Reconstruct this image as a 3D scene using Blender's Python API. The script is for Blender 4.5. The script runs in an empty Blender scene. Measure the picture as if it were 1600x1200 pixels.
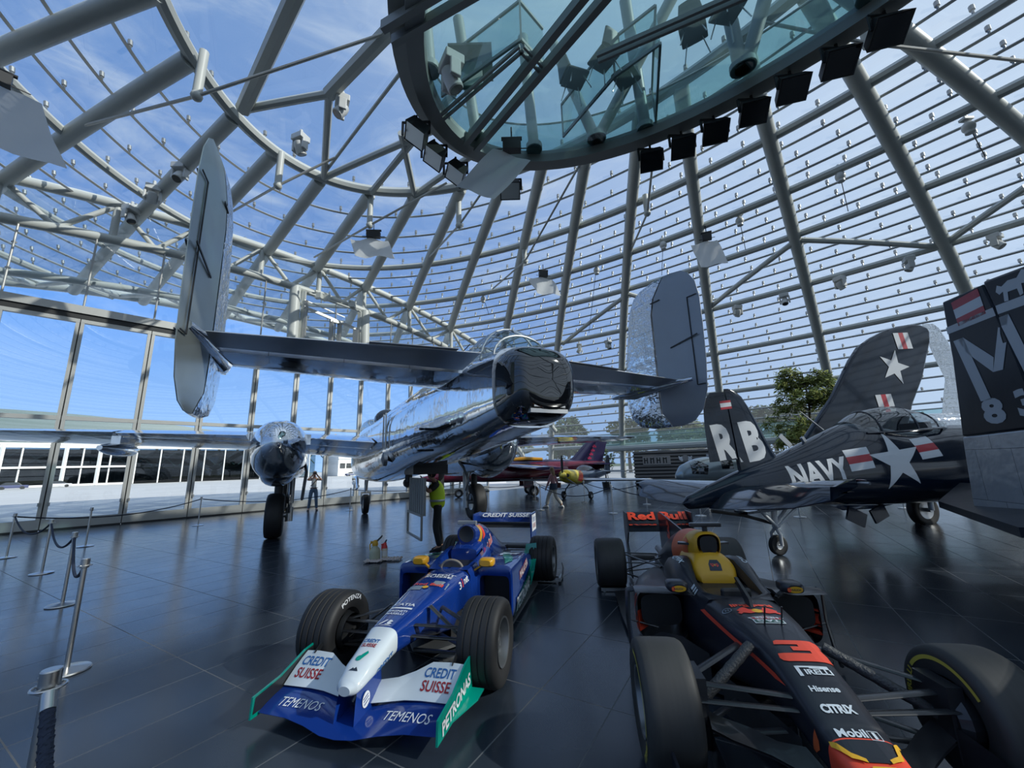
import bpy, bmesh, math, random
from mathutils import Vector, Matrix
from mathutils.bvhtree import BVHTree
random.seed(7)
PI = math.pi
C = bpy.context.scene.collection
S = bpy.context.scene
def V(*a): return Vector(a)

# ------------------------------------------------------------------ camera, sky, sun, exposure
CAM_H, F_PX, PITCH, ROLL = 1.76, 620.2, math.radians(11.68), math.radians(1.63)
cd = bpy.data.cameras.new('camera'); cam = bpy.data.objects.new('camera', cd); C.objects.link(cam)
fwd = V(0, math.cos(PITCH), math.sin(PITCH)); vup = V(0, -math.sin(PITCH), math.cos(PITCH)); rt = V(1, 0, 0)
cr, sr = math.cos(ROLL), math.sin(ROLL)
R_ = rt * cr - vup * sr; U_ = rt * sr + vup * cr
cam.matrix_world = Matrix(((R_.x, U_.x, -fwd.x, 0), (R_.y, U_.y, -fwd.y, 0), (R_.z, U_.z, -fwd.z, CAM_H), (0, 0, 0, 1)))
cd.sensor_width = 36.0; cd.lens = F_PX / 1600 * 36.0; cd.clip_start = 0.05; cd.clip_end = 3000
S.camera = cam

SUN_DIR = V(0.90, -0.30, 0.565).normalized()          # towards the sun
S.view_settings.view_transform = 'Standard'; S.view_settings.look = 'None'
S.view_settings.gamma = 1.0; S.view_settings.use_curve_mapping = False
S.view_settings.exposure = 1.15
S.cycles.use_denoising = True
S.cycles.max_bounces = 10; S.cycles.diffuse_bounces = 3; S.cycles.glossy_bounces = 4
S.cycles.transparent_max_bounces = 16; S.cycles.transmission_bounces = 4
S.cycles.caustics_reflective = False; S.cycles.caustics_refractive = False
S.cycles.sample_clamp_indirect = 4.0

w = bpy.data.worlds.new('sky'); S.world = w; w.use_nodes = True
nt = w.node_tree; nt.nodes.clear()
def wn(t, **k):
    n = nt.nodes.new(t)
    for a, b in k.items(): setattr(n, a, b)
    return n
# clear blue sky, deeper away from the sun, pale and hazy towards it, with thin streaky cirrus
L = nt.links.new
def mathn(op, a, b=None, clamp=False):
    n = wn('ShaderNodeMath', operation=op, use_clamp=clamp)
    for i, q in enumerate((a, b)):
        if q is None: continue
        if isinstance(q, (int, float)): n.inputs[i].default_value = q
        else: L(q, n.inputs[i])
    return n.outputs[0]
def ss(v, lo, hi):
    n = wn('ShaderNodeMapRange', interpolation_type='SMOOTHSTEP'); n.inputs['From Min'].default_value = lo; n.inputs['From Max'].default_value = hi; L(v, n.inputs[0]); return n.outputs[0]
def mixc(f, a, b):
    n = wn('ShaderNodeMix', data_type='RGBA')
    if isinstance(f, float): n.inputs[0].default_value = f
    else: L(f, n.inputs[0])
    for i, q in ((6, a), (7, b)):
        if isinstance(q, tuple): n.inputs[i].default_value = (*q, 1)
        else: L(q, n.inputs[i])
    return n.outputs[2]
tc = wn('ShaderNodeTexCoord'); sx = wn('ShaderNodeSeparateXYZ'); L(tc.outputs['Generated'], sx.inputs[0]); zc = sx.outputs['Z']
dt = wn('ShaderNodeVectorMath', operation='DOT_PRODUCT'); L(tc.outputs['Generated'], dt.inputs[0]); dt.inputs[1].default_value = tuple(SUN_DIR)
col = mixc(ss(zc, 0.0, 0.34), (0.225, 0.355, 0.575), (0.095, 0.222, 0.52)); col = mixc(ss(zc, 0.35, 0.9), col, (0.115, 0.225, 0.45))
col = mixc(mathn('MULTIPLY', ss(dt.outputs['Value'], -0.25, 0.85), 0.85), col, (0.56, 0.635, 0.73))
mp = wn('ShaderNodeMapping'); mp.inputs['Scale'].default_value = (1.0, 2.6, 5.5); mp.inputs['Rotation'].default_value = (0.1, 0.2, 0.7); L(tc.outputs['Generated'], mp.inputs['Vector'])
nz = wn('ShaderNodeTexNoise'); nz.inputs['Scale'].default_value = 2.4; nz.inputs['Detail'].default_value = 9; nz.inputs['Roughness'].default_value = 0.62; nz.inputs['Distortion'].default_value = 0.7; L(mp.outputs[0], nz.inputs['Vector'])
cl = mathn('MULTIPLY', mathn('MULTIPLY', ss(nz.outputs['Fac'], 0.42, 0.78), 0.62), ss(zc, 0.10, 0.5))
col = mixc(cl, col, (0.52, 0.58, 0.66))
bg = wn('ShaderNodeBackground'); bg.inputs['Strength'].default_value = 0.97; L(col, bg.inputs['Color'])
wo = wn('ShaderNodeOutputWorld'); L(bg.outputs[0], wo.inputs[0])
sd = bpy.data.lights.new('sun', 'SUN'); sd.energy = 3.2; sd.angle = math.radians(0.6); sd.color = (1.0, 0.93, 0.82)
sun = bpy.data.objects.new('sun', sd); C.objects.link(sun); sun.rotation_euler = SUN_DIR.to_track_quat('Z', 'Y').to_euler()

# ------------------------------------------------------------------ materials
MATS = {}
def mat(name, col=(0.5, 0.5, 0.5), rough=0.5, metal=0.0, bump=0.0, bscale=20.0, var=0.0, vscale=4.0, coat=0.0, spec=0.5, emit=0.0, stretch=None):
    if name in MATS: return MATS[name]
    m = bpy.data.materials.new(name); m.use_nodes = True; MATS[name] = m
    t = m.node_tree; b = t.nodes['Principled BSDF']
    b.inputs['Base Color'].default_value = (*col, 1); b.inputs['Roughness'].default_value = rough; b.inputs['Metallic'].default_value = metal
    b.inputs['Coat Weight'].default_value = coat; b.inputs['Specular IOR Level'].default_value = spec; b.inputs['Coat Roughness'].default_value = 0.05
    if emit: b.inputs['Emission Color'].default_value = (*col, 1); b.inputs['Emission Strength'].default_value = emit
    co = t.nodes.new('ShaderNodeTexCoord'); src = co.outputs['Object']
    if stretch:
        mm = t.nodes.new('ShaderNodeMapping'); mm.inputs['Scale'].default_value = stretch; t.links.new(src, mm.inputs['Vector']); src = mm.outputs[0]
    n = t.nodes.new('ShaderNodeTexNoise'); n.inputs['Scale'].default_value = vscale; n.inputs['Detail'].default_value = 4
    t.links.new(src, n.inputs['Vector'])
    va = max(var, 0.03)
    r = t.nodes.new('ShaderNodeMapRange'); r.inputs['To Min'].default_value = 1 - va; r.inputs['To Max'].default_value = 1 + va
    t.links.new(n.outputs['Fac'], r.inputs['Value'])
    mu = t.nodes.new('ShaderNodeMix'); mu.data_type = 'RGBA'; mu.blend_type = 'MULTIPLY'; mu.inputs[0].default_value = 1
    mu.inputs[6].default_value = (*col, 1); t.links.new(r.outputs[0], mu.inputs[7]); t.links.new(mu.outputs[2], b.inputs['Base Color'])
    if bump:
        n2 = t.nodes.new('ShaderNodeTexNoise'); n2.inputs['Scale'].default_value = bscale; n2.inputs['Detail'].default_value = 3
        t.links.new(src, n2.inputs['Vector'])
        bp = t.nodes.new('ShaderNodeBump'); bp.inputs['Strength'].default_value = bump; bp.inputs['Distance'].default_value = 0.02
        t.links.new(n2.outputs['Fac'], bp.inputs['Height']); t.links.new(bp.outputs[0], b.inputs['Normal'])
    return m
def glass(name, tint=(0.8, 0.88, 0.9), refl=0.06, grey=0.0, power=3.0, rough=0.0, film=0.0, filmcol=(0.7, 0.8, 0.8)):
    """thin sheet glass: tinted see-through plus a fresnel mirror; film adds a little frosted (fritted) scatter"""
    m = bpy.data.materials.new(name); m.use_nodes = True; MATS[name] = m
    t = m.node_tree; t.nodes.clear(); o = t.nodes.new('ShaderNodeOutputMaterial')
    tr = t.nodes.new('ShaderNodeBsdfTransparent'); tr.inputs[0].default_value = (*tint, 1)
    gl = t.nodes.new('ShaderNodeBsdfGlossy'); gl.inputs['Roughness'].default_value = rough
    lw = t.nodes.new('ShaderNodeLayerWeight'); lw.inputs[0].default_value = 0.5
    pw = t.nodes.new('ShaderNodeMath'); pw.operation = 'POWER'; pw.inputs[1].default_value = power; t.links.new(lw.outputs['Facing'], pw.inputs[0])
    mr = t.nodes.new('ShaderNodeMapRange'); mr.inputs['To Min'].default_value = refl; mr.inputs['To Max'].default_value = 0.85; t.links.new(pw.outputs[0], mr.inputs[0])
    mx = t.nodes.new('ShaderNodeMixShader'); t.links.new(mr.outputs[0], mx.inputs[0]); t.links.new(tr.outputs[0], mx.inputs[1]); t.links.new(gl.outputs[0], mx.inputs[2])
    last = mx
    if film:
        tl = t.nodes.new('ShaderNodeBsdfTranslucent'); tl.inputs[0].default_value = (*filmcol, 1)
        m2 = t.nodes.new('ShaderNodeMixShader'); m2.inputs[0].default_value = film
        t.links.new(mx.outputs[0], m2.inputs[1]); t.links.new(tl.outputs[0], m2.inputs[2]); last = m2
    t.links.new(last.outputs[0], o.inputs[0])
    return m

# ------------------------------------------------------------------ mesh helpers
class MB:
    def __init__(s): s.v = []; s.f = []; s.m = []
    def add(s, vs, fs, mi=0):
        k = len(s.v); s.v += [tuple(x) for x in vs]
        for f in fs: s.f.append(tuple(i + k for i in f)); s.m.append(mi)
        return s
    def box(s, c, d, mi=0, M=None):
        x, y, z = d[0] / 2, d[1] / 2, d[2] / 2
        vs = [V(a * x, b * y, e * z) for a in (-1, 1) for b in (-1, 1) for e in (-1, 1)]
        if M is not None: vs = [M @ q for q in vs]
        c = V(*c)
        return s.add([q + c for q in vs], [(0, 1, 3, 2), (4, 6, 7, 5), (0, 4, 5, 1), (2, 3, 7, 6), (0, 2, 6, 4), (1, 5, 7, 3)], mi)
    def bar(s, a, b, wx, wz, mi=0, up=(0, 0, 1)):
        a, b = V(*a), V(*b); d = (b - a).normalized(); u = V(*up)
        if abs(d.dot(u)) > 0.99: u = V(1, 0, 0)
        r = d.cross(u).normalized(); u = r.cross(d)
        vs = [p + r * i * wx / 2 + u * j * wz / 2 for p in (a, b) for i, j in ((-1, -1), (1, -1), (1, 1), (-1, 1))]
        return s.add(vs, [(3, 2, 1, 0), (4, 5, 6, 7), (0, 1, 5, 4), (1, 2, 6, 5), (2, 3, 7, 6), (3, 0, 4, 7)], mi)
    def tube(s, pts, r, seg=10, closed=False, mi=0, caps=True, flat=1.0, up=(0, 0, 1)):
        P = [V(*q) for q in pts]; n = len(P); R = r if isinstance(r, (list, tuple)) else [r] * n
        vs = []; u0 = None
        for i in range(n):
            if closed: d = P[(i + 1) % n] - P[i - 1]
            else: d = P[min(i + 1, n - 1)] - P[max(i - 1, 0)]
            d.normalize()
            if u0 is None:
                u = V(*up)
                if abs(u.dot(d)) > 0.98: u = V(1, 0, 0) if abs(d.x) < .9 else V(0, 1, 0)
            else: u = u0
            rr = d.cross(u).normalized(); u = rr.cross(d); u0 = u
            for k in range(seg):
                a = 2 * PI * k / seg
                vs.append(P[i] + rr * math.cos(a) * R[i] + u * math.sin(a) * R[i] * flat)
        fs = []
        for i in range(n if closed else n - 1):
            j = (i + 1) % n
            for k in range(seg): l = (k + 1) % seg; fs.append((i * seg + k, i * seg + l, j * seg + l, j * seg + k))
        if caps and not closed: fs.append(tuple(range(seg - 1, -1, -1))); fs.append(tuple((n - 1) * seg + k for k in range(seg)))
        return s.add(vs, fs, mi)
    def cyl(s, a, b, r0, r1=None, seg=16, mi=0): return s.tube([a, b], [r0, r0 if r1 is None else r1], seg, mi=mi)
    def loft(s, secs, closed=True, caps=True, mi=0):
        n = len(secs[0]); vs = [q for sec in secs for q in sec]; fs = []
        for i in range(len(secs) - 1):
            for k in range(n if closed else n - 1):
                l = (k + 1) % n; fs.append((i * n + k, i * n + l, (i + 1) * n + l, (i + 1) * n + k))
        if caps and closed: fs.append(tuple(range(n - 1, -1, -1))); fs.append(tuple((len(secs) - 1) * n + k for k in range(n)))
        return s.add(vs, fs, mi)
    def lathe(s, prof, o=(0, 0, 0), ax=(0, 0, 1), seg=24, mi=0, mis=None, caps=False, arc=(0, 2 * PI)):
        ax = V(*ax).normalized(); u = V(0, 0, 1) if abs(ax.z) < .9 else V(1, 0, 0); r = ax.cross(u).normalized(); u = r.cross(ax); o = V(*o)
        full = abs(arc[1] - arc[0] - 2 * PI) < 1e-6; m = seg if full else seg + 1
        vs = []
        for (rad, t) in prof:
            for k in range(m):
                a = arc[0] + (arc[1] - arc[0]) * k / seg; vs.append(o + ax * t + (r * math.cos(a) + u * math.sin(a)) * rad)
        base = len(s.v); s.v += [tuple(q) for q in vs]
        for i in range(len(prof) - 1):
            for k in range(seg):
                l = (k + 1) % m
                s.f.append((base + i * m + k, base + i * m + l, base + (i + 1) * m + l, base + (i + 1) * m + k)); s.m.append(mis[i] if mis else mi)
        if caps:
            s.f.append(tuple(base + k for k in range(m - 1, -1, -1))); s.m.append(mis[0] if mis else mi)
            s.f.append(tuple(base + (len(prof) - 1) * m + k for k in range(m))); s.m.append(mis[-1] if mis else mi)
        return s
    def prism(s, poly, o, u, v, th, mi=0, mid=True):
        """a 2-D outline with thickness th across its plane"""
        o, u, v = V(*o), V(*u), V(*v); n = u.cross(v).normalized(); k = len(poly)
        sh = -th / 2 if mid else 0.0
        vs = [o + u * a + v * b + n * sh for a, b in poly] + [o + u * a + v * b + n * (sh + th) for a, b in poly]
        fs = [tuple(range(k - 1, -1, -1)), tuple(range(k, 2 * k))] + [(i, (i + 1) % k, k + (i + 1) % k, k + i) for i in range(k)]
        return s.add(vs, fs, mi)
    def ball(s, c, r, seg=16, rings=10, mi=0):
        r = r if isinstance(r, (tuple, list)) else (r, r, r); c = V(*c); vs = []; fs = []
        for i in range(rings + 1):
            th = PI * i / rings
            for k in range(seg):
                a = 2 * PI * k / seg; vs.append(c + V(r[0] * math.sin(th) * math.cos(a), r[1] * math.sin(th) * math.sin(a), r[2] * math.cos(th)))
        for i in range(rings):
            for k in range(seg): l = (k + 1) % seg; fs.append((i * seg + k, (i + 1) * seg + k, (i + 1) * seg + l, i * seg + l))
        return s.add(vs, fs, mi)
    def xf(s, M): s.v = [tuple(M @ V(*q)) for q in s.v]; return s
    def mesh(s, name, mats, smooth=True, ang=40):
        me = bpy.data.meshes.new(name); me.from_pydata(s.v, [], s.f)
        for m in (mats if isinstance(mats, (list, tuple)) else [mats]): me.materials.append(m)
        me.polygons.foreach_set('material_index', s.m)
        bm = bmesh.new(); bm.from_mesh(me); bmesh.ops.remove_doubles(bm, verts=bm.verts, dist=1e-5); bmesh.ops.recalc_face_normals(bm, faces=bm.faces); bm.to_mesh(me); bm.free()
        if smooth:
            me.polygons.foreach_set('use_smooth', [True] * len(me.polygons)); me.set_sharp_from_angle(angle=math.radians(ang))
        me.update(); return me
    def build(s, name, mats, parent=None, smooth=True, ang=40, bevel=0.0, sub=0):
        o = bpy.data.objects.new(name, s.mesh(name, mats, smooth, ang)); C.objects.link(o)
        if parent is not None: o.parent = parent
        if bevel:
            b = o.modifiers.new('bevel', 'BEVEL'); b.width = bevel; b.segments = 2; b.limit_method = 'ANGLE'; b.angle_limit = math.radians(40); b.harden_normals = False
        if sub:
            b = o.modifiers.new('sub', 'SUBSURF'); b.levels = sub; b.render_levels = sub
        return o
def tag(o, label, cat, group=None, kind=None):
    o['label'] = label; o['category'] = cat
    if group: o['group'] = group
    if kind: o['kind'] = kind
    return o
def root(name, label, cat, loc=(0, 0, 0), rot=(0, 0, 0), group=None, kind=None):
    o = bpy.data.objects.new(name, None); C.objects.link(o); o.location = loc; o.rotation_euler = rot; o.empty_display_size = 0.2
    return tag(o, label, cat, group, kind)
def dup(r, loc, rot=None, label=None, group=None):
    n = r.copy(); C.objects.link(n); n.location = loc
    if rot is not None: n.rotation_euler = rot
    if label: n['label'] = label
    if group: n['group'] = group
    for ch in list(r.children):
        c = ch.copy(); C.objects.link(c); c.parent = n
        for g in list(ch.children):
            k = g.copy(); C.objects.link(k); k.parent = c
    return n
def sec(x, yc, zc, w, hu, hd=None, n=2.5, seg=28):
    """superellipse ring across x: half width w, half heights up/down"""
    hd = hu if hd is None else hd; out = []
    for k in range(seg):
        a = 2 * PI * k / seg; c, s_ = math.cos(a), math.sin(a)
        y = math.copysign(abs(c) ** (2 / n), c) * w; z = math.copysign(abs(s_) ** (2 / n), s_); z *= hu if z > 0 else hd
        out.append(V(x, yc + y, zc + z))
    return out
def lerp_secs(keys, m, **kw):
    """keys: (x,yc,zc,w,hu,hd,n) rows; smooth (Catmull-Rom) resample to m rings"""
    out = []; n = len(keys)
    for i in range(m):
        t = i / (m - 1) * (n - 1); k = min(int(t), n - 2); f = t - k
        p = [keys[max(k - 1, 0)], keys[k], keys[k + 1], keys[min(k + 2, n - 1)]]
        row = []
        for j in range(len(keys[0])):
            a, b, c, d = (q[j] for q in p)
            if j == 0: row.append(b + (c - b) * f); continue
            m0 = (c - a) * .5 if p[0] is not p[1] else (c - b); m1 = (d - b) * .5 if p[3] is not p[2] else (c - b)
            row.append((2 * f**3 - 3 * f**2 + 1) * b + (f**3 - 2 * f**2 + f) * m0 + (-2 * f**3 + 3 * f**2) * c + (f**3 - f**2) * m1)
        out.append(sec(row[0], row[1], row[2], max(row[3], .002), max(row[4], .002), max(row[5], .002), max(row[6], 1.2), **kw))
    return out
# ---- lettering and emblems laid on a body
TXT = {}
def txt(s, bold=0.0, shear=0.0):
    k = (s, bold, shear)
    if k not in TXT:
        cu = bpy.data.curves.new('letters', 'FONT'); cu.body = s; cu.offset = bold; cu.shear = shear; cu.align_x = 'CENTER'; cu.align_y = 'CENTER'; cu.resolution_u = 3
        ob = bpy.data.objects.new('letters', cu); me = ob.to_mesh()
        vs = [(v.co.x, v.co.y) for v in me.vertices]; fs = [tuple(p.vertices) for p in me.polygons]
        ob.to_mesh_clear(); bpy.data.objects.remove(ob); bpy.data.curves.remove(cu)
        x0, x1 = min(v[0] for v in vs), max(v[0] for v in vs); y0, y1 = min(v[1] for v in vs), max(v[1] for v in vs)
        TXT[k] = ([(a - (x0 + x1) / 2, b - (y0 + y1) / 2) for a, b in vs], fs, x1 - x0, y1 - y0)
    return TXT[k]
def shape(polys):
    vs = []; fs = []
    for p in polys: fs.append(tuple(range(len(vs), len(vs) + len(p)))); vs += p
    return vs, fs
def rect(a, b, c, d): return [(a, b), (c, b), (c, d), (a, d)]
def disc(x, y, r, ry=None, n=24): return [(x + r * math.cos(2 * PI * k / n), y + (ry or r) * math.sin(2 * PI * k / n)) for k in range(n)]
def star(r, rot=0.0, x=0, y=0): return [(x + (r if k % 2 == 0 else r * .382) * math.cos(PI / 2 + rot + k * PI / 5), y + (r if k % 2 == 0 else r * .382) * math.sin(PI / 2 + rot + k * PI / 5)) for k in range(10)]
def bvh(*obs):
    vs = []; fs = []
    for o in obs:
        k = len(vs); vs += [v.co.copy() for v in o.data.vertices]; fs += [tuple(i + k for i in p.vertices) for p in o.data.polygons]
    return BVHTree.FromPolygons(vs, fs)
def decal(name, shp, tree, o, u, v, m, parent, grid=0.06, eps=0.004, far=1.5, label=None, mis=None, keep=0.35):
    o, u, v = V(*o), V(*u).normalized(), V(*v).normalized(); n = u.cross(v).normalized()
    bm = bmesh.new(); vv = [bm.verts.new((a, b, 0)) for a, b in shp[0]]
    for i, f in enumerate(shp[1]):
        try:
            ff = bm.faces.new([vv[k] for k in f])
            if mis: ff.material_index = mis[i]
        except ValueError: pass
    bmesh.ops.triangulate(bm, faces=bm.faces[:])
    xs = [q[0] for q in shp[0]]; ys = [q[1] for q in shp[0]]
    if grid and tree:
        for ax, lo, hi in ((0, min(xs), max(xs)), (1, min(ys), max(ys))):
            k = math.ceil(lo / grid)
            while k * grid < hi:
                co = V(0, 0, 0); co[ax] = k * grid; no = V(0, 0, 0); no[ax] = 1
                bmesh.ops.bisect_plane(bm, geom=bm.verts[:] + bm.edges[:] + bm.faces[:], plane_co=co, plane_no=no); k += 1
    dead = []
    for q in bm.verts:
        P = o + u * q.co.x + v * q.co.y
        if tree:
            h, hn, _, _ = tree.ray_cast(P + n * far, -n, far + 3)
            if h is None: dead.append(q); continue
            if hn.dot(n) < 0: hn = -hn
            P = h + hn * eps
        else: P = P + n * eps
        q.co = P
    if dead: bmesh.ops.delete(bm, geom=dead, context='VERTS')
    me = bpy.data.meshes.new(name)
    bm.to_mesh(me); bm.free()
    for k in (m if isinstance(m, (list, tuple)) else [m]): me.materials.append(k)
    ob = bpy.data.objects.new(name, me); C.objects.link(ob); ob.parent = parent
    if label: ob['label'] = label
    return ob
def word(s, tree, o, u, v, width, m, parent, height=None, bold=0.0, shear=0.0, name='lettering', **k):
    vs, fs, w0, h0 = txt(s, bold, shear); sx = width / w0; sy = sx if height is None else height / h0
    return decal(name, ([(a * sx, b * sy) for a, b in vs], fs), tree, o, u, v, m, parent, **k)
# ------------------------------------------------------------------ the hall: floor, glazed dome, glass front
white = mat('tube_paint', (0.58, 0.60, 0.57), 0.42, var=0.04)
barm = mat('bar_paint', (0.46, 0.48, 0.48), 0.4)
alu = mat('mullion_metal', (0.42, 0.42, 0.40), 0.4, 0.45, var=0.06)
clampm = mat('clamp_metal', (0.17, 0.18, 0.18), 0.4, 0.8)
dark = mat('dark_gap', (0.012, 0.013, 0.014), 0.5)
black = mat('black_plastic', (0.015, 0.016, 0.018), 0.45)
steel = mat('brushed_steel', (0.55, 0.54, 0.52), 0.28, 1.0, var=0.06, vscale=30)
gl_roof = glass('roof_glass', (0.50, 0.545, 0.58), 0.04, film=0.05, filmcol=(0.75, 0.82, 0.84))
gl_front = glass('front_glass', (0.80, 0.87, 0.90), 0.09)
gl_teal = glass('platform_glass', (0.50, 0.68, 0.68), 0.05, film=0.10, filmcol=(0.45, 0.68, 0.66))

def floor_mat():
    m = bpy.data.materials.new('slate_tiles'); m.use_nodes = True; t = m.node_tree; b = t.nodes['Principled BSDF']
    co = t.nodes.new('ShaderNodeTexCoord'); mp = t.nodes.new('ShaderNodeMapping'); mp.inputs['Rotation'].default_value = (0, 0, math.radians(-59.5)); mp.inputs['Location'].default_value = (0.25, 0.03, 0)
    br = t.nodes.new('ShaderNodeTexBrick'); br.offset = 0.0; br.inputs['Scale'].default_value = 1.0
    br.inputs['Brick Width'].default_value = 1.15; br.inputs['Row Height'].default_value = 0.575; br.inputs['Mortar Size'].default_value = 0.005; br.inputs['Mortar Smooth'].default_value = 0.1; br.inputs['Bias'].default_value = -0.2
    br.inputs['Color1'].default_value = (0.022, 0.030, 0.042, 1); br.inputs['Color2'].default_value = (0.028, 0.037, 0.050, 1); br.inputs['Mortar'].default_value = (0.10, 0.105, 0.11, 1)
    n = t.nodes.new('ShaderNodeTexNoise'); n.inputs['Scale'].default_value = 2.5; n.inputs['Detail'].default_value = 6
    r = t.nodes.new('ShaderNodeMapRange'); r.inputs['To Min'].default_value = 0.15; r.inputs['To Max'].default_value = 0.27
    bp = t.nodes.new('ShaderNodeBump'); bp.inputs['Strength'].default_value = 0.12; bp.inputs['Distance'].default_value = 0.004
    n2 = t.nodes.new('ShaderNodeTexNoise'); n2.inputs['Scale'].default_value = 9; n2.inputs['Detail'].default_value = 2
    l = t.links.new
    l(co.outputs['Object'], mp.inputs[0]); l(mp.outputs[0], br.inputs['Vector']); l(br.outputs['Color'], b.inputs['Base Color']); l(co.outputs['Object'], n.inputs['Vector']); l(mp.outputs[0], n2.inputs['Vector'])
    l(n.outputs['Fac'], r.inputs['Value']); mrr = t.nodes.new('ShaderNodeMix'); l(br.outputs['Fac'], mrr.inputs[0]); l(r.outputs[0], mrr.inputs[2]); mrr.inputs[3].default_value = 0.85
    l(mrr.outputs[0], b.inputs['Roughness']); l(n2.outputs['Fac'], bp.inputs['Height']); l(bp.outputs[0], b.inputs['Normal'])
    b.inputs['Specular IOR Level'].default_value = 0.62
    return m
# the dome is an ellipsoid
DC, DT, DA, DB, DH, DZ = V(0.6, 6.01, 0), -0.74, 54.37, 31.51, 16.33, -2.1
ux, uy = V(math.cos(DT), math.sin(DT), 0), V(-math.sin(DT), math.cos(DT), 0)
FP, FD, FN = V(-12.48, 18.81, 0), V(0.67985, 0.73335, 0), V(-0.73335, 0.67985, 0)     # glass front: point, along, outward
OUT = 8.7
def dz(x, y):
    q = V(x, y, 0) - DC; k = 1 - (q.dot(ux) / DA) ** 2 - (q.dot(uy) / DB) ** 2
    return DZ + DH * math.sqrt(k) if k > 0 else -9
def dnorm(P):
    q = P - DC; a, b = q.dot(ux), q.dot(uy)
    return (ux * (a / DA ** 2) + uy * (b / DB ** 2) + V(0, 0, (P.z - DZ) / DH ** 2)).normalized()
def dpt(x, y, inn=0.0):
    P = V(x, y, dz(x, y)); return P - dnorm(P) * inn
def outd(P): return (P - FP).dot(FN)
def fpt(s_, z, o=0.0): return FP + FD * s_ + FN * o + V(0, 0, z)
def ring_pts(z, n=220, inn=0.0, lim=OUT):
    k = math.sqrt(max(0, 1 - ((z - DZ) / DH) ** 2)); pts = []
    for i in range(n):
        t = 2 * PI * i / n; P = DC + ux * (DA * k * math.cos(t)) + uy * (DB * k * math.sin(t)); P.z = z
        pts.append(P - dnorm(P) * inn)
    ok = [outd(p) < lim for p in pts]
    if all(ok): return pts, True
    st = next(i for i in range(n) if ok[i] and not ok[i - 1])
    out = []
    for i in range(n):
        if ok[(st + i) % n]: out.append(pts[(st + i) % n])
        else: break
    return out, False

b = MB(); b.add([(-60, -40, 0), (60, -40, 0), (60, 70, 0), (-60, 70, 0)], [(0, 1, 2, 3)])
fl = b.build('floor', floor_mat(), smooth=False)
def clip(o, p, n):
    bm = bmesh.new(); bm.from_mesh(o.data); bmesh.ops.bisect_plane(bm, geom=bm.verts[:] + bm.edges[:] + bm.faces[:], plane_co=p, plane_no=n, clear_outer=True); bm.to_mesh(o.data); bm.free()
clip(fl, FP + FN * 0.15, FN); tag(fl, 'dark slate blue tiled floor of the hall with thin pale joints', 'floor', kind='structure')
b = MB(); NA = 120; zs = [0.0, 1.8, 3.45, 5, 6.7, 7.8, 8.9, 9.8, 10.68, 11.3, 11.9, 12.63, 13.25, 13.6, 13.85, 14.05, 14.18, 14.229]
rows = []
for z in zs:
    k = math.sqrt(max(0, 1 - ((z - DZ) / DH) ** 2))
    rows.append([DC + ux * (DA * k * math.cos(2 * PI * i / NA)) + uy * (DB * k * math.sin(2 * PI * i / NA)) + V(0, 0, z) for i in range(NA)])
b.loft(rows, caps=False)
ce = b.build('ceiling', gl_roof); clip(ce, FP + FN * OUT, FN)
for pl in ce.data.polygons: pl.use_smooth = True
tag(ce, 'clear glass skin of the great curved dome overhead', 'ceiling', kind='structure')

# rings of the dome, each with its row of glass clamps, then the slim bars between them
def studs(b, pts, inn, hgt, step, r=0.022, closed=False):
    acc = 0.0
    for i in range(len(pts) - 1):
        a, c = pts[i], pts[i + 1]; d = (c - a).length
        while acc < d:
            P = a.lerp(c, acc / d); n = dnorm(P)
            if (P - V(0, 0, 1.7)).length < 48 and P.y > -6:
                b.cyl(P, P + n * hgt, r * .8, seg=6, mi=1); b.cyl(P + n * (hgt - .10), P + n * (hgt + .06), r * 1.45, seg=8, mi=1)
            acc += step
        acc -= d
RZ = [13.85, 13.25, 12.63, 11.9, 10.68, 8.9, 6.7, 3.45]
RN = ['highest', 'second', 'third', 'fourth', 'fifth', 'sixth', 'seventh', 'eighth and lowest']
for i, z in enumerate(RZ):
    pts, cl = ring_pts(z, inn=0.22); b = MB(); b.tube(pts, 0.16 if i else 0.2, 8, closed=cl)
    studs(b, pts, 0.2, 0.46, 1.15, 0.042)
    tag(b.build('roof_ring', [white, clampm]), f'grey tubular ring beam of the glass dome, {RN[i]} ring from the top', 'roof beam', 'ring beams of the dome', 'structure')
gaps = [(13.85, 13.25, 3), (13.25, 12.63, 3), (12.63, 11.9, 3), (11.9, 10.68, 4), (10.68, 8.9, 4), (8.9, 6.7, 4), (6.7, 3.45, 4), (3.45, 0.0, 2)]
bn = 0
for z0, z1, n in gaps:
    for j in range(1, n + 1):
        f = j / (n + 1); 
        z = z0 + (z1 - z0) * f
        pts, cl = ring_pts(z, inn=0.13); b = MB()
        m = len(pts)
        b.tube(pts, 0.055, 4, closed=cl); studs(b, pts, 0.1, 0.27, 1.25, 0.04)
        bn += 1
        tag(b.build('glazing_bar', [barm, clampm], smooth=False), f'slim horizontal glazing bar with glass clamps round the dome, bar {bn} from the top', 'glazing bar', 'glazing bars of the dome', 'structure')
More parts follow.
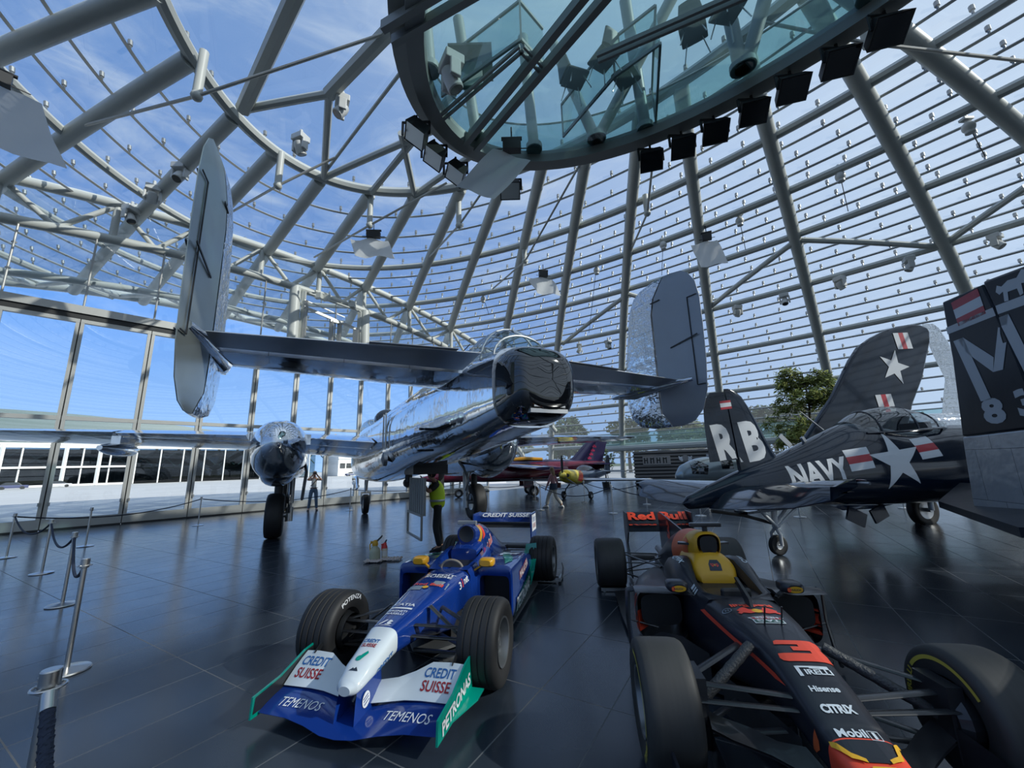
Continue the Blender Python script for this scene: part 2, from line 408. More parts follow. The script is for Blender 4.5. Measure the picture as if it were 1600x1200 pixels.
# ribs: vertical planes through the dome
RIBS = [(9.3, 5.0, 9), (13.0, 9.6, 21), (16.18, 13.81, 34.8), (12.63, 15.92, 49.6), (9.86, 18.51, 62.3), (6.71, 21.17, 78.2), (3.34, 20.95, 88.7), (0.63, 20.43, 97.5), (-2.18, 20.95, 108.5),
        (-4.49, 20.34, 116), (-6.9, 19.8, 123.7), (-8.39, 17.92, 132.8), (-10.16, 16.61, 137.6), (-10.34, 13.99, 145.5), (-11.6, 12.7, 149.5), (-11.97, 10.33, 160.8), (-11.81, 8.24, 169.1), (-12.3, 5.2, 178), (-11.5, 1.0, 190),
        (12, 1.0, -6), (12.5, -3, -20)]
RWH = ['behind the upper right corner', 'at the far right edge of the view', 'running down to the dark tail fin with the red white red flag', 'coming down beside the potted tree', 'passing just right of the right silver tail fin',
       'passing just left of the right silver tail fin', 'above the right end of the silver tail gun canopy', 'above the silver tail gun canopy', 'left of the tail gun canopy', 'third left of the tail gun canopy', 'second right of the truss portal',
       'ending right of the truss portal', 'ending at the truss portal', 'meeting the truss behind the left silver tail fin', 'with three white moving lamps, above the left tail fin', 'thick and slanting in the upper left', 'across the top left corner',
       'over the left end of the glass front', 'over the far left', 'at the right behind the viewer', 'behind the viewer']
for (cx, cy, an), wh in zip(RIBS, RWH):
    d = V(math.cos(math.radians(an)), math.sin(math.radians(an)), 0); pts = []
    for k in range(-60, 400):
        q = V(cx, cy, 0) + d * (k * 0.25); z = dz(q.x, q.y)
        if z < 0.0 or outd(q) > OUT - .1: break
        if z > 13.83: pts = []; 
        P = dpt(q.x, q.y, 0.25); pts.append(P)
    if len(pts) > 4:
        pts = pts[::3] + [pts[-1]]
        b = MB(); b.tube(pts, 0.25, 12)
        tag(b.build('roof_rib', white), f'thick grey tubular roof rib of the dome, {wh}', 'roof rib', 'ribs of the dome', 'structure')
# braces in the crown and wall, struts with tie rods
BR = [((-5.68, 10.69), (-8.69, 11.01)), ((-5.68, 10.69), (-.6, 7.1)), ((-5.68, 10.69), (-7.48, 14.21)), ((-7.48, 14.21), (-1.9, 11.95)), ((-8.69, 11.01), (-2.2, 5.15)), ((-5.89, 15.18), (-1.6, 10.8)), ((-4.05, 15.42), (-3.78, 12.3)),
      ((-4.33, 15.63), (-1.0, 13.15)), ((-7.39, 14.01), (-2.2, 9.2)), ((13.25, 16.63), (18.5, 15.61)), ((18.57, 15.49), (18.72, 12.68)), ((11.74, 22.01), (13.25, 16.82)), ((3.84, 27.88), (6.92, 22.26)), ((6.99, 21.96), (9.9, 22.6))]
BW = ['short, left of the highest white lamp', 'thick, rising right to the platform', 'falling from the highest white lamp', 'slim, rising right below the lamp', 'thick, at the top left of the crown', 'rising to the platform rim', 'short and upright under the platform',
      'rising to the black floodlights', 'long and thin in the crown', 'nearly level on the right wall', 'rising to the right edge', 'slanting above the right silver fin', 'slanting above the gun canopy', 'short, behind the right silver fin']
for k, ((x0, y0), (x1, y1)) in enumerate(BR):
    b = MB(); n = 9; pts = [dpt(x0 + (x1 - x0) * i / n, y0 + (y1 - y0) * i / n, 0.3) for i in range(n + 1)]
    b.tube(pts, 0.22 if k in (1, 4) else 0.06 if k in (8,) else 0.13, 8)
    tag(b.build('roof_brace', white), f'diagonal grey tubular brace of the dome, {BW[k]}', 'roof brace', 'braces of the dome', 'structure')
POST = [(-8.57, 9.17, 12.11, (-13.9, 10.9), (-3.1, 8.9)), (-8.49, 12.9, 12.2, (-12.6, 15.8), (-6.6, 13.2)), (-5.97, 15.4, 12.13, (-10.4, 19.4), (-2.5, 14.7)), (-2.14, 15.68, 12.19, (-4.4, 19.9), (-0.9, 15.0)), (0.85, 18.87, 12.14, (-1.0, 22.6), (3.0, 13.6)), (6.0, 15.2, 12.2, (6.3, 18.7), (5.7, 13.2)), (9.64, 8.48, 12.4, (14.9, 9.2), (7.0, 8.7))]
PW = ['above the left silver fin, upper left', 'left of the highest white lamps', 'right of centre left, carrying a white reflector', 'just left of the largest reflector', 'below the platform', 'beneath the row of floodlights', 'at the upper right']
for (x, y, z, a, c), wh in zip(POST, PW):
    r = root('roof_strut', f'short hanging roof strut with two tie rods, {wh}', 'roof strut', (x, y, z), group='struts with tie rods', kind='structure')
    o = V(x, y, z); b = MB(); b.cyl((0, 0, 0), dpt(x, y, 0.25) - o, 0.12, seg=12); b.ball((0, 0, 0), 0.15, 10, 6); b.build('strut', white, r)
    for e in (a, c): b = MB(); b.cyl((0, 0, 0), dpt(e[0], e[1], 0.35) - o, 0.045, seg=8); b.build('tie_rod', alu, r)

# glass front: bays with frame and two panes each
SM = [-21.6, -19.7, -17.8, -15.8, -13.8, -11.9, -9.95, -7.98, -6.0, -3.95, -1.97, 0, 1.85, 3.6, 5.35, 7.1, 8.7, 10.4, 12.1, 13.8, 15.5]
k1 = mat('plinth_metal', (0.36, 0.37, 0.36), 0.4, 0.6)
for i in range(len(SM) - 1):
    s0, s1 = SM[i], SM[i + 1]; o = fpt((s0 + s1) / 2, 0); h = (s1 - s0) / 2 - 0.012; b = MB()
    P = lambda s_, z, oo=0.0: FD * s_ + FN * oo + V(0, 0, z)
    for sg in (-1, 1): b.bar(P(sg * (h - .055), 0.0), P(sg * (h - .055), 7.78), 0.15, 0.10, up=tuple(FD))
    for z, t in ((3.95, 0.15), (7.70, 0.16)): b.bar(P(-h, z), P(h, z), 0.16, t)
    for sg in (-1, 1): b.box(P(sg * (h - .1), 0.9, -.12), (0.05, 0.05, 0.12))
    b.bar(P(h + .012, 0.03), P(h + .012, 7.78), 0.05, 0.05, 2, up=tuple(FD)); b.bar(P(-h, 0.21), P(h, 0.21), 0.16, 0.36, 1); b.bar(P(-h, 0.03), P(h, 0.03), 0.2, 0.06, 2)
    f = b.build(f'window_{i + 1}', [alu, k1, dark], smooth=False); f.location = o
    tag(f, f'tall metal framed glass bay of the front wall, bay {i + 1} counted from the left', 'window', 'bays of the glass front', 'structure')
    for z0, z1 in ((0.38, 3.88), (4.02, 7.63)):
        b = MB(); b.add([P(-h + .1, z0), P(h - .1, z0), P(h - .1, z1), P(-h + .1, z1)], [(0, 1, 2, 3)]); b.build('pane', gl_front, f, smooth=False)
b = MB(); a, c = SM[0] - .5, 24
b.bar(fpt(a, 8.12), fpt(c, 8.12), 0.34, 0.30); b.bar(fpt(a, 7.87), fpt(c, 7.87), 0.2, 0.2, 1)
tag(b.build('trim_1', [alu, dark], smooth=False), 'long metal head rail with a dark slot along the top of the glass front', 'rail', kind='structure')
def zch(s_): q = fpt(s_, 0); return dz(q.x, q.y)
ss = [-22 + 46.0 * i / 60 for i in range(61)]
b = MB(); b.tube([fpt(s_, max(zch(s_) - .1, 1.5)) for s_ in ss if zch(s_) > 1], 0.20, 10); tag(b.build('trim_2', white), 'upper curved chord tube of the truss above the glass front', 'truss chord', kind='structure')
b = MB(); b.tube([fpt(s_, zch(s_) - 1.72) for s_ in ss if zch(s_) > 3], 0.20, 10); tag(b.build('trim_3', white), 'lower curved chord tube of the truss above the glass front', 'truss chord', kind='structure')
PP = [-14.4, -11.6, -8.64, -5.6, -2.93, -0.28, 2.59, 5.27, 8.46, 11.98, 15.2]
b = MB(); b2 = 0
for i, s_ in enumerate(PP):
    b = MB(); b.cyl(fpt(s_, zch(s_) - 1.7), fpt(s_, zch(s_) - .1), 0.13)
    if i < len(PP) - 1:
        t = PP[i + 1]
        m = (s_ + t) / 2
        b.cyl(fpt(s_, zch(s_) - .15), fpt(m, zch(m) - 1.7), 0.10); b.cyl(fpt(t, zch(t) - .15), fpt(m, zch(m) - 1.7), 0.10)
    tag(b.build('truss_web', white), f'grey post and diagonals joining the truss chords above the glass front, panel {i + 1} from the left', 'truss post', 'web of the front truss', 'structure')
b = MB(); n = 40
lo = [fpt(-22 + 44 * i / n, 8.3) for i in range(n + 1)]; hi = [fpt(-22 + 44 * i / n, max(zch(-22 + 44 * i / n), 8.3)) for i in range(n + 1)]
b.loft([lo, hi], closed=False, caps=False); tag(b.build('window_31', gl_front, smooth=False), 'clear upper glazing between head rail and truss of the glass front', 'window', kind='structure')
for i, s_ in enumerate(SM[2:-1]):
    b = MB(); b.cyl(fpt(s_, 8.2, -.08), fpt(s_, zch(s_) - 1.8, -.08), 0.035, seg=8)
    for z in (9.2, 10.2): b.box(fpt(s_, z, -.05), (0.1, 0.1, 0.06))
    tag(b.build('hanger_rod', alu), f'thin upright hanger rod above the glass front, rod {i + 1} from the left', 'hanger rod', 'hanger rods of the glass front', 'structure')
for s_, wh in ((1.4, 'left'), (5.35, 'right')):
    b = MB(); b.cyl(fpt(s_, 8.2, -.25), fpt(s_, zch(s_) - 1.75, -.05), 0.27, seg=16); b.bar(fpt(s_ + (.4 if wh == 'left' else -.4), 8.2, -.2), fpt(s_ + (.4 if wh == 'left' else -.4), zch(s_) - 1.9, -.2), 0.12, 0.2)
    tag(b.build('portal_column', white), f'stout round column standing on the head rail at the {wh} of the lifting portal', 'column', kind='structure')
r = root('lifting_portal', 'grey steel portal frame between two columns above the glass front', 'portal frame', fpt(3.4, 8.3, -.35), kind='structure')
q = lambda s_, z: FD * s_ + V(0, 0, z)
b = MB(); b.bar(q(-1.5, 0), q(-1.5, 2.5), .12, .16); b.bar(q(-.1, 0), q(-.1, 1.7), .16, .2); b.bar(q(.35, 0), q(.35, 1.7), .16, .2); b.bar(q(1.35, 0), q(1.35, 1.5), .3, .3); b.build('portal_post', alu, r, smooth=False)
b = MB(); b.bar(q(-1.6, 2.1), q(1.6, 1.5), .1, .14); b.bar(q(-1.6, 2.5), q(.6, 2.1), .05, .05); b.bar(q(-.2, 1.7), q(.5, 1.7), .2, .16); b.build('portal_beam', alu, r, smooth=False)
b = MB()
for s_ in (-.9, -.5, 1.0): b.box(q(s_, 2.95), (.35, .3, .3)); b.cyl(q(s_ - .2, 3.15), q(s_ + .2, 3.15), .1)
b.cyl(q(-1.4, 2.95), q(1.5, 2.7), .05); b.build('winch', white, r, smooth=False)
# canopy edge beyond the front
b = MB(); cs = [s_ for s_ in [-40 + i for i in range(80)] if dz(*fpt(s_, 0, OUT - .3).to_2d()) > 1]
b.tube([V(*fpt(s_, 0, OUT - .3).to_2d(), dz(*fpt(s_, 0, OUT - .3).to_2d()) - .1) for s_ in cs], .24, 10)
tag(b.build('trim_4', white), 'curved edge tube of the canopy outside the glass front', 'canopy edge', kind='structure')
b = MB(); b.tube([V(*fpt(s_, 0, OUT - 3.6).to_2d(), dz(*fpt(s_, 0, OUT - 3.6).to_2d()) - 1.3) for s_ in cs if dz(*fpt(s_, 0, OUT - 3.6).to_2d()) > 3], .18, 10)
for s_ in range(-26, 22, 3):
    A = fpt(s_, 0, OUT - .4); B = fpt(s_ + 1.5, 0, OUT - 3.6); D_ = fpt(s_ + 3, 0, OUT - .4)
    if dz(B.x, B.y) > 4 and dz(A.x, A.y) > 4 and dz(D_.x, D_.y) > 4:
        B.z = dz(B.x, B.y) - 1.3; A.z = dz(A.x, A.y) - .2; D_.z = dz(D_.x, D_.y) - .2; b.cyl(A, B, .11); b.cyl(D_, B, .11)
tag(b.build('trim_5', white), 'lower truss tube with diagonals under the outside canopy', 'canopy truss', kind='structure')
# low parapet of teal glass round the far wall
b = MB(); pts, cl = ring_pts(3.7, inn=0.7, lim=-1); pt2 = [p + V(0, 0, 1.05) for p in pts]; ii = [i for i, p in enumerate(pts) if p.y > 4 and p.x > -3]
b.loft([[pts[i] for i in ii], [pt2[i] for i in ii]], closed=False, caps=False)
pr = b.build('parapet', gl_teal, smooth=False); tag(pr, 'teal glass parapet strip round the far curved wall', 'parapet', kind='structure')
b = MB(); b.tube([pts[i] + V(0, 0, -.25) for i in ii], .26, 8); b.tube([pt2[i] for i in ii], .04, 6); b.build('parapet_rail', white, pr)
# ------------------------------------------------------------------ outside: apron, other hangar, trees
conc = mat('apron_concrete', (0.42, 0.41, 0.395), 0.85, var=0.15, vscale=0.15)
lawn = mat('lawn', (0.075, 0.105, 0.045), 0.95, var=0.3, vscale=0.2)
def flat(nm, pts, m, lb, z): b = MB(); b.add([(*q, z) for q in pts], [tuple(range(len(pts)))]); tag(b.build(nm, m, smooth=False), lb, nm, kind='structure')
flat('lawn', [(-900, -900), (900, -900), (900, 1400), (-900, 1400)], lawn, 'green ground beyond the hall and under the trees', -.08)
q0 = [(FP + FD * a + FN * c).to_2d() for a, c in ((-400, .15), (46, .15), (200, 60), (400, 900), (-400, 900))]
flat('ground', [tuple(q) for q in q0], conc, 'pale sunlit concrete apron outside the glass front', -.05)
# far hangar with dark glass, white portal, lattice inside
hm = mat('hangar_roof', (0.07, 0.11, 0.115), 0.45); hw = mat('white_frame', (0.80, 0.80, 0.78), 0.5)
hd = mat('hangar_dark', (0.012, 0.016, 0.018), 0.6); hg = glass('hangar_glass', (0.30, 0.38, 0.40), 0.035)
hr = root('hangar', 'second glass hangar across the apron, dark inside with a white gate frame', 'building', fpt(-30, 0, 128))
def hp(s_, z, o=0.0): return FD * s_ + FN * o + V(0, 0, z)
b = MB(); n = 24
prof = [(-70 + 152 * i / n, 10.5 + 8 * math.sin(PI * i / n)) for i in range(n + 1)]
b.loft([[hp(s_, z, 2) for s_, z in prof], [hp(s_, z + 3, 40) for s_, z in prof]], closed=False, caps=False)
b.loft([[hp(s_, 9.6, 0) for s_, z in prof], [hp(s_, z, 2) for s_, z in prof]], closed=False, caps=False); b.build('roof', hm, hr)
b = MB(); b.add([hp(-70, 0, 0), hp(82, 0, 0), hp(82, 9.6, 0), hp(-70, 9.6, 0)], [(0, 1, 2, 3)]); b.build('glazing', hg, hr, smooth=False)
b = MB(); b.box(hp(6, 5, 22), (151, .4, 10), M=Matrix.Rotation(math.atan2(FD.y, FD.x), 3, 'Z')); b.box(hp(6, .02, 20), (151, 39.6, .04), M=Matrix.Rotation(math.atan2(FD.y, FD.x), 3, 'Z')); b.build('inner_wall', hd, hr, smooth=False)
b = MB()
for k in range(-14, 17):
    b.bar(hp(k * 5, 0, -.1), hp(k * 5, 9.5, -.1), .22, .22); 
    for z0, z1 in ((4.8, 14),): b.bar(hp(k * 5, z0, 6), hp(k * 5 + 9, z1, 6), .3, .3, 1); b.bar(hp(k * 5 + 9, z0, 6), hp(k * 5, z1, 6), .3, .3, 1)
b.bar(hp(-70, 9.6, -.2), hp(82, 9.6, -.2), .5, .6); b.build('frame', [hw, hm], hr, smooth=False)
g = MB()
for s_ in (2, 7, 12, 22, 28, 34): g.bar(hp(s_, 0, -.4), hp(s_, 10.2, -.4), .5, .6)
for z in (10.2, 4.6, 0.2): g.bar(hp(2, z, -.4), hp(34, z, -.4), .35, .45)
g.build('gate', hw, hr, smooth=False)
ob = root('office_building', 'white office block with a dark window strip, seen under the left silver wing', 'building', fpt(75, 0, 130))
b = MB(); R3 = Matrix.Rotation(math.atan2(FD.y, FD.x), 3, 'Z')
b.box((0, 0, 5.5), (32, 10, 11), M=R3); b.box((0, 0, 11.1), (33, 11, .5), M=R3); b.build('wall', hw, ob, smooth=False)
for z in (3.6, 8.4):
    for k in range(-6, 7): b = MB(); b.box(hp(k * 2.4, z, -5.05), (1.9, .2, 1.8), M=R3); b.build('window', hd, ob, smooth=False)
b = MB(); b.bar(hp(-16, 6, -5.1), hp(16, 6, -5.1), .2, .3); b.build('ledge', mat('ledge_grey', (.4, .4, .4)), ob, smooth=False)

leafd = mat('leaf_dark', (0.055, 0.085, 0.03), 0.8, var=0.4, vscale=1.2); leafl = mat('leaf_light', (0.12, 0.15, 0.04), 0.8, var=0.4, vscale=1.2)
bark = mat('bark', (0.10, 0.075, 0.05), 0.9, bump=0.4, bscale=12)
def crown_mesh(seed, rx, rz, cnt, leaf, clumps=16):
    rn = random.Random(seed); b = MB(); cl = []
    for _ in range(clumps):
        a = rn.uniform(0, 2 * PI); t = rn.uniform(-.8, 1); q = math.sqrt(max(0.05, 1 - t * t)) * rn.uniform(.35, .8)
        cl.append((V(rx * q * math.cos(a), rx * q * math.sin(a), rz * t * .8), rn.uniform(.28, .5)))
    for _ in range(cnt):
        c, r = rn.choice(cl); d = V(rn.gauss(0, 1), rn.gauss(0, 1), rn.gauss(0, 1)).normalized()
        p = c + V(d.x * rx * r, d.y * rx * r, d.z * rz * r) * rn.uniform(.6, 1)
        u = V(rn.gauss(0, 1), rn.gauss(0, 1), rn.gauss(0, .6)).normalized(); v = u.orthogonal(); s_ = leaf * rn.uniform(.6, 1.3)
        b.add([p - u * s_, p + v * s_ * .5, p + u * s_, p - v * s_ * .5], [(0, 1, 2, 3)])
    return b
protos = []
for k in range(3):
    r = root('tree', 'x', 'tree', (0, 0, -80)); b = MB(); b.tube([(0, 0, 0), (.1, 0, 3), (0, .2, 6)], [.35, .28, .12], 8); b.build('trunk', bark, r)
    c = crown_mesh(20 + k, 4.2, 4.0, 2600, .38); c.xf(Matrix.Translation((0, 0, 7.2))); c.build('crown', leafd if k % 2 else leafl, r, smooth=False); protos.append(r)
TP = [(0, 84, 1.0), (11, 80, 1.1), (22, 77, 1.0), (33, 72, 1.05), (43, 66, 1.1), (52, 58, 1.0), (62, 52, 1.1), (71, 44, 1.05), (79, 34, 1.1), (86, 22, 1.1), (-11, 92, 1.0), (38, 94, 1.3), (60, 84, 1.35), (14, 104, 1.3), (82, 64, 1.4)]
for k, (x, y, s_) in enumerate(TP):
    o = protos[k] if k < 3 else dup(protos[k % 3], (x, y, 0))
    o.location = (x, y, 0); o.scale = (s_, s_, s_ * random.uniform(.75, 1.0)); o.rotation_euler = (0, 0, k * 1.9)
    o['label'] = 'broad leafy tree standing outside beyond the far curved glass wall'; o['group'] = 'trees beyond the far glass wall'

# ------------------------------------------------------------------ hanging platform with glass floor
pc = V(3.62, 4.80, 10.3); PA, PB = 6.75, 4.03
pm = mat('platform_steel', (0.26, 0.275, 0.27), 0.45, 0.1); pst = mat('platform_strut', (0.40, 0.42, 0.41), 0.42)
pr = root('hanging_platform', 'oval lounge platform with a teal glass floor hung under the top of the dome', 'platform', pc)
def el(t, k=0.0, z=0.0): return ux * ((PA + k) * math.cos(t)) + uy * ((PB + k) * math.sin(t)) + V(0, 0, z)
def oval(b, prof, n=96):
    """prof: closed list of (offset, z) swept round the oval"""
    m = len(prof); vs = [el(2 * PI * i / n, k, z) for i in range(n) for k, z in prof]
    fs = [(i * m + j, i * m + (j + 1) % m, ((i + 1) % n) * m + (j + 1) % m, ((i + 1) % n) * m + j) for i in range(n) for j in range(m)]
    b.add(vs, fs)
b = MB(); oval(b, [(0.0, .02), (-.38, .0), (-.42, .32), (.02, .36)]); oval(b, [(.34, .28), (.02, .22), (.0, .52), (.36, .5)]); b.build('ring_beam', pm, pr, ang=30)
b = MB(); b.add([el(2 * PI * i / 96, -.4, .22) for i in range(96)], [tuple(range(96))]); b.build('glass_floor', gl_teal, pr, smooth=False)
b = MB()
b.loft([[el(2 * PI * i / 96, -.1, .5) for i in range(97)], [el(2 * PI * i / 96, -.1, 1.5) for i in range(97)]], closed=False, caps=False); b.build('balustrade', gl_teal, pr)
b = MB(); b.tube([el(2 * PI * i / 96, -.1, 1.52) for i in range(96)], .03, 6, closed=True); b.build('handrail', steel, pr)
def chord(t0, t1, wd, ht, z, mm=pm): 
    b = MB(); b.bar(el(t0, -.2, z), el(t1, -.2, z), wd, ht); b.build('floor_beam', mm, pr, smooth=False)
# chords given by world points on the floor: (ax,ay)->(bx,by)
def chord2(a, c, wd, ht, z=.05):
    a, c = V(a[0], a[1], 10.3) - pc, V(c[0], c[1], 10.3) - pc
    for sg in (-1, 1):
        n = (c - a).cross(V(0, 0, 1)).normalized() * (wd * .5) * sg
        b = MB(); b.bar(a + n + V(0, 0, z), c + n + V(0, 0, z), wd * .42, ht); b.build('floor_beam', pm, pr, smooth=False)
chord2((-.95, 9.3), (3.2, 4.0), .34, .22); chord2((-2.3, 6.4), (1.0, 4.9), .3, .22); chord2((-1.6, 8.4), (.4, 6.74), .12, .08); chord2((.4, 6.74), (.94, 7.31), .12, .08); chord2((2.05, 7.0), (5.2, 5.6), .14, .10)
STR = [((2.56, 9.37), (4.63, 7.8)), ((5.47, 7.51), (5.0, 7.0)), ((2.50, 9.40), (1.5, 9.4)), ((.82, 9.69), (.6, 9.2)), ((-.77, 9.18), (-1.2, 8.7)), ((3.8, 9.13), (3.3, 8.3)), ((5.55, 7.45), (6.4, 6.2)), ((7.2, 6.1), (6.3, 5.8)), ((-2.2, 7.6), (-1.9, 7.0)), ((-2.3, 5.6), (-1.4, 5.4))]
for (x0, y0), (x1, y1) in STR:
    p = V(x0, y0, 10.3) - pc; rr_ = math.hypot(p.dot(ux) / PA, p.dot(uy) / PB); p = p * (min(1, .93 / rr_)) + V(0, 0, .26); q = V(x1, y1, dz(x1, y1) - .3) - pc
    b = MB(); b.cyl(p, q, .15, seg=14); b.cyl(p + V(0, 0, -.02), p + V(0, 0, .12), .23, seg=14); b.build('strut', pst, pr)
for a, c in (((-1.5, 7.99), (.4, 6.74)), ((.4, 6.74), (.94, 7.31)), ((1.6, 9.3), (2.6, 7.6)), ((4.0, 8.9), (3.4, 6.9)), ((2.6, 7.6), (3.4, 6.9))):
    A_, C_ = V(a[0], a[1], 10.55) - pc, V(c[0], c[1], 10.55) - pc; b = MB(); b.add([A_, C_, C_ + V(0, 0, 1.05), A_ + V(0, 0, 1.05)], [(0, 1, 2, 3)]); gs = b.build('glass_screen', gl_teal, pr, smooth=False)
    b = MB(); b.bar(A_ + V(0, 0, .03), C_ + V(0, 0, .03), .05, .08); b.bar(A_ + V(0, 0, 1.06), C_ + V(0, 0, 1.06), .05, .06); b.bar(A_, A_ + V(0, 0, 1.05), .04, .04); b.build('screen_rail', pm, gs, smooth=False)
# chairs and a low table standing on the glass floor
chm = mat('chair_wire', (0.05, 0.055, 0.055), 0.4, 0.3)
def chair():
    r = root('wire_chair', 'x', 'chair')
    b = MB(); b.loft([sec(-.26, 0, .46, .27, .05, n=4), sec(.26, 0, .46, .27, .05, n=4)]); b.build('seat', chm, r)
    b = MB(); b.loft([sec(.0, 0, .0, .27, .05, n=4), sec(.42, 0, 0, .2, .04, n=3)]); b.xf(Matrix.Translation((-.26, 0, .5)) @ Matrix.Rotation(math.radians(-100), 4, 'Y')); b.build('backrest', chm, r)
    for sx in (-1, 1):
        for sy in (-1, 1): b = MB(); b.tube([(sx * .15, sy * .15, .44), (sx * .27, sy * .26, 0)], .014, 6); b.build('leg', steel, r)
    return r
ch0 = chair(); first = True
CH = [(1.75, 8.0, .3, 'with its seat seen left of the middle floor beam'), (2.35, 7.55, 2.1, 'behind the middle floor beam'), (3.0, 8.0, 4.0, 'close to the rim above the second floodlight'), (4.2, 7.0, 1.0, 'near the rim in the middle'), (4.75, 6.6, 3.3, 'second from the right end'), (6.4, 4.4, 2.0, 'at the right end')]
for x, y, a, wh in CH:
    o = ch0 if first else dup(ch0, (0, 0, 0)); first = False; o.location = (x, y, 10.535); o.rotation_euler = (0, 0, a)
    o['label'] = 'dark wire chair on the platform, ' + wh; o['group'] = 'chairs on the hanging platform'
r = root('lounge_table', 'square dark table with a white panel stand on the glass floor at the left', 'table', (-.75, 7.75, 10.535)); b = MB(); b.box((0, 0, .7), (1.0, .9, .06)); b.build('tabletop', chm, r, smooth=False); b = MB(); b.box((0, 0, .34), (.5, .12, .68)); b.build('pedestal', white, r, smooth=False)

# ------------------------------------------------------------------ lamps
whp = mat('lamp_white', (0.66, 0.67, 0.66), 0.35); lens = mat('lens_dark', (0.01, 0.012, 0.015), 0.08, spec=0.8); refl = mat('reflector', (0.72, 0.74, 0.74), 0.3, 0.4)
def flood(loc, aim, label, bright):
    r = root('floodlight', label, 'floodlight', loc, group='floodlights under the platform rim')
    q = aim.to_track_quat('-Z', 'Y').to_matrix().to_4x4()
    b = MB(); b.loft([[V(x * a, y * c, z) for x, y in ((-1, -1), (1, -1), (1, 1), (-1, 1))] for a, c, z in ((.15, .13, .28), (.25, .22, .24), (.30, .27, -.08), (.28, .25, -.06))], caps=True); b.xf(q); b.build('housing', black, r, smooth=False)
    b = MB(); b.add([(-.27, -.24, -.065), (.27, -.24, -.065), (.27, .24, -.065), (-.27, .24, -.065)], [(0, 1, 2, 3)])
    if bright: b.add([(-.27, -.24, -.065), (0, 0, .1), (.27, -.24, -.065)], [(0, 1, 2)])
    b.xf(q); b.build('front_glass', refl if bright else lens, r, smooth=False)
    b = MB(); 
    for sg in (-1, 1): b.bar((sg * .33, 0, .0), (sg * .33, 0, .36), .03, .06)
    b.bar((-.35, 0, .36), (.35, 0, .36), .06, .03); b.cyl((0, 0, .36), (0, 0, .55), .03); b.build('yoke', black, r, smooth=False)
FL = [(-2.2, 8.35), (-1.9, 9.1), (-1.42, 9.74), (0.11, 10.46), (3.99, 9.43), (4.67, 8.99), (5.3, 8.53), (5.94, 7.98), (6.47, 7.4), (7.06, 6.82), (7.52, 6.21)]
fw = ['leftmost, with a bright face, left of the platform', 'second from the left, bright faced', 'third from the left, bright faced', 'small bright one beneath the large reflector', 'first dark one on the right', 'second dark one along the right rim', 'third dark one along the right rim', 'fourth dark one along the right rim',
      'fifth dark one along the right rim', 'sixth dark one along the right rim', 'largest looking dark one near the top right']
for k, (x, y) in enumerate(FL):
    c = V(x, y, 9.85); aim = (V(-.6, -.2, -1) if k < 3 else V(-.15, -.55, -1) if k > 3 else V(0, -.5, -1)).normalized()
    flood(c, aim, 'black floodlight hung under the platform rim, ' + fw[k], k < 4)
def mover(loc, yaw, label, tilt=.5, s_=1.0, grp='moving lamps on the roof beams'):
    r = root('moving_lamp', label, 'lamp', loc, (0, 0, yaw), group=grp); r.scale = (s_, s_, s_)
    b = MB(); b.box((0, 0, .1), (.42, .36, .2)); b.cyl((0, 0, .2), (0, 0, .42), .05); b.build('base', whp, r, smooth=False, bevel=.02)
    for sg in (-1, 1): b = MB(); b.box((sg * .2, 0, -.16), (.07, .2, .36)); b.build('yoke_arm', whp, r, smooth=False, bevel=.02)
    M = Matrix.Translation((0, 0, -.22)) @ Matrix.Rotation(tilt, 4, 'X')
    b = MB(); b.lathe([(.0, .2), (.11, .18), (.15, .05), (.15, -.2), (.13, -.22)], caps=False, seg=16).xf(M); b.build('head', whp, r)
    b = MB(); b.lathe([(.0, -.215), (.135, -.215)], seg=16).xf(M); b.build('lens', lens, r)
HD = [((-12.28, 12.98, 13.05), 'highest of the three white moving lamps right above the left silver fin'), ((-14.06, 13.84, 12.85), 'middle of the three white moving lamps left of the left silver fin'), ((-15.72, 14.7, 12.6), 'lowest of the three white moving lamps left of the left silver fin'),
      ((-5.29, 10.82, 13.5), 'white moving lamp at the brace joint left of the platform'), ((-7.36, 12.17, 13.4), 'white moving lamp on the rib left of the brace joint'), ((19.46, 14.46, 10.1), 'small white moving lamp at the right edge of the dome wall'),
      ((17.78, 16.26, 10.15), 'second small white moving lamp from the right on the dome wall'), ((16.12, 18.03, 10.15), 'third small white moving lamp from the right on the dome wall'), ((14.52, 19.71, 10.1), 'fourth small white moving lamp from the right on the dome wall'),
      ((12.88, 21.23, 10.1), 'small white moving lamp right of the right silver fin'), ((6.74, 26.41, 9.9), 'right one of two small white lamps between canopy and right silver fin'), ((4.89, 27.31, 9.95), 'left one of two small white lamps between canopy and right silver fin'), ((-1.1, 6.89, 10.05), 'large white moving lamp under the left end of the platform')]
for k, (p, lb) in enumerate(HD): mover(V(*p), k * .7, lb, .6 if k % 2 else -.5, 1.15 if k < 5 or k == 12 else 1.0)
BU = [((14.96, 10.95, 12.15), (16.43, 11.83, 11.67)), ((12.64, 13.19, 12.24), (14.06, 14.67, 11.66)), ((10.28, 15.81, 12.2), (11.41, 17.45, 11.64)), ((7.62, 17.75, 12.27), (8.29, 19.95, 11.67)), ((4.81, 20.06, 12.22), (5.36, 25.93, 10.54)), ((-1.66, 23.42, 12.22), (-1.4, 25, 11.7))]
bw = ['rightmost, at the upper right', 'second from the right', 'third from the right', 'above the right silver fin', 'left of the right silver fin', 'above the left tailplane']
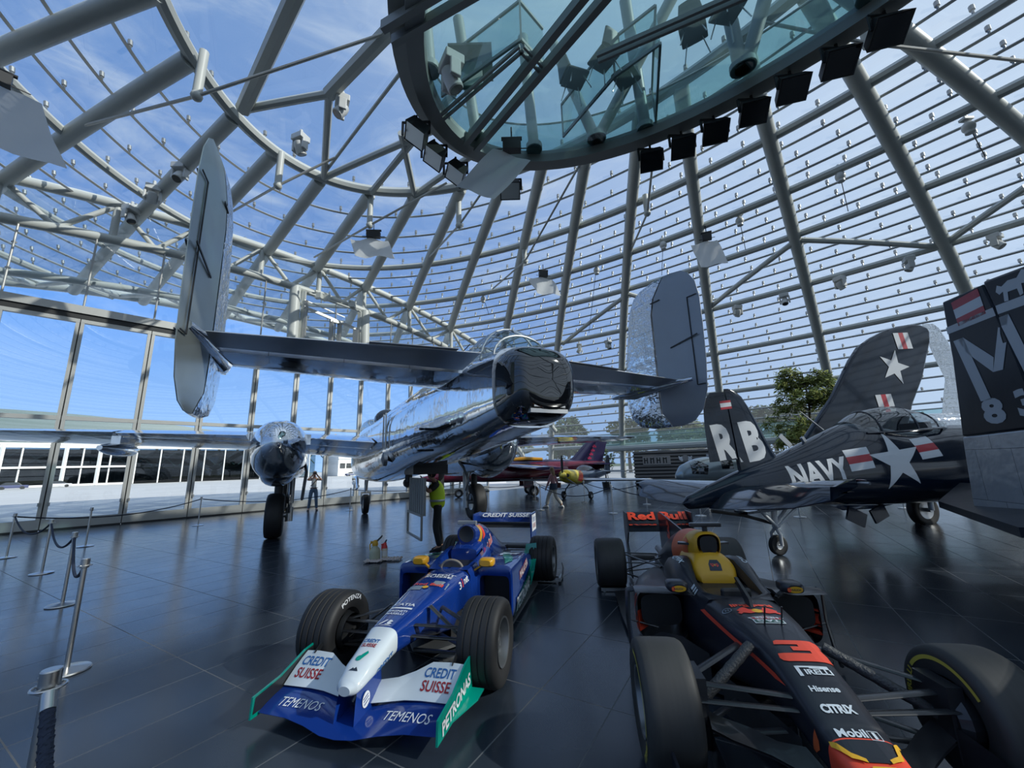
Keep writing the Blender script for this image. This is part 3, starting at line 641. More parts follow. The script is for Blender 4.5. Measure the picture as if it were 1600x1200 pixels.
for (p, q), wh in zip(BU, bw):
    o = V(*p); r = root('ring_spotlight', 'small round grey spotlight under a dome ring, ' + wh, 'lamp', o, group='round spotlights on the dome ring')
    b = MB(); b.ball((0, 0, -.1), (.17, .17, .2), 12, 8); b.cyl((0, 0, .05), (0, 0, .4), .05); b.cyl((0, 0, -.22), (0, 0, -.32), .12); b.build('head', whp, r)
    b = MB(); b.box((0, 0, .2), (.3, .2, .08)); b.build('bracket', barm, r, smooth=False)
    b = MB(); e = V(*q) - o; b.tube([V(0, 0, .1), e * .5, e], .015, 5); b.build('cable', black, r)
sheet = mat('reflector_sheet', (0.80, 0.82, 0.82), 0.5); _t = sheet.node_tree; _tl = _t.nodes.new('ShaderNodeBsdfTranslucent'); _tl.inputs[0].default_value = (0.85, 0.86, 0.86, 1); _m = _t.nodes.new('ShaderNodeMixShader'); _m.inputs[0].default_value = 0.5
_t.links.new(_t.nodes['Principled BSDF'].outputs[0], _m.inputs[1]); _t.links.new(_tl.outputs[0], _m.inputs[2]); _t.links.new(_m.outputs[0], _t.nodes['Material Output'].inputs[0])
def sheet_lamp(loc, w_, h_, yaw, tilt, label):
    r = root('reflector_lamp', label, 'reflector', loc, (0, 0, yaw), group='white reflector sheets under the dome')
    M = Matrix.Rotation(tilt, 4, 'X'); b = MB(); n = 8
    rows = [[M @ V(-w_ / 2 + w_ * i / n + .25 * w_ * (j / n - .5), .05 * w_ * math.sin(i * 1.1 + j * .7), -h_ * j / n) for i in range(n + 1)] for j in range(n + 1)]
    if w_ == 1.35 and h_ == 1.15:                       # the big sheet lies at a slant below the rim
        r.location = (.17, 8.98, 9.75); o_ = V(*r.location); K4 = [V(-.32, 8.75, 9.75), V(.67, 9.22, 9.75), V(-1.35, 9.28, 9.1), V(-.34, 9.87, 9.1)]
        rows = [[K4[0].lerp(K4[1], i / n).lerp(K4[2].lerp(K4[3], i / n), j / n) - o_ + V(0, 0, .03 * math.sin(i + j * .7)) for i in range(n + 1)] for j in range(n + 1)]
    b.loft(rows, closed=False, caps=False); b.build('sheet', sheet, r)
    b = MB(); b.box((0, -.1, .18), (w_ * .35, .22, .3)); b.cyl((-.2 * w_, -.1, .4), (.2 * w_, -.1, .4), .05); b.cyl((0, -.1, .3), (0, -.1, .75), .02); b.bar((-w_ * .3, -.1, .1), (w_ * .3, -.1, .1), .02, .02); b.build('lamp', black, r, smooth=False)
sheet_lamp((-12.9, 8.0, 11.5), 2.6, 1.7, .9, 1.1, 'white reflector sheet with sun patches at the left edge of the roof')
sheet_lamp((0, 0, 0), 1.35, 1.15, 0, 0, 'large white reflector sheet hanging from the left low end of the platform rim')
sheet_lamp((-6.2, 16.6, 12.2), 1.7, 1.25, 0.1, -.4, 'white reflector sheet hanging under a strut above the left tailplane')
sheet_lamp((1.85, 20.05, 11.75), 1.35, 1.25, 0.2, -.4, 'small white reflector sheet above the tail gun canopy')
sheet_lamp((9.1, 16.5, 11.55), 1.1, 1.3, -.4, -.15, 'nearly square white reflector sheet right above the right silver fin')
# ------------------------------------------------------------------ aircraft
def alu_skin(name, col, rough, pw, ph, wav=0.25, ws=3.0, metal=1.0, axes='XZ'):
    """polished sheet metal: gentle oil-canning waves and fine panel joints"""
    m = mat(name, col, rough, metal, var=0.05); t = m.node_tree; b = t.nodes['Principled BSDF']; l = t.links.new
    co = t.nodes.new('ShaderNodeTexCoord'); se = t.nodes.new('ShaderNodeSeparateXYZ'); cb = t.nodes.new('ShaderNodeCombineXYZ'); l(co.outputs['Object'], se.inputs[0])
    l(se.outputs[axes[0]], cb.inputs['X']); l(se.outputs[axes[1]], cb.inputs['Y'])
    br = t.nodes.new('ShaderNodeTexBrick'); br.inputs['Scale'].default_value = 1; br.inputs['Brick Width'].default_value = pw; br.inputs['Row Height'].default_value = ph; br.inputs['Mortar Size'].default_value = 0.004
    br.inputs['Color1'].default_value = (1, 1, 1, 1); br.inputs['Color2'].default_value = (0.93, 0.93, 0.93, 1); br.inputs['Mortar'].default_value = (0.35, 0.35, 0.35, 1); l(cb.outputs[0], br.inputs['Vector'])
    src = b.inputs['Base Color'].links[0].from_socket; mu = t.nodes.new('ShaderNodeMix'); mu.data_type = 'RGBA'; mu.blend_type = 'MULTIPLY'; mu.inputs[0].default_value = 1
    l(src, mu.inputs[6]); l(br.outputs['Color'], mu.inputs[7]); l(mu.outputs[2], b.inputs['Base Color'])
    n = t.nodes.new('ShaderNodeTexNoise'); n.inputs['Scale'].default_value = ws; n.inputs['Detail'].default_value = 2.5; l(co.outputs['Object'], n.inputs['Vector'])
    bp = t.nodes.new('ShaderNodeBump'); bp.inputs['Strength'].default_value = wav; bp.inputs['Distance'].default_value = 0.03; l(n.outputs['Fac'], bp.inputs['Height'])
    b2 = t.nodes.new('ShaderNodeBump'); b2.inputs['Strength'].default_value = 0.5; b2.inputs['Distance'].default_value = 0.006; l(br.outputs['Color'], b2.inputs['Height']); l(bp.outputs[0], b2.inputs['Normal']); l(b2.outputs[0], b.inputs['Normal'])
    return m
skin = alu_skin('polished_skin', (0.80, 0.82, 0.85), 0.07, 0.9, 0.42)
skinn = alu_skin('nacelle_skin', (0.78, 0.80, 0.82), 0.09, 6.0, 3.0, wav=.45, ws=2.6)
skinw = alu_skin('wrinkled_skin', (0.74, 0.76, 0.78), 0.09, 0.55, 0.6, wav=0.8, ws=7.0)
skinf = alu_skin('wing_skin', (0.78, 0.80, 0.83), 0.10, 0.8, 0.7, axes='YX')
greyp = mat('rudder_grey', (0.34, 0.36, 0.39), 0.32, 0.35, var=0.05)
dgrey = mat('elevator_grey', (0.30, 0.31, 0.33), 0.35, 0.2)
rsat = mat('satin_alu', (0.36, 0.40, 0.385), 0.30, 0.7, var=.12, vscale=3)
tyre = mat('tyre_rubber', (0.016, 0.016, 0.017), 0.62, var=0.2)
hubm = mat('wheel_metal', (0.45, 0.46, 0.47), 0.35, 0.8)
blackgl = mat('smoked_glass', (0.006, 0.007, 0.009), 0.03, spec=0.9, coat=0.6)
canopy = glass('canopy_glass', (0.74, 0.80, 0.82), 0.10)
def nf(t): return 5 * (0.2969 * math.sqrt(max(t, 0)) - 0.126 * t - 0.3516 * t * t + 0.2843 * t**3 - 0.1015 * t**4)
def foil(xl, xt, th, t0=0.0, t1=1.0, n=10):
    """outline of an airfoil section between chord fractions: (x, half thickness) up one side and back"""
    ts = [t0 + (t1 - t0) * (1 - math.cos(PI * i / n)) / 2 for i in range(n + 1)]; c = abs(xl - xt)
    up = [(xl + (xt - xl) * t, max(nf(t) * th * c, .004)) for t in ts]
    return up + [(x, -y) for x, y in reversed(up)]
def wing_sec(y, z, xl, xt, th, t0=0, t1=1, drop=0.0):
    return [V(x, y, z + h - drop * max(0, (abs(x - xl) / abs(xt - xl) - t0))) for x, h in foil(xl, xt, th, t0, t1)]
def fin_sec(z, y, xl, xt, th, t0=0, t1=1): return [V(x, y + h, z) for x, h in foil(xl, xt, th, t0, t1)]
def wheel(r, name, c, rad, wid, axis=(0, 1, 0), hub=hubm, hr=.5, label=None, treads=0, rimd=.7):
    """tyre with rounded shoulders, and a dished hub as its sub-part"""
    b = MB(); h = wid / 2
    pr = [(rad * hr, -h * .8), (rad * .80, -h), (rad * .93, -h * .92), (rad * .985, -h * .7), (rad, -h * .4), (rad, h * .4), (rad * .985, h * .7), (rad * .93, h * .92), (rad * .80, h), (rad * hr, h * .8)]
    b.lathe(pr, c, axis, 36); w_ = b.build(name, tyre, r, ang=50)
    b = MB(); b.lathe([(rad * hr, -h * .8), (rad * hr * .92, -h * .75), (rad * hr * .8, -h * rimd), (rad * .12, -h * (rimd - .1)), (0.0, -h * (rimd + .1))], c, axis, 28)
    b.lathe([(rad * hr, h * .8), (rad * hr * .92, h * .75), (rad * hr * .8, h * rimd), (rad * .12, h * (rimd - .1)), (0.0, h * (rimd + .1))], c, axis, 28)
    for k in range(8):
        a = 2 * PI * k / 8
    b.build('hub', hub, w_, ang=30); return w_

# ---- silver twin-finned bomber
B = root('bomber', 'polished silver twin-engined bomber with twin tail fins and dark glass tail gun position', 'airplane', (-4.043, 12.896, 0), (0, 0, PI / 2 + .478))
fk = [(6.45, 0, 1.95, .10, .12, .12, 2), (6.1, 0, 2.0, .42, .45, .45, 2.2), (5, 0, 2.2, .62, .85, .8, 2.6), (3, 0, 2.35, .70, 1.05, .98, 2.8), (0, 0, 2.38, .72, .98, 1.0, 2.8), (-3, 0, 2.44, .71, .92, .86, 2.8), (-5, 0, 2.54, .64, .84, .74, 2.9), (-7, 0, 2.64, .55, .76, .68, 3.0), (-8.4, 0, 2.70, .50, .62, .60, 3.1), (-9.2, 0, 2.70, .475, .48, .50, 3.3)]
b = MB(); b.loft(lerp_secs(fk, 60, seg=40)); fus = b.build('fuselage', skin, B)
b = MB(); b.loft(lerp_secs([(-9.19, 0, 2.69, .455, .45, .47, 3.4), (-9.42, 0, 2.69, .44, .44, .45, 3.2), (-9.6, 0, 2.68, .39, .39, .39, 3), (-9.7, 0, 2.68, .29, .28, .28, 2.6), (-9.72, 0, 2.68, .01, .01, .01, 2)], 14, seg=36)); b.build('tail_window', blackgl, B)
b = MB(); b.bar((-9.62, -.24, 2.34), (-9.62, .24, 2.34), .10, .045); b.bar((-9.64, -.2, 2.39), (-9.64, .2, 2.39), .08, .02); b.build('gun_slot', hubm, B, smooth=False)
b = MB(); b.loft(lerp_secs([(-9.15, 0, 3.1, .30, .05, .02, 2), (-9.1, 0, 3.1, .38, .26, .05, 2.2), (-8.85, 0, 3.12, .42, .42, .05, 2.2), (-8.4, 0, 3.14, .42, .46, .05, 2.2), (-7.8, 0, 3.2, .36, .36, .05, 2.1), (-7.2, 0, 3.3, .2, .14, .05, 2)], 16, seg=24)); cp = b.build('gun_canopy', canopy, B)
b = MB()
def arch(b, x, w_, z0, h, r, x1=None):
    b.tube([(x + ((x1 - x) * math.sin(PI * i / 14) if x1 else 0), w_ * math.cos(PI * i / 14), z0 + h * math.sin(PI * i / 14)) for i in range(15)], r, 6)
for x, w_, z0, h in ((-9.08, .39, 3.08, .30), (-8.75, .425, 3.1, .47), (-8.3, .42, 3.12, .49), (-7.85, .365, 3.18, .40)): arch(b, x, w_, z0, h, .016)
for y in (-.2, 0, .2): b.tube([(-9.08, y * .9, 3.08 + .3 * math.sqrt(1 - (y / .4) ** 2)), (-8.75, y, 3.1 + .47 * math.sqrt(1 - (y / .43) ** 2)), (-8.3, y, 3.12 + .49 * math.sqrt(1 - (y / .42) ** 2)), (-7.85, y, 3.18 + .4 * math.sqrt(1 - (y / .37) ** 2)), (-7.2, y * .5, 3.42)], .013, 6)
b.build('canopy_frame', hubm, cp)
b = MB(); b.ball((-8.6, 0, 3.1), (.3, .25, .2), 12, 8); b.build('gunner_seat', black, cp)
# tailplane and elevators
zt = 3.12
b = MB(); b.loft([wing_sec(y, zt, -6.75 - .18 * abs(y), -8.95 + .12 * abs(y), .10, 0, .66) for y in (-3.32, -2.2, -1.1, 0, 1.1, 2.2, 3.32)]); b.build('tailplane', skinf, B)
for sg in (-1, 1):
    b = MB(); b.loft([wing_sec(sg * y, zt + .02, -6.75 - .18 * y, -9.0 + .10 * y, .10, .68, 1) for y in (.5, 1.2, 2.2, 2.9, 3.3)]); b.build('elevator', mat('elevator_paint', (0.66, 0.67, 0.69), 0.30, 0.85), B)
    b = MB(); b.loft([wing_sec(sg * y, zt + .03, -6.75 - .18 * y, -9.03 + .10 * y, .10, .9, 1.02) for y in (.8, 1.8)]); b.build('trim_tab', greyp, B)
    Y = sg * 3.4
    LV = [(2.36, -7.95, -8.6), (2.42, -7.62, -8.83), (2.6, -7.4, -9.02), (2.9, -7.3, -9.13), (3.4, -7.32, -9.18), (4.0, -7.42, -9.2), (4.5, -7.52, -9.2), (4.8, -7.6, -9.15), (5.0, -7.72, -9.03), (5.1, -7.9, -8.9), (5.155, -8.2, -8.65)]
    def frac(z, lo, hi): xh = -8.36 if z < 2.45 else -8.2 - .0 * z if z < 4.7 else -8.2 - (z - 4.7) * .7; return min(max((lo - xh) / (lo - hi), .1), .9)
    b = MB(); b.loft([fin_sec(z, Y, a, c, .085, 0, frac(z, a, c) - .012) for z, a, c in LV]); f = b.build('tail_fin', skinw, B)
    b = MB(); b.loft([fin_sec(z, Y, a, c, .085, frac(z, a, c) + .012, 1) for z, a, c in LV]); rd = b.build('rudder', greyp if sg < 0 else rsat, B)
    b = MB(); 
    for yy in (-.07, .07):
        b.bar((-9.16, Y + yy * .3, 4.55), (-8.98, Y + yy * .45, 4.55), .01, .012); b.bar((-8.98, Y + yy * .45, 4.55), (-8.98, Y + yy * .45, 3.0), .012, .012); b.bar((-8.98, Y + yy * .45, 3.0), (-9.13, Y + yy * .3, 3.0), .01, .012)
        b.bar((-8.55, Y + yy * .9, 3.75), (-9.1, Y + yy * .6, 3.85), .012, .02); b.bar((-8.2, Y + yy, 4.72), (-8.42, Y + yy, 4.72), .012, .02)
    b.build('tab_linkage', black, rd, smooth=False)
    b = MB(); b.tube([(-6.9, Y, zt), (-7.6, Y - sg * .05, zt), (-8.9, Y, zt)], [.05, .16, .05], 10); b.build('fin_fairing', skin, B)
# wings
WS = [(.3, 2.46, 2.2, -2.35, .16), (2.95, 2.66, 1.9, -2.0, .15), (4.0, 2.70, 1.7, -1.85, .14), (7.0, 2.76, 1.25, -1.45, .13), (9.8, 2.82, .75, -1.0, .12), (10.25, 2.83, .35, -.7, .10)]
def wlerp(y):
    for p, q in zip(WS, WS[1:]):
        if p[0] <= y <= q[0]: f = (y - p[0]) / (q[0] - p[0]); return [a + (c - a) * f for a, c in zip(p, q)]
for sg, sd_ in ((1, 'port'), (-1, 'starboard')):
    b = MB(); b.loft([wing_sec(sg * y, z, a, c, th, 0, .80) for y, z, a, c, th in WS]); b.build('wing', skinf, B)
    for nm, y0, y1, dr in (('flap', .75, 2.25, .12), ('flap', 3.65, 6.1, .12), ('aileron', 6.15, 9.75, .02)):
        b = MB(); b.loft([wing_sec(sg * y, wlerp(y)[1], wlerp(y)[2], wlerp(y)[3], wlerp(y)[4], .812, 1, dr) for y in (y0, (y0 + y1) / 2, y1)]); b.build(nm, skinf, B)
    Y = sg * 2.95
    b = MB(); b.loft(lerp_secs([(3.7, Y, 2.2, .55, .55, .55, 2), (3.5, Y, 2.2, .70, .70, .70, 2), (2.4, Y, 2.2, .72, .74, .76, 2.1), (0.5, Y, 2.28, .68, .80, .82, 2.2), (-1.0, Y, 2.32, .66, .80, .80, 2.2), (-1.9, Y, 2.34, .60, .70, .74, 2.2), (-2.4, Y, 2.38, .48, .56, .60, 2.2), (-2.75, Y, 2.42, .30, .36, .38, 2.1), (-2.90, Y, 2.44, .10, .13, .13, 2), (-2.92, Y, 2.44, .01, .01, .01, 2)], 30, seg=32)); b.build('nacelle', skinn, B)
    b = MB(); b.loft(lerp_secs([(-.4, Y, 1.72, .30, .1, .22, 2), (-1.2, Y, 1.75, .40, .2, .34, 2.2), (-1.9, Y, 1.86, .34, .2, .3, 2.2), (-2.3, Y, 1.98, .1, .1, .1, 2)], 12, seg=20)); b.build('wheel_bay_fairing', skinn, B)
    b = MB(); b.tube([(-.2, Y - sg * .62, 1.95), (-.75, Y - sg * .66, 1.75), (-1.1, Y - sg * .62, 1.35), (-.8, Y - sg * .6, 1.05)], .04, 6, flat=1.6); b.build('gear_door', dgrey, B)
    # main gear, wheel outboard of its leg
    wheel(B, 'main_wheel', (0, Y + sg * .05, .6), .60, .44, hr=.45)
    b = MB(); yl = Y - sg * .30; b.cyl((0, yl, .9), (.05, yl, 1.8), .095); b.cyl((0, yl, .62), (0, yl, 1.1), .06); b.cyl((0, yl, .6), (0, Y, .6), .07); b.bar((.0, yl, .98), (-.5, yl, 1.75), .05, .05); b.tube([(-.1, yl, 1.15), (-.26, yl, .9), (-.1, yl, .66)], .03, 6); b.cyl((-.02, yl, .42), (0, yl, .8), .1); b.build('main_leg', hubm, B)
    b = MB(); b.cyl((0, Y, .6), (0, Y, 1.7), .11); b.build('axle_strut', black, B)
    # propeller
    b = MB(); b.lathe([(0, .35), (.12, .25), (.2, 0), (.2, -.15)], (3.75, Y, 2.2), (1, 0, 0), 16); pr_ = b.build('spinner', hubm, B)
    yt = mat('prop_tip_yellow', (.75, .42, .03), .5)
    for k in range(3):
        a = PI + k * 2 * PI / 3; d = V(0, math.sin(a), math.cos(a)); c = V(3.8, Y, 2.2); b = MB()
        b.loft([[c + d * r_ + V(wd * .5 * s1, 0, 0) + V(0, 1, 0).cross(d) * 0 + d.cross(V(1, 0, 0)) * wd * s2 for s1, s2 in ((-.2, -.5), (.2, -.1), (.25, .5), (-.15, .1))] for r_, wd in ((.15, .14), (.6, .26), (1.3, .28), (1.75, .2))])
        b.loft([[c + d * r_ + V(wd * .5 * s1, 0, 0) + d.cross(V(1, 0, 0)) * wd * s2 for s1, s2 in ((-.2, -.5), (.2, -.1), (.25, .5), (-.15, .1))] for r_, wd in ((1.75, .2), (1.9, .08))], mi=1)
        b.build('propeller_blade', [black, yt], pr_)
b = MB(); b.loft(lerp_secs([(.3, 6.2, 2.42, .04, .04, .04, 2), (-.2, 6.2, 2.40, .14, .12, .14, 2), (-1.3, 6.2, 2.38, .18, .13, .13, 2), (-1.9, 6.2, 2.38, .05, .05, .05, 2)], 10, seg=16)); b.box((-.7, 6.2, 2.58), (.9, .16, .3)); b.build('wing_pod', skinn, B)
# nose gear, its doors, boarding hatch, details
wheel(B, 'nose_wheel', (4.75, 0, .39), .39, .24, hr=.45)
b = MB(); b.cyl((4.75, .17, .39), (4.75, .17, .85), .035); b.cyl((4.75, -.17, .39), (4.75, -.17, .85), .035); b.bar((4.75, -.2, .85), (4.75, .2, .85), .08, .08); b.cyl((4.75, 0, .85), (4.8, 0, 1.7), .07); b.bar((4.75, 0, .9), (4.2, 0, 1.5), .05, .05); b.build('nose_leg', hubm, B)
b = MB(); b.tube([(5.5, .42, 1.45), (4.8, .52, 1.35), (4.0, .48, 1.4), (3.9, .46, 1.05)], .05, 8, flat=3.5); b.build('nose_gear_door', skin, B)
hb = mat('hatch_grey', (.30, .31, .30), .45, .3)
b = MB(); b.box((-4.5, .15, 1.2), (1.25, .05, .74)); 
for k in range(7): b.box((-5.0 + k * .17, .18, 1.2), (.03, .03, .7))
b.build('hatch_door', hb, B, smooth=False)
b = MB()
for x in (-3.9, -5.1): b.bar((x, .2, .85), (x, .2, .38), .04, .04)
b.bar((-3.9, .2, .38), (-5.1, .2, .38), .04, .04); b.bar((-3.9, .2, .84), (-5.1, .2, .84), .05, .05); b.build('boarding_ladder', hb, B, smooth=False)
b = MB()
for x0, y0, x1, y1 in ((-4.8, -.42, -3.95, -.42), (-4.8, .3, -3.95, .3), (-4.8, -.42, -4.8, .3), (-3.95, -.42, -3.95, .3)): b.bar((x0, y0, 1.74), (x1, y1, 1.74), .03, .2)
b.build('hatch_well', black, B, smooth=False)
tr_ = bvh(fus)
decal('waist_window', shape([rect(-.14, -.38, .14, .38)]), tr_, (-3.6, 1, 2.66), (-1, 0, 0), (0, 0, 1), blackgl, B, far=1)
b = MB(); b.bar((-3.45, .73, 2.25), (-3.45, .73, 3.06), .03, .03); b.bar((-3.76, .73, 2.25), (-3.76, .73, 3.06), .03, .03); b.lathe([(.0, .05), (.16, .0), (.16, -.08)], (-3.6, .74, 2.0), (0, 1, 0), 14); b.build('window_frame', hubm, B)
b = MB()
for x, z in ((-7.3, 2.35), (-7.0, 2.38), (-6.9, 2.05)): b.tube([(x, .5, z), (x - .1, .78, z - .01)], .02, 6)
b.tube([(-6.2, .3, 3.35), (-8.0, .28, 3.55)], .008, 5); b.cyl((-3, 0, 1.62), (-3, 0, 1.45), .09); b.cyl((-3.05, 0, 1.42), (-2.9, 0, 1.42), .12, seg=10); b.build('antenna', black, B)
b = MB(); b.loft(lerp_secs([(4.6, 0, 3.3, .1, .1, .1, 2), (4.1, 0, 3.3, .42, .35, .1, 2.2), (3.0, 0, 3.35, .45, .38, .1, 2.3), (2.0, 0, 3.3, .3, .1, .1, 2)], 10, seg=20)); b.build('cockpit_canopy', canopy, B)
b = MB(); b.ball((.4, 0, 3.35), (.42, .42, .4), 18, 10); b.build('dorsal_turret', blackgl, B)

# ---- dark navy fighter with folded wings
navy = mat('gloss_navy', (0.006, 0.012, 0.024), 0.12, bump=0.10, bscale=3.0, coat=.35, spec=.3, var=0.15)
lwhite = mat('marking_white', (0.62, 0.64, 0.66), 0.35); lred = mat('marking_red', (0.42, 0.02, 0.035), 0.35)
A = root('fighter', 'glossy navy fighter with white RB tail letters, star on its side and raised folded wing', 'airplane', (4.892, 7.895, 0), (0, -.065, .185))
kk = [(8.75, 0, 1.1, .58, .58, .58, 2), (8.6, 0, 1.1, .66, .66, .66, 2), (8.1, 0, 1.1, .71, .72, .71, 2), (6.8, 0, 1.12, .72, .76, .72, 2.1), (5.2, 0, 1.16, .68, .88, .70, 2.2), (4.4, 0, 1.18, .64, .90, .68, 2.2), (3.4, 0, 1.2, .61, .86, .62, 2.2), (2.2, 0, 1.22, .55, 1.08, .56, 2.1), (1.1, 0, 1.24, .45, .78, .46, 2.1), (.3, 0, 1.24, .34, .54, .36, 2.1), (-.6, 0, 1.22, .23, .36, .27, 2.1), (-1.3, 0, 1.18, .15, .2, .19, 2), (-1.7, 0, 1.13, .09, .11, .12, 2), (-1.8, 0, 1.12, .02, .02, .02, 2)]
b = MB(); b.loft(lerp_secs(kk, 64, seg=36)); fa = b.build('fuselage', navy, A)
b = MB(); b.lathe([(.0, .02), (.55, .0), (.56, -.1)], (8.72, 0, 1.1), (1, 0, 0), 28); b.build('engine_face', black, A)
b = MB(); b.lathe([(0, .5), (.1, .4), (.16, .1), (.16, 0)], (8.7, 0, 1.1), (1, 0, 0), 16); pr_ = b.build('spinner', hubm, A)
for k in range(4):
    a = PI / 4 + k * PI / 2; d = V(0, math.sin(a), math.cos(a)); c = V(8.95, 0, 1.1); b = MB(); n_ = d.cross(V(1, 0, 0))
    b.loft([[c + d * r_ + V(wd * .25 * s1, 0, 0) + n_ * wd * s2 for s1, s2 in ((-.6, -.5), (.1, 0), (.6, .5), (-.1, 0.05))] for r_, wd in ((.15, .12), (.7, .3), (1.4, .32), (2.0, .1))]); b.build('propeller_blade', black, pr_)
FL_ = [(1.45, .75, -1.1), (1.8, .36, -1.10), (2.1, .22, -1.09), (2.5, .08, -1.07), (2.8, -.04, -1.03), (3.0, -.14, -.95), (3.12, -.26, -.83), (3.18, -.4, -.66)]
b = MB(); b.loft([fin_sec(z, 0, a, c, .075, 0, (a + .50) / (a - c)) for z, a, c in FL_]); fn = b.build('tail_fin', navy, A)
b = MB(); b.loft([fin_sec(z, 0, a, c, .075, (a + .53) / (a - c), 1) for z, a, c in FL_[1:-1]]); rd = b.build('rudder', navy, A)
for sg in (-1, 1):
    tz = .24 if sg < 0 else .10
    SB = [(.12, .26, -.74, 1.27), (1.3, -.20, -.82, 1.27 + tz * .45), (2.2, -.58, -.90, 1.27 + tz * .82), (2.52, -.76, -.96, 1.27 + tz * .97), (2.62, -.88, -1.0, 1.27 + tz)]
    b = MB(); b.loft([wing_sec(sg * y, z, a, c - .55, .085, 0, (a - c) / (a - c + .55)) for y, a, c, z in SB]); b.build('tailplane', navy, A)
    b = MB(); b.loft([[V(x, sg * y, zz) for x, zz in ((c - .02, z + .045), (c - .35, z - .02), (te, z - dr), (te - .0, z - dr - .012), (c - .3, z - .11), (c - .02, z - .05))] for y, c, te, z, dr in ((.24, -.75, -1.46, 1.27, .24), (1.3, -.83, -1.58, 1.27 + tz * .45, .26), (2.1, -.9, -1.55, 1.27 + tz * .8, .25), (2.5, -.97, -1.36, 1.27 + tz * .96, .18), (2.6, -1.0, -1.2, 1.27 + tz, .1))]); b.build('elevator', navy, A)
b = MB(); b.tube([(-1.0, -2.6, 1.5), (-1.0, -2.74, 1.5)], .02, 6); b.build('tip_light', hubm, A)
tf = bvh(fn, rd); tb = bvh(fa)
word('R', tf, (-.70, -1, 2.12), (1, 0, .07), (-.12, 0, 1), .46, lwhite, A, height=.78, bold=.05, far=1.0)
word('B', tf, (-.12, -1, 2.13), (1, 0, .07), (-.12, 0, 1), .44, lwhite, A, height=.78, bold=.05, far=1.0)
decal('flag', shape([rect(-.12, .04, .12, .085), rect(-.12, -.04, .12, .04), rect(-.12, -.085, .12, -.04)]), tf, (-.55, -1, 2.86), (1, 0, .04), (0, 0, 1), [lred, lwhite], A, mis=[0, 1, 0], far=1.0)
word('NAVY', tb, (.86, -1.4, 1.43), (1, 0, .07), (-.05, 0, 1), 1.18, lwhite, A, height=.42, bold=.04)
def roundel(tr, o, u, v, r, par, gap=1.16):
    decal('star', shape([star(r)]), tr, o, u, v, lwhite, par)
    for sg in (-1, 1):
        x0, x1 = sorted((sg * r * gap * .78, sg * r * 1.75))
        decal('bar', shape([rect(x0, .34 * r, x1, .56 * r), rect(x0, .12 * r, x1, .34 * r), rect(x0, -.10 * r, x1, .12 * r)]), tr, o, u, v, [lwhite, lred], par, mis=[0, 1, 0])
roundel(tb, (2.52, -1.4, 1.50), (1, 0, .05), (0, 0, 1), .60, A)
# canopy with frames
b = MB(); b.loft(lerp_secs([(2.1, 0, 2.05, .32, .28, .02, 2.2), (2.5, 0, 2.03, .38, .47, .02, 2.2), (3.1, 0, 2.02, .40, .56, .02, 2.2), (3.6, 0, 2.02, .40, .50, .02, 2.2), (4.2, 0, 2.02, .36, .28, .02, 2), (4.65, 0, 2.04, .15, .04, .02, 2)], 18, seg=24)); cy = b.build('canopy', canopy, A)
b = MB(); arch(b, 3.45, .405, 2.02, .53, .022); arch(b, 2.55, .39, 2.02, .49, .022); arch(b, 4.0, .38, 2.0, .40, .02); b.tube([(2.2, -.36, 2.06), (3, -.42, 2.03), (4.1, -.40, 2.03), (4.65, 0, 2.06), (4.1, .40, 2.03), (3, .42, 2.03), (2.2, .36, 2.06)], .025, 6); b.build('canopy_frame', navy, cy)
b = MB(); b.box((2.6, 0, 2.15), (.12, .4, .5)); b.box((3.0, 0, 2.0), (.5, .42, .1)); b.build('pilot_seat', black, cy, smooth=False)
b = MB(); b.box((3.95, 0, 2.08), (.08, .55, .2)); b.build('instrument_panel', black, cy, smooth=False)
b = MB(); b.tube([(1.6, 0, 2.2), (1.15, 0, 2.62)], [.02, .008], 6); b.build('antenna_mast', hubm, A)
b = MB(); b.bar((.75, 0, 1.95), (.55, 0, 2.18), .02, .1); b.bar((1.1, 0, 2.0), (1.05, 0, 2.1), .06, .06); b.build('aerial', hubm, A, smooth=False)
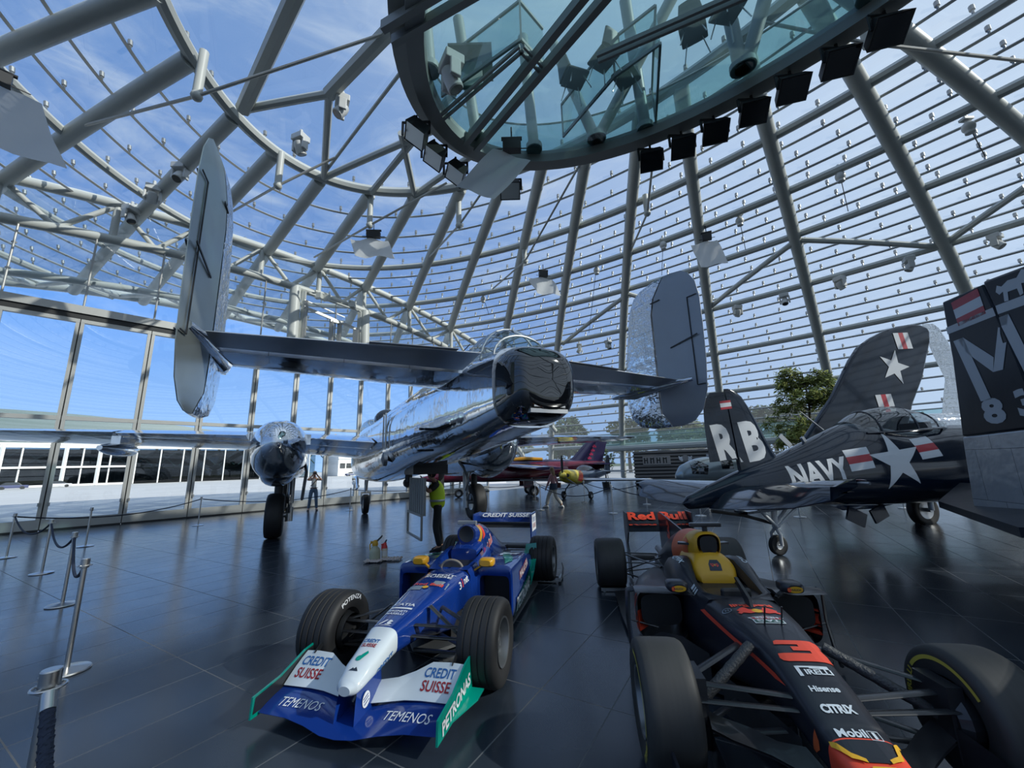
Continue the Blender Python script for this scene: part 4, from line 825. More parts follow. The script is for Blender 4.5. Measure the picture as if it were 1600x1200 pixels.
# inner gull wings, raised outer panels, landing gear
PW_ = [(4.19, 1.7), (4.19, 2.03), (5.47, 3.16), (6.1, 3.85), (6.52, 4.3), (6.95, 4.68), (7.46, 4.93), (8.05, 5.15), (8.61, 5.28), (9.2, 5.34), (9.55, 5.32), (9.8, 5.22), (9.88, 5.05), (9.76, 4.7), (9.4, 4.15), (9.03, 3.56), (8.36, 2.78), (8.0, 2.2), (7.7, 1.6)]
for sg in (1, -1):
    b = MB(); b.loft([wing_sec(sg * y, z, a, c, .15) for y, z, a, c in ((.4, .95, 7.4, 4.3), (1.1, .75, 7.4, 4.25), (1.9, .62, 7.4, 4.2), (2.9, .92, 7.4, 4.15))]); b.build('inner_wing', navy, A)
    b = MB(); b.loft([wing_sec(sg * y, z - .12, 4.9, 3.75, .12, drop=.3) for y, z in ((.6, .9), (1.1, .74), (1.9, .62), (2.8, .9))]); b.build('flap', navy, A)
    b = MB(); b.prism([(x, z) for x, z in PW_], (0, sg * 2.95, 0), (1, 0, 0), (0, 0, 1), .20); ow = b.build('outer_wing', navy, A, bevel=.06); ow['label'] = 'raised folded wing panel'
    b = MB(); b.bar((4.4, sg * 2.9, .9), (7.4, sg * 2.9, .9), .25, .3); b.bar((4.6, sg * 2.92, .9), (4.6, sg * 2.95, 1.75), .1, .2); b.bar((7.3, sg * 2.92, .9), (7.3, sg * 2.95, 1.75), .1, .2); b.build('fold_hinge', black, A, smooth=False)
    yb = sg * 1.95; zc = -.07 if sg > 0 else -.07
    wheel(A, 'main_wheel', (6.3, yb, zc), .42, .22, hr=.55)
    b = MB(); b.cyl((6.3, yb - sg * .2, zc), (6.4, yb - sg * .2, .7), .06); b.cyl((6.3, yb - sg * .2, zc), (6.3, yb, zc), .05); b.bar((6.3, yb - sg * .2, .2), (5.8, yb - sg * .2, .65), .05, .05); b.build('main_leg', hubm, A)
    b = MB(); b.box((6.75, yb + sg * .3, .36), (.36, .03, .5)); b.build('gear_door', navy, A, smooth=False)
un = V(.985, 0, .17)
decal('star', shape([star(.58, -.35)]), None, (8.0, 2.84, 3.95), (1, 0, 0), (0, 0, 1), lwhite, A)
for (cx_, cz_) in ((8.62, 4.78), (7.28, 2.85)):
    decal('bar', shape([[(x * .94 - y * .34 + (0), x * .34 * 0 + y) for x, y in q] for q in (rect(-.32, -.28, -.1, .28), rect(-.1, -.28, .1, .28), rect(.1, -.28, .32, .28))]), None, (cx_, 2.84, cz_), (1, 0, 0), (.3, 0, 1), [lwhite, lred], A, mis=[0, 1, 0])
wheel(A, 'tail_wheel', (0, 0, .18), .18, .10, hr=.4)
b = MB(); b.tube([(0, .09, .18), (.0, .1, .38), (.02, 0, .5)], .03, 8); b.tube([(0, -.09, .18), (.0, -.1, .38), (.02, 0, .5)], .03, 8); b.cyl((.02, 0, .48), (.06, 0, .82), .05); b.cyl((.02, .05, .5), (.5, .12, .82), .03); b.cyl((.02, -.05, .5), (-.35, -.1, .88), .03); b.cyl((.02, -.05, .5), (.45, -.1, .8), .025); b.build('tail_leg', lwhite, A)
b = MB(); b.tube([(-.05, 0, .58), (-.6, 0, .78), (-1.25, 0, .93)], .03, 8); b.build('arrestor_hook', black, A)
b = MB(); b.box((.1, 0, .84), (1.5, .34, .05)); b.build('tail_gear_door', navy, A, smooth=False)
for x, w_, a_ in ((1.75, .42, .5), (2.3, .36, -.3)): b = MB(); b.box((x, -.12, .50), (w_, .04, .26), M=Matrix.Rotation(a_, 3, 'Y')); b.build('bay_flap', navy, A, smooth=False)

# ---- second navy aircraft at the right edge, only its tail in view
T = root('trainer_airplane', 'dark navy aircraft tail at the right edge bearing a pale M and an 8', 'airplane', (5.8, 5.2, 0), (0, 0, math.atan2(-.96, -.29)))
nav2 = mat('satin_navy', (0.008, 0.011, 0.018), 0.3, bump=.15, bscale=4, var=.2, spec=.25); lg = mat('marking_grey', (.46, .48, .50), .4); rg = alu_skin('rudder_panel', (.46, .47, .48), .28, .5, .6, wav=.5, ws=6, metal=.35)
b = MB(); b.prism([(.335, 3.70), (.97, 3.665), (1.03, 3.30), (1.12, 2.73), (1.18, 2.0), (.10, 1.97), (.12, 2.1), (.18, 2.46), (.26, 2.95), (.30, 3.37)], (0, 0, 0), (1, 0, 0), (0, 0, 1), .12); rt_ = b.build('rudder', nav2, T, bevel=.02)
b = MB(); b.prism([(.095, 1.965), (1.18, 1.995), (1.2, 1.0), (.6, 1.0), (.16, 1.0), (.04, 1.03), (-.01, 1.12)], (0, 0, 0), (1, 0, 0), (0, 0, 1), .12); rl = b.build('rudder_base', rg, T, bevel=.02); rl['label'] = 'bare grey lower rudder panel'
b = MB(); b.prism([(.99, 3.69), (1.6, 3.62), (2.1, 3.5), (2.45, 3.3), (2.7, 2.8), (3.0, 2.1), (3.6, 1.55), (1.2, 1.5), (1.2, 2.0), (1.14, 2.73), (1.05, 3.30)], (0, 0, 0), (1, 0, 0), (0, 0, 1), .15); ft = b.build('tail_fin', nav2, T, bevel=.03)
b = MB(); b.loft(lerp_secs([(1.22, 0, 1.28, .10, .26, .26, 2), (2.0, 0, 1.3, .28, .36, .36, 2.2), (3.5, 0, 1.35, .48, .5, .5, 2.3), (6.0, 0, 1.5, .6, .75, .7, 2.3), (8.0, 0, 1.5, .6, .7, .7, 2.2), (9.0, 0, 1.45, .4, .45, .45, 2)], 24, seg=28)); b.build('fuselage', nav2, T)
b = MB(); b.add([(x, y, z + dz_) for dz_ in (0, .09) for x, y, z in ((1.7, -.8, 1.0), (-.9, .09, 1.0), (-3.3, 1.8, 1.12), (.4, 2.3, 1.2), (3.0, .2, 1.2))], [(4, 3, 2, 1, 0), (5, 6, 7, 8, 9)] + [(i, (i + 1) % 5, 5 + (i + 1) % 5, 5 + i) for i in range(5)]); b.build('tailplane', nav2, T, smooth=False)
for x, y in ((7.2, 1.6), (7.2, -1.6), (8.8, 0)):
    wheel(T, 'main_wheel' if y else 'nose_wheel', (x, y, .36), .36, .2); b = MB(); b.cyl((x, y, .4), (x, y * .5, 1.3), .06); b.build('gear_leg', hubm, T)
trt = bvh(rt_, ft)
decal('flag', shape([rect(-.21, .06, .21, .16), rect(-.21, -.06, .21, .06), rect(-.21, -.16, .21, -.06)]), trt, (.70, -1, 3.48), (1, 0, .03), (-.06, 0, 1), [lred, lwhite], T, mis=[0, 1, 0], far=1)
decal('stripe', shape([[(.3, 3.27), (1.03, 3.26), (1.02, 3.36), (.3, 3.36)], [(1.05, 3.26), (2.3, 3.20), (2.3, 3.30), (1.04, 3.36)]]), trt, (0, -1, 0), (1, 0, 0), (0, 0, 1), lg, T, far=1)
Mx = [[(.36, 3.16), (.52, 3.16), (.68, 2.36), (.53, 2.36)], [(.44, 3.16), (.52, 3.16), (.86, 2.82), (.80, 2.66), (.5, 2.98)], [(.80, 2.66), (.93, 2.66), (1.20, 3.22), (1.06, 3.22)], [(1.06, 3.22), (1.20, 3.22), (1.34, 2.45), (1.21, 2.45)]]
decal('letter', shape(Mx), trt, (0, -1, 0), (1, 0, 0), (0, 0, 1), lg, T, far=1, label='pale grey letter M')
word('8', trt, (.66, -1, 2.23), (1, 0, 0), (-.05, 0, 1), .30, lg, T, height=.30, bold=.05, far=1, label='pale grey number 8'); word('3', trt, (1.10, -1, 2.27), (1, 0, 0), (-.05, 0, 1), .26, lg, T, height=.30, bold=.05, far=1)
bull = [(-.5, .05), (-.42, .2), (-.3, .12), (-.1, .2), (.15, .16), (.32, .3), (.5, .22), (.42, .1), (.52, 0), (.36, -.06), (.22, -.02), (.2, -.28), (.1, -.3), (.08, -.1), (-.18, -.08), (-.22, -.3), (-.34, -.28), (-.3, -.02), (-.42, -.06)]
decal('emblem', shape([[(x * .42, y * .42) for x, y in bull]]), trt, (1.34, -1, 3.48), (1, 0, 0), (0, 0, 1), lg, T, far=1)
# ------------------------------------------------------------------ two racing cars
def polar_word(s, c, ax_sign, R0, th, hgt, m, parent, y, span=None, bold=.02, flip=False):
    """letters bent round a wheel sidewall in the XZ plane at y; th = mid angle (0 = up), seen from ax_sign side"""
    vs, fs, w0, h0 = txt(s, bold); sy = hgt / h0; sx = (span * R0 / w0) if span else sy
    sh = []
    for a, b in vs:
        r = R0 + (b * sy if not flip else -b * sy); t = th + (a * sx / R0 if not flip else -a * sx / R0)
        sh.append((r * math.sin(t), r * math.cos(t)))
    # viewed from +Y the image-right is -X
    k = -1 if ax_sign > 0 else 1
    return decal('lettering', (sh, fs), None, (c[0], y, c[2]), (k, 0, 0), (0, 0, 1), m, parent, grid=0, eps=.003)
def arc_shape(R0, R1, t0, t1, n=24):
    p = [(R1 * math.sin(t0 + (t1 - t0) * i / n), R1 * math.cos(t0 + (t1 - t0) * i / n)) for i in range(n + 1)]; q = [(R0 * math.sin(t0 + (t1 - t0) * i / n), R0 * math.cos(t0 + (t1 - t0) * i / n)) for i in range(n + 1)]
    vs = p + q; return vs, [(i, i + 1, n + 2 + i, n + 1 + i) for i in range(n)]
def race_wheel(par, x, y, rad, wid, side, grooves, hr, hub, rr=.9, nut=None):
    c = (x, y, rad); h = wid / 2; b = MB()
    pr = [(rad * hr, -h * .86), (rad * .72, -h * .985), (rad * .86, -h), (rad * .945, -h * .93), (rad * .985, -h * .78)]
    if grooves:
        for k in range(grooves):
            t = (-.54 + 1.08 * k / (grooves - 1)) * h; g = .0055
            pr += [(rad * .998, t - g * 1.6), (rad * .972, t - g), (rad * .972, t + g), (rad * .998, t + g * 1.6)]
    else: pr += [(rad * .998, -h * .5), (rad, 0), (rad * .998, h * .5)]
    pr += [(rad * .985, h * .78), (rad * .945, h * .93), (rad * .86, h), (rad * .72, h * .985), (rad * hr, h * .86)]
    b.lathe(pr, c, (0, 1, 0), 56); t = b.build('tyre', tyre if grooves else slick, par, ang=45)
    b = MB()
    b.lathe([(rad * hr * 1.0, h * .86 * side), (rad * hr * 1.0, h * .93 * side), (rad * hr * .93, h * .9 * side), (rad * hr * .86, h * .55 * side), (rad * hr * .8, -h * .2 * side)], c, (0, 1, 0), 40)
    n = 8
    for k in range(n):
        a = 2 * PI * k / n; d = V(math.sin(a), 0, math.cos(a)); b.bar(V(*c) + d * rad * .1 + V(0, side * h * .55, 0), V(*c) + d * rad * hr * .9 + V(0, side * h * .3, 0), .035, .05, up=(0, 1, 0))
    b.lathe([(rad * .2, h * .3 * side), (rad * .2, h * .55 * side), (rad * .1, h * .7 * side), (0, h * .72 * side)], c, (0, 1, 0), 20)
    b.lathe([(rad * hr * .99, -h * .86 * side), (rad * hr * .85, -h * .6 * side), (.01, -h * .5 * side)], c, (0, 1, 0), 28, mi=1)
    b.build('rim', [hub, black], t, ang=30); return t
def arm(par, a, c, w_=.05, t=.018, m=None, name='suspension_arm'):
    b = MB(); a, c = V(*a), V(*c); n = 6
    b.tube([a.lerp(c, i / n) for i in range(n + 1)], w_ / 2, 10, flat=t / w_, up=(0, 0, 1)); return b.build(name, m or carbon, par)
carbon = mat('carbon_black', (0.022, 0.023, 0.026), 0.34, var=.2, vscale=40, coat=.3)
slick = mat('slick_rubber', (0.034, 0.034, 0.033), 0.58, var=.25, vscale=6, stretch=(1, 8, 1))
cblue = mat('racing_blue', (0.006, 0.034, 0.215), 0.15, coat=1.0, var=.06); cwhite = mat('racing_white', (0.62, 0.68, 0.72), 0.2, coat=.8); teal = mat('racing_teal', (0.0, 0.30, 0.22), 0.22, coat=.8)
wlet = mat('letter_white', (0.75, 0.77, 0.80), 0.4); blet = mat('letter_blue', (0.02, 0.12, 0.36), 0.4); rlet = mat('letter_red', (0.30, 0.012, 0.02), 0.4); gdec = mat('decal_grey', (0.22, 0.27, 0.32), 0.35)
ryel = mat('racing_yellow', (0.62, 0.32, 0.015), 0.3, coat=.5); rred = mat('racing_red', (0.72, 0.055, 0.03), 0.4); sunY = mat('emblem_yellow', (0.75, 0.40, 0.02), 0.4); nletter = mat('letter_dark', (0.02, .03, .05), .5)
grim = mat('rim_grey', (0.20, 0.21, 0.22), 0.35, 0.7)
bullL = [(-.02, .02), (-.12, .18), (-.3, .26), (-.5, .2), (-.62, .3), (-.7, .2), (-.6, .1), (-.66, 0), (-.55, -.12), (-.4, -.08), (-.42, -.26), (-.3, -.28), (-.22, -.1), (-.1, -.08)]
def redbull(tr, o, u, v, w_, par, text=True, sgn=1, tm=None):
    s_ = w_ / 1.4; bl = [(a * s_, b * s_) for a, b in bullL]; br = [(-a, b) for a, b in reversed(bl)]
    decal('emblem', shape([disc(0, .03 * s_, .17 * s_), bl, br]), tr, o, u, v, [sunY, rred], par, mis=[0, 1, 1], grid=.04)
    if text: word('Red Bull', tr, V(*o) + V(*v).normalized() * (.42 * s_ * sgn), u, v, w_ * .86, tm or rred, par, bold=.03, grid=.04)

# ---- blue, teal and white car; origin under the front axle, +X forward, +Y its left
sa = -0.2354
K = root('racing_car', 'blue white and teal open wheel racing car with white nose and yellow mirrors', 'racing car', (-0.9916, 3.8853, 0), (0, 0, math.atan2(-math.cos(sa), math.sin(sa))))
b = MB(); b.loft(lerp_secs([(.87, 0, .30, .045, .03, .03, 2), (.83, 0, .305, .085, .055, .05, 2.2), (.72, 0, .345, .105, .075, .07, 2.6), (.40, 0, .425, .130, .105, .10, 3.4)], 20, seg=36)); nose = b.build('nose_cone', cwhite, K)
b = MB(); b.loft(lerp_secs([(.40, 0, .425, .130, .105, .10, 3.4), (.0, 0, .445, .170, .135, .16, 3.8), (-.5, 0, .43, .225, .205, .27, 4.2), (-.92, 0, .40, .265, .245, .31, 4.5), (-1.3, 0, .38, .29, .24, .31, 4.5)], 30, seg=40)); mono = b.build('chassis', cblue, K)
# cockpit surround with the opening, headrest, seat well
b = MB()
for sg in (-1, 1):
    rows = []
    for x, yi, yo, zt_ in ((-.92, .05, .262, .645), (-1.05, .17, .285, .665), (-1.25, .20, .30, .70), (-1.5, .20, .30, .74), (-1.62, .15, .29, .76)):
        rows.append([V(x, sg * yi, zt_ - .1), V(x, sg * (yi + .02), zt_), V(x, sg * (yo - .03), zt_), V(x, sg * yo, zt_ - .06), V(x, sg * yo, .3)])
    b.loft(rows, closed=False, caps=False)
b.build('cockpit_surround', cblue, K)
b = MB(); b.box((-1.25, 0, .628), (.62, .40, .02)); b.build('cockpit_well', black, K, smooth=False)
b = MB(); b.loft([sec(-1.42, 0, .70, .17, .07, n=4), sec(-1.62, 0, .74, .19, .09, n=4)]); b.build('headrest', cblue, K)
b = MB(); b.tube([(-1.03, .13 * math.cos(t), .63 + .09 * math.sin(t)) for t in [PI * i / 12 for i in range(13)]], .014, 8); b.build('steering_wheel', mat('suede', (.25, .22, .18), .8), K)
# roll hoop and engine cover
b = MB(); b.loft(lerp_secs([(-1.52, 0, .93, .125, .10, .14, 2.1), (-1.62, 0, .92, .145, .12, .17, 2.1), (-1.85, 0, .80, .17, .22, .25, 2.0), (-2.2, 0, .68, .17, .24, .25, 1.9), (-2.7, 0, .52, .14, .18, .2, 1.9), (-3.15, 0, .42, .09, .10, .1, 2)], 30, seg=36)); cov = b.build('engine_cover', cblue, K)
b = MB(); b.lathe([(.100, .002), (.098, .010), (.09, .006), (0, .004)], (-1.52, 0, .925), (1, 0, 0), 32); b.build('air_intake', black, K)
b = MB(); b.bar((-1.63, -.16, 1.05), (-1.63, .10, 1.05), .05, .045); b.bar((-1.63, -.03, 1.03), (-1.63, -.03, .99), .03, .03); b.build('camera_pod', mat('pod_grey', (.33, .34, .35), .4), K, smooth=False, bevel=.008)
# sidepods
pods = []
for sg in (-1, 1):
    PK = [(-1.10, sg * .485, .40, .215, .265, .32, 6), (-1.3, sg * .475, .40, .225, .262, .33, 6), (-1.7, sg * .465, .385, .225, .258, .32, 6), (-2.2, sg * .45, .35, .205, .235, .285, 6), (-2.56, sg * .435, .31, .185, .195, .25, 6)]
    b = MB(); b.loft(lerp_secs(PK, 24, seg=48), caps=False); b.loft([sec(-1.10, sg * .485, .40, .215, .265, .32, n=6, seg=48), sec(-1.085, sg * .485, .39, .20, .245, .30, n=6, seg=48), sec(-1.10, sg * .485, .36, .175, .19, .25, n=7, seg=48), sec(-1.3, sg * .48, .36, .165, .18, .24, n=7, seg=48)], caps=False); b.loft([sec(-2.56, sg * .435, .31, .185, .195, .25, n=6, seg=48), sec(-2.6, sg * .43, .30, .13, .13, .2, n=5, seg=48), sec(-2.605, sg * .43, .30, .01, .01, .01, n=5, seg=48)], caps=False)
    pd = b.build('sidepod', cblue, K); pods.append(pd)
    b = MB(); b.loft([sec(-1.28, sg * .48, .36, .17, .185, .245, n=7), sec(-1.5, sg * .44, .36, .12, .15, .2, n=5)]); b.build('radiator_duct', black, K)
    b = MB(); b.loft([[V(x, sg * y, z) for x, y, z in r_] for r_ in (((-2.45, .50, .12), (-2.45, .63, .10)), ((-2.62, .50, .22), (-2.62, .65, .24)), ((-2.75, .50, .40), (-2.75, .67, .44)), ((-2.8, .50, .58), (-2.8, .66, .60)))], closed=False, caps=False); b.loft([[V(x, sg * .5, z0), V(x, sg * .5, z1)] for x, z0, z1 in ((-2.40, .1, .3), (-2.6, .1, .45), (-2.83, .1, .6))], closed=False, caps=False); b.build('rear_flick', teal, K, smooth=False)
    # mirrors
    b = MB(); b.loft(lerp_secs([(-1.00, sg * .41, .70, .06, .03, .03, 3), (-1.03, sg * .41, .70, .085, .045, .045, 4), (-1.12, sg * .41, .70, .085, .045, .045, 4), (-1.13, sg * .41, .70, .07, .035, .035, 4)], 8, seg=20)); mr = b.build('mirror', ryel, K); b = MB(); b.bar((-1.07, sg * .36, .67), (-1.04, sg * .27, .62), .03, .015); b.build('mirror_stalk', ryel, mr, smooth=False)
    b = MB(); b.add([(-1.132, sg * .41 - .06, .672), (-1.132, sg * .41 + .06, .672), (-1.132, sg * .41 + .06, .73), (-1.132, sg * .41 - .06, .73)], [(0, 1, 2, 3)]); b.build('mirror_glass', blackgl, mr, smooth=False)
    # screen deflector
    # front wheels with struts
    tw = race_wheel(K, 0, sg * .735, .33, .33, sg, 4, .56, grim)
    polar_word('POTENZA', (0, 0, .33), -sg, .275, .0, .04, wlet, tw, sg * .57 - 0, span=1.1)
    b = MB(); b.lathe([(.14, -.02), (.15, .03), (.12, .05), (0, .05)], (0, sg * .58, .33), (0, sg, 0), 20); b.build('brake_drum', black, tw)
    for a, c in (((.16, .12, .47), (.02, .60, .42)), ((-.30, .19, .47), (-.02, .60, .42)), ((.10, .12, .26), (.02, .60, .22)), ((-.32, .18, .22), (-.02, .60, .22)), ((-.06, .19, .55), (-.02, .58, .27)), ((.20, .13, .40), (.10, .60, .36))):
        arm(K, (a[0], sg * a[1], a[2]), (c[0], sg * c[1], c[2]), .055)
    race_wheel(K, -3.04, sg * .715, .33, .36, sg, 4, .56, grim)
    for a, c in (((-2.6, .15, .42), (-3.0, .56, .45)), ((-3.15, .10, .42), (-3.04, .56, .45)), ((-2.6, .12, .2), (-3.0, .56, .22)), ((-3.2, .1, .2), (-3.04, .56, .22)), ((-3.0, .0, .33), (-3.04, .6, .33))):
        arm(K, (a[0], sg * a[1], a[2]), (c[0], sg * c[1], c[2]), .05)
b = MB(); b.prism([(-.35, .12), (-1.1, .68), (-2.7, .68), (-2.75, .35), (-3.4, .3), (-3.4, -.3), (-2.75, -.35), (-2.7, -.68), (-1.1, -.68), (-.35, -.12)], (0, 0, .055), (1, 0, 0), (0, 1, 0), .03); b.build('floor_tray', mat('tray_grey', (.10, .105, .11), .4, .2), K, smooth=False)
b = MB(); b.box((-2.9, 0, .25), (.7, .3, .3)); b.build('gearbox', carbon, K, smooth=False, bevel=.03)
for sg in (-1, 1):
    b = MB(); b.loft([[V(-.55 + .0, sg * .19, .08), V(-.55, sg * .19, .30)], [V(-.8, sg * .42, .08), V(-.8, sg * .42, .42)], [V(-1.05, sg * .55, .08), V(-1.05, sg * .55, .36)]], closed=False, caps=False); b.build('bargeboard', carbon, K, smooth=False)
# front wing
def wing_strip(b, rows, mi=0, th=.012):
    """rows of (front pt, rear pt) across the span -> a thin closed wing"""
    top = [[V(*a) + (V(*c) - V(*a)) * t + V(0, 0, th * 4 * t * (1 - t)) for t in (0, .25, .5, .75, 1)] for a, c in rows]; bot = [[p - V(0, 0, th * (1 if 0 < i < 4 else .25)) for i, p in enumerate(r_)] for r_ in top]
    b.loft([t_ + list(reversed(u_)) for t_, u_ in zip(top, bot)], mi=mi)
b = MB(); wing_strip(b, [((.86, -.69, .105), (.58, -.69, .165)), ((.87, -.45, .10), (.58, -.45, .165)), ((.90, -.28, .088), (.60, -.28, .15)), ((.94, -.12, .07), (.66, -.12, .12)), ((.95, 0, .066), (.68, 0, .11)), ((.94, .12, .07), (.66, .12, .12)), ((.90, .28, .088), (.60, .28, .15)), ((.87, .45, .10), (.58, .45, .165)), ((.86, .69, .105), (.58, .69, .165))]); mainp = b.build('front_wing', cblue, K)
flaps = []
for sg in (-1, 1):
    b = MB(); wing_strip(b, sorted([((.64, sg * .685, .175), (.40, sg * .685, .315)), ((.64, sg * .58, .175), (.40, sg * .58, .32)), ((.64, sg * .45, .175), (.405, sg * .44, .315)), ((.645, sg * .33, .170), (.45, sg * .32, .265)), ((.66, sg * .2, .155), (.49, sg * .2, .232)), ((.68, sg * .05, .14), (.52, sg * .05, .215))], key=lambda r_: r_[0][1]), th=.010); fl_ = b.build('wing_flap', cwhite, K); flaps.append(fl_)
    b = MB(); b.prism([(.92, .085), (.91, .22), (.66, .25), (.42, .33), (.28, .345), (.28, .10), (.45, .085)], (0, sg * .70, 0), (1, 0, 0), (0, 0, 1), .014); ep = b.build('end_plate', teal, K, smooth=False); 
    b = MB(); b.prism([(.80, .70), (.30, .70), (.28, .80), (.42, .80)] if sg > 0 else [(.80, -.70), (.30, -.70), (.28, -.80), (.42, -.80)], (0, 0, .20), (1, 0, 0.0), (0, 1, -.12), .012); b.build('end_plate_fin', teal, K, smooth=False) if sg > 0 else None
    b = MB(); b.add([(.905, sg * .692, .11), (.89, sg * .692, .21), (.66, sg * .692, .24), (.42, sg * .692, .32), (.30, sg * .692, .33), (.30, sg * .692, .12)], [(0, 1, 2, 3, 4, 5)]); b.build('end_plate_liner', carbon, ep, smooth=False)
    b = MB(); b.bar((.42, sg * .60, .30), (.34, sg * .60, .345), .006, .04); b.build('flap_spike', black, fl_, smooth=False)
    b = MB(); b.loft([[V(x, sg * (y + t), z) for x, t in ((.86 + k, 0), (.80 + k, .010), (.62, .012), (.52, 0), (.62, -.012), (.80 + k, -.010))] for y, z, k in ((.062, .33, -.06), (.072, .22, -.02), (.078, .085, 0))]); b.build('wing_pillar', cblue, K)
    if sg > 0: word('PETRONAS', None, (.60, sg * .7085, .175), (-1, 0, 0.12), (.12, 0, 1), .52, wlet, ep, height=.085, bold=.03)
tn, tm_, tw_, tfl = bvh(nose), bvh(mono), bvh(mainp), [bvh(f) for f in flaps]
UP = (-1, 0, .25)
def two(a, c, tr, o, u, v, w_, m1, m2, par, gap=.055, **k):
    v = V(*v).normalized(); word(a, tr, V(*o) + v * gap / 2, u, v, w_, m1, par, **k); word(c, tr, V(*o) - v * gap / 2, u, v, w_ * .92, m2, par, **k)
two('CREDIT', 'SUISSE', tn, (.55, -.01, .45), (0, 1, 0), UP, .13, blet, rlet, nose, .042, height=.032, bold=.02, grid=.03)
two('CREDIT', 'SUISSE', tn, (.56, .2, .36), (-.97, .0, .22), (.15, -.5, .85), .20, blet, rlet, nose, .055, height=.042, bold=.02, grid=.03)
decal('emblem', shape([disc(0, 0, .024), [(.0, .03), (.03, .07), (.045, .05), (.025, .0)]]), tn, (.69, -.01, .42), (0, 1, 0), UP, teal, nose, grid=.02)
decal('emblem', shape([[(-.035, 0), (-.01, .02), (.0, .012), (.012, .026), (.035, 0)]]), tn, (.78, 0, .40), (0, 1, 0), UP, nletter, nose, grid=.02)
for f, tr, sg in ((flaps[0], tfl[0], -1), (flaps[1], tfl[1], 1)): two('CREDIT', 'SUISSE', tr, (.52, sg * .53, .25), (0, 1, 0), (-1, 0, .5), .24, blet, rlet, f, .095, height=.075, bold=.015, grid=.04)
for sg in (-1, 1): word('TEMENOS', tw_, (.765, sg * .42, .15), (0, 1, -.03 * sg), (-1, 0, .2), .34, wlet, mainp, height=.075, shear=.15, grid=.04)
decal('badge', shape([disc(0, 0, .045, .05)]), None, (.74, .086, .20), (-1, 0, 0), (0, 0, 1), wlet, K)
for z_ in (-.018, .004, .022): decal('badge', shape([rect(-.03, z_, .03, z_ + .007)]), None, (.74, .088, .195), (-1, 0, .3), (.3, 0, 1), cblue, K)
# chassis lettering
decal('emblem', shape([[(-.055, -.035), (-.02, .035), (.0, .035), (-.035, -.035)], [(.0, -.035), (.035, -.035), (.055, -.015), (.03, .0), (.05, .015), (.03, .035), (.012, .035), (.025, .018), (.01, .008), (.005, -.006), (.028, -.016), (.02, -.024), (.0, -.024)], [(-.08, -.045), (-.075, -.05), (.06, -.05), (.06, -.044)]]), tm_, (.33, -.01, .53), (0, 1, 0), UP, wlet, mono, grid=.04)
two('MAGNETI', 'MARELLI', tm_, (.17, -.02, .56), (0, 1, 0), UP, .18, wlet, wlet, mono, .045, height=.032, bold=.015, grid=.04)
word('CATIA', tm_, (.03, -.01, .58), (0, 1, 0), UP, .20, wlet, mono, height=.045, bold=.02, grid=.04); decal('bar', shape([rect(-.10, -.012, .10, .012)]), tm_, (.095, -.01, .57), (0, 1, 0), UP, wlet, mono)
decal('patch', shape([rect(.03, -.06, .18, .06)]), tm_, (-.44, .01, .63), (0, 1, 0), UP, gdec, mono); decal('patch', shape([rect(-.17, -.03, -.03, .06)]), tm_, (-.30, .01, .62), (0, 1, 0), UP, gdec, mono)
word('Red Bull', tm_, (-.40, .01, .63), (0, 1, 0), UP, .30, rred, mono, height=.055, bold=.02, eps=.007, grid=.05); decal('emblem', shape([disc(0, 0, .03)]), tm_, (-.33, .01, .62), (0, 1, 0), UP, sunY, mono, eps=.008)
two('CREDIT', 'SUISSE', tm_, (-.65, .02, .645), (0, 1, 0), UP, .32, wlet, wlet, mono, .06, height=.05, bold=.02, grid=.05)
word('3', tm_, (-.68, 1, .55), (-1, 0, .1), (0, 0, 1), .05, wlet, mono, height=.07, bold=.02); word('i', tm_, (-.74, 1, .56), (-1, 0, .1), (0, 0, 1), .02, rred, mono, height=.08, bold=.02); word('net', tm_, (-.83, 1, .57), (-1, 0, .1), (0, 0, 1), .11, wlet, mono, height=.06, bold=.02)
tp, tq = bvh(pods[0]), bvh(pods[1])
word('MALAYSIA', tq, (-1.75, 2, .49), (-1, 0, .05), (0, 0, 1), .62, rlet, pods[1], height=.105, bold=.05); word('MALAYSIA', tq, (-1.75, 2, .49), (-1, 0, .05), (0, 0, 1), .60, wlet, pods[1], height=.09, bold=-.005, eps=.007)
decal('teal_band', shape([[(-.50, -.16), (-.35, .02), (0, .06), (.5, .10), (.85, .12), (.85, -.10), (.4, -.16)]]), tq, (-1.65, 2, .25), (-1, 0, 0), (0, 0, 1), teal, pods[1], grid=.03, eps=.006); word('PETRONAS', tq, (-1.70, 2, .225), (-1, 0, 0.02), (0, 0, 1), .90, wlet, pods[1], height=.14, bold=.04, eps=.012, grid=.04)
for sg, tr, pd in ((-1, tp, pods[0]), (1, tq, pods[1])):
    sw = [(.0, .16), (.22, .10), (.5, .0), (.75, -.06), (.9, -.10), (.88, -.03), (.72, .05), (.6, .06), (.45, .14), (.2, .20)]
    decal('teal_swoosh', shape([[(a, -b * sg) for a, b in sw]]), tr, (-1.15, sg * .44, 1), (-1, 0, 0), (0, -1, 0), teal, pd, far=.2, grid=.03, eps=.006)
tc_ = bvh(cov)
decal('emblem', shape([[(-.06, .12), (.02, .14), (.05, .05), (.02, -.12), (-.01, -.17), (-.05, -.12), (-.03, 0)]]), tc_, (-1.66, .6, .93), (-1, 0, 0), (0, 0, 1), ryel, cov, grid=.04); decal('emblem', shape([[(.04, .12), (.12, .05), (.13, -.05), (.06, -.1)]]), tc_, (-1.66, .6, .93), (-1, 0, 0), (0, 0, 1), rred, cov, grid=.04)
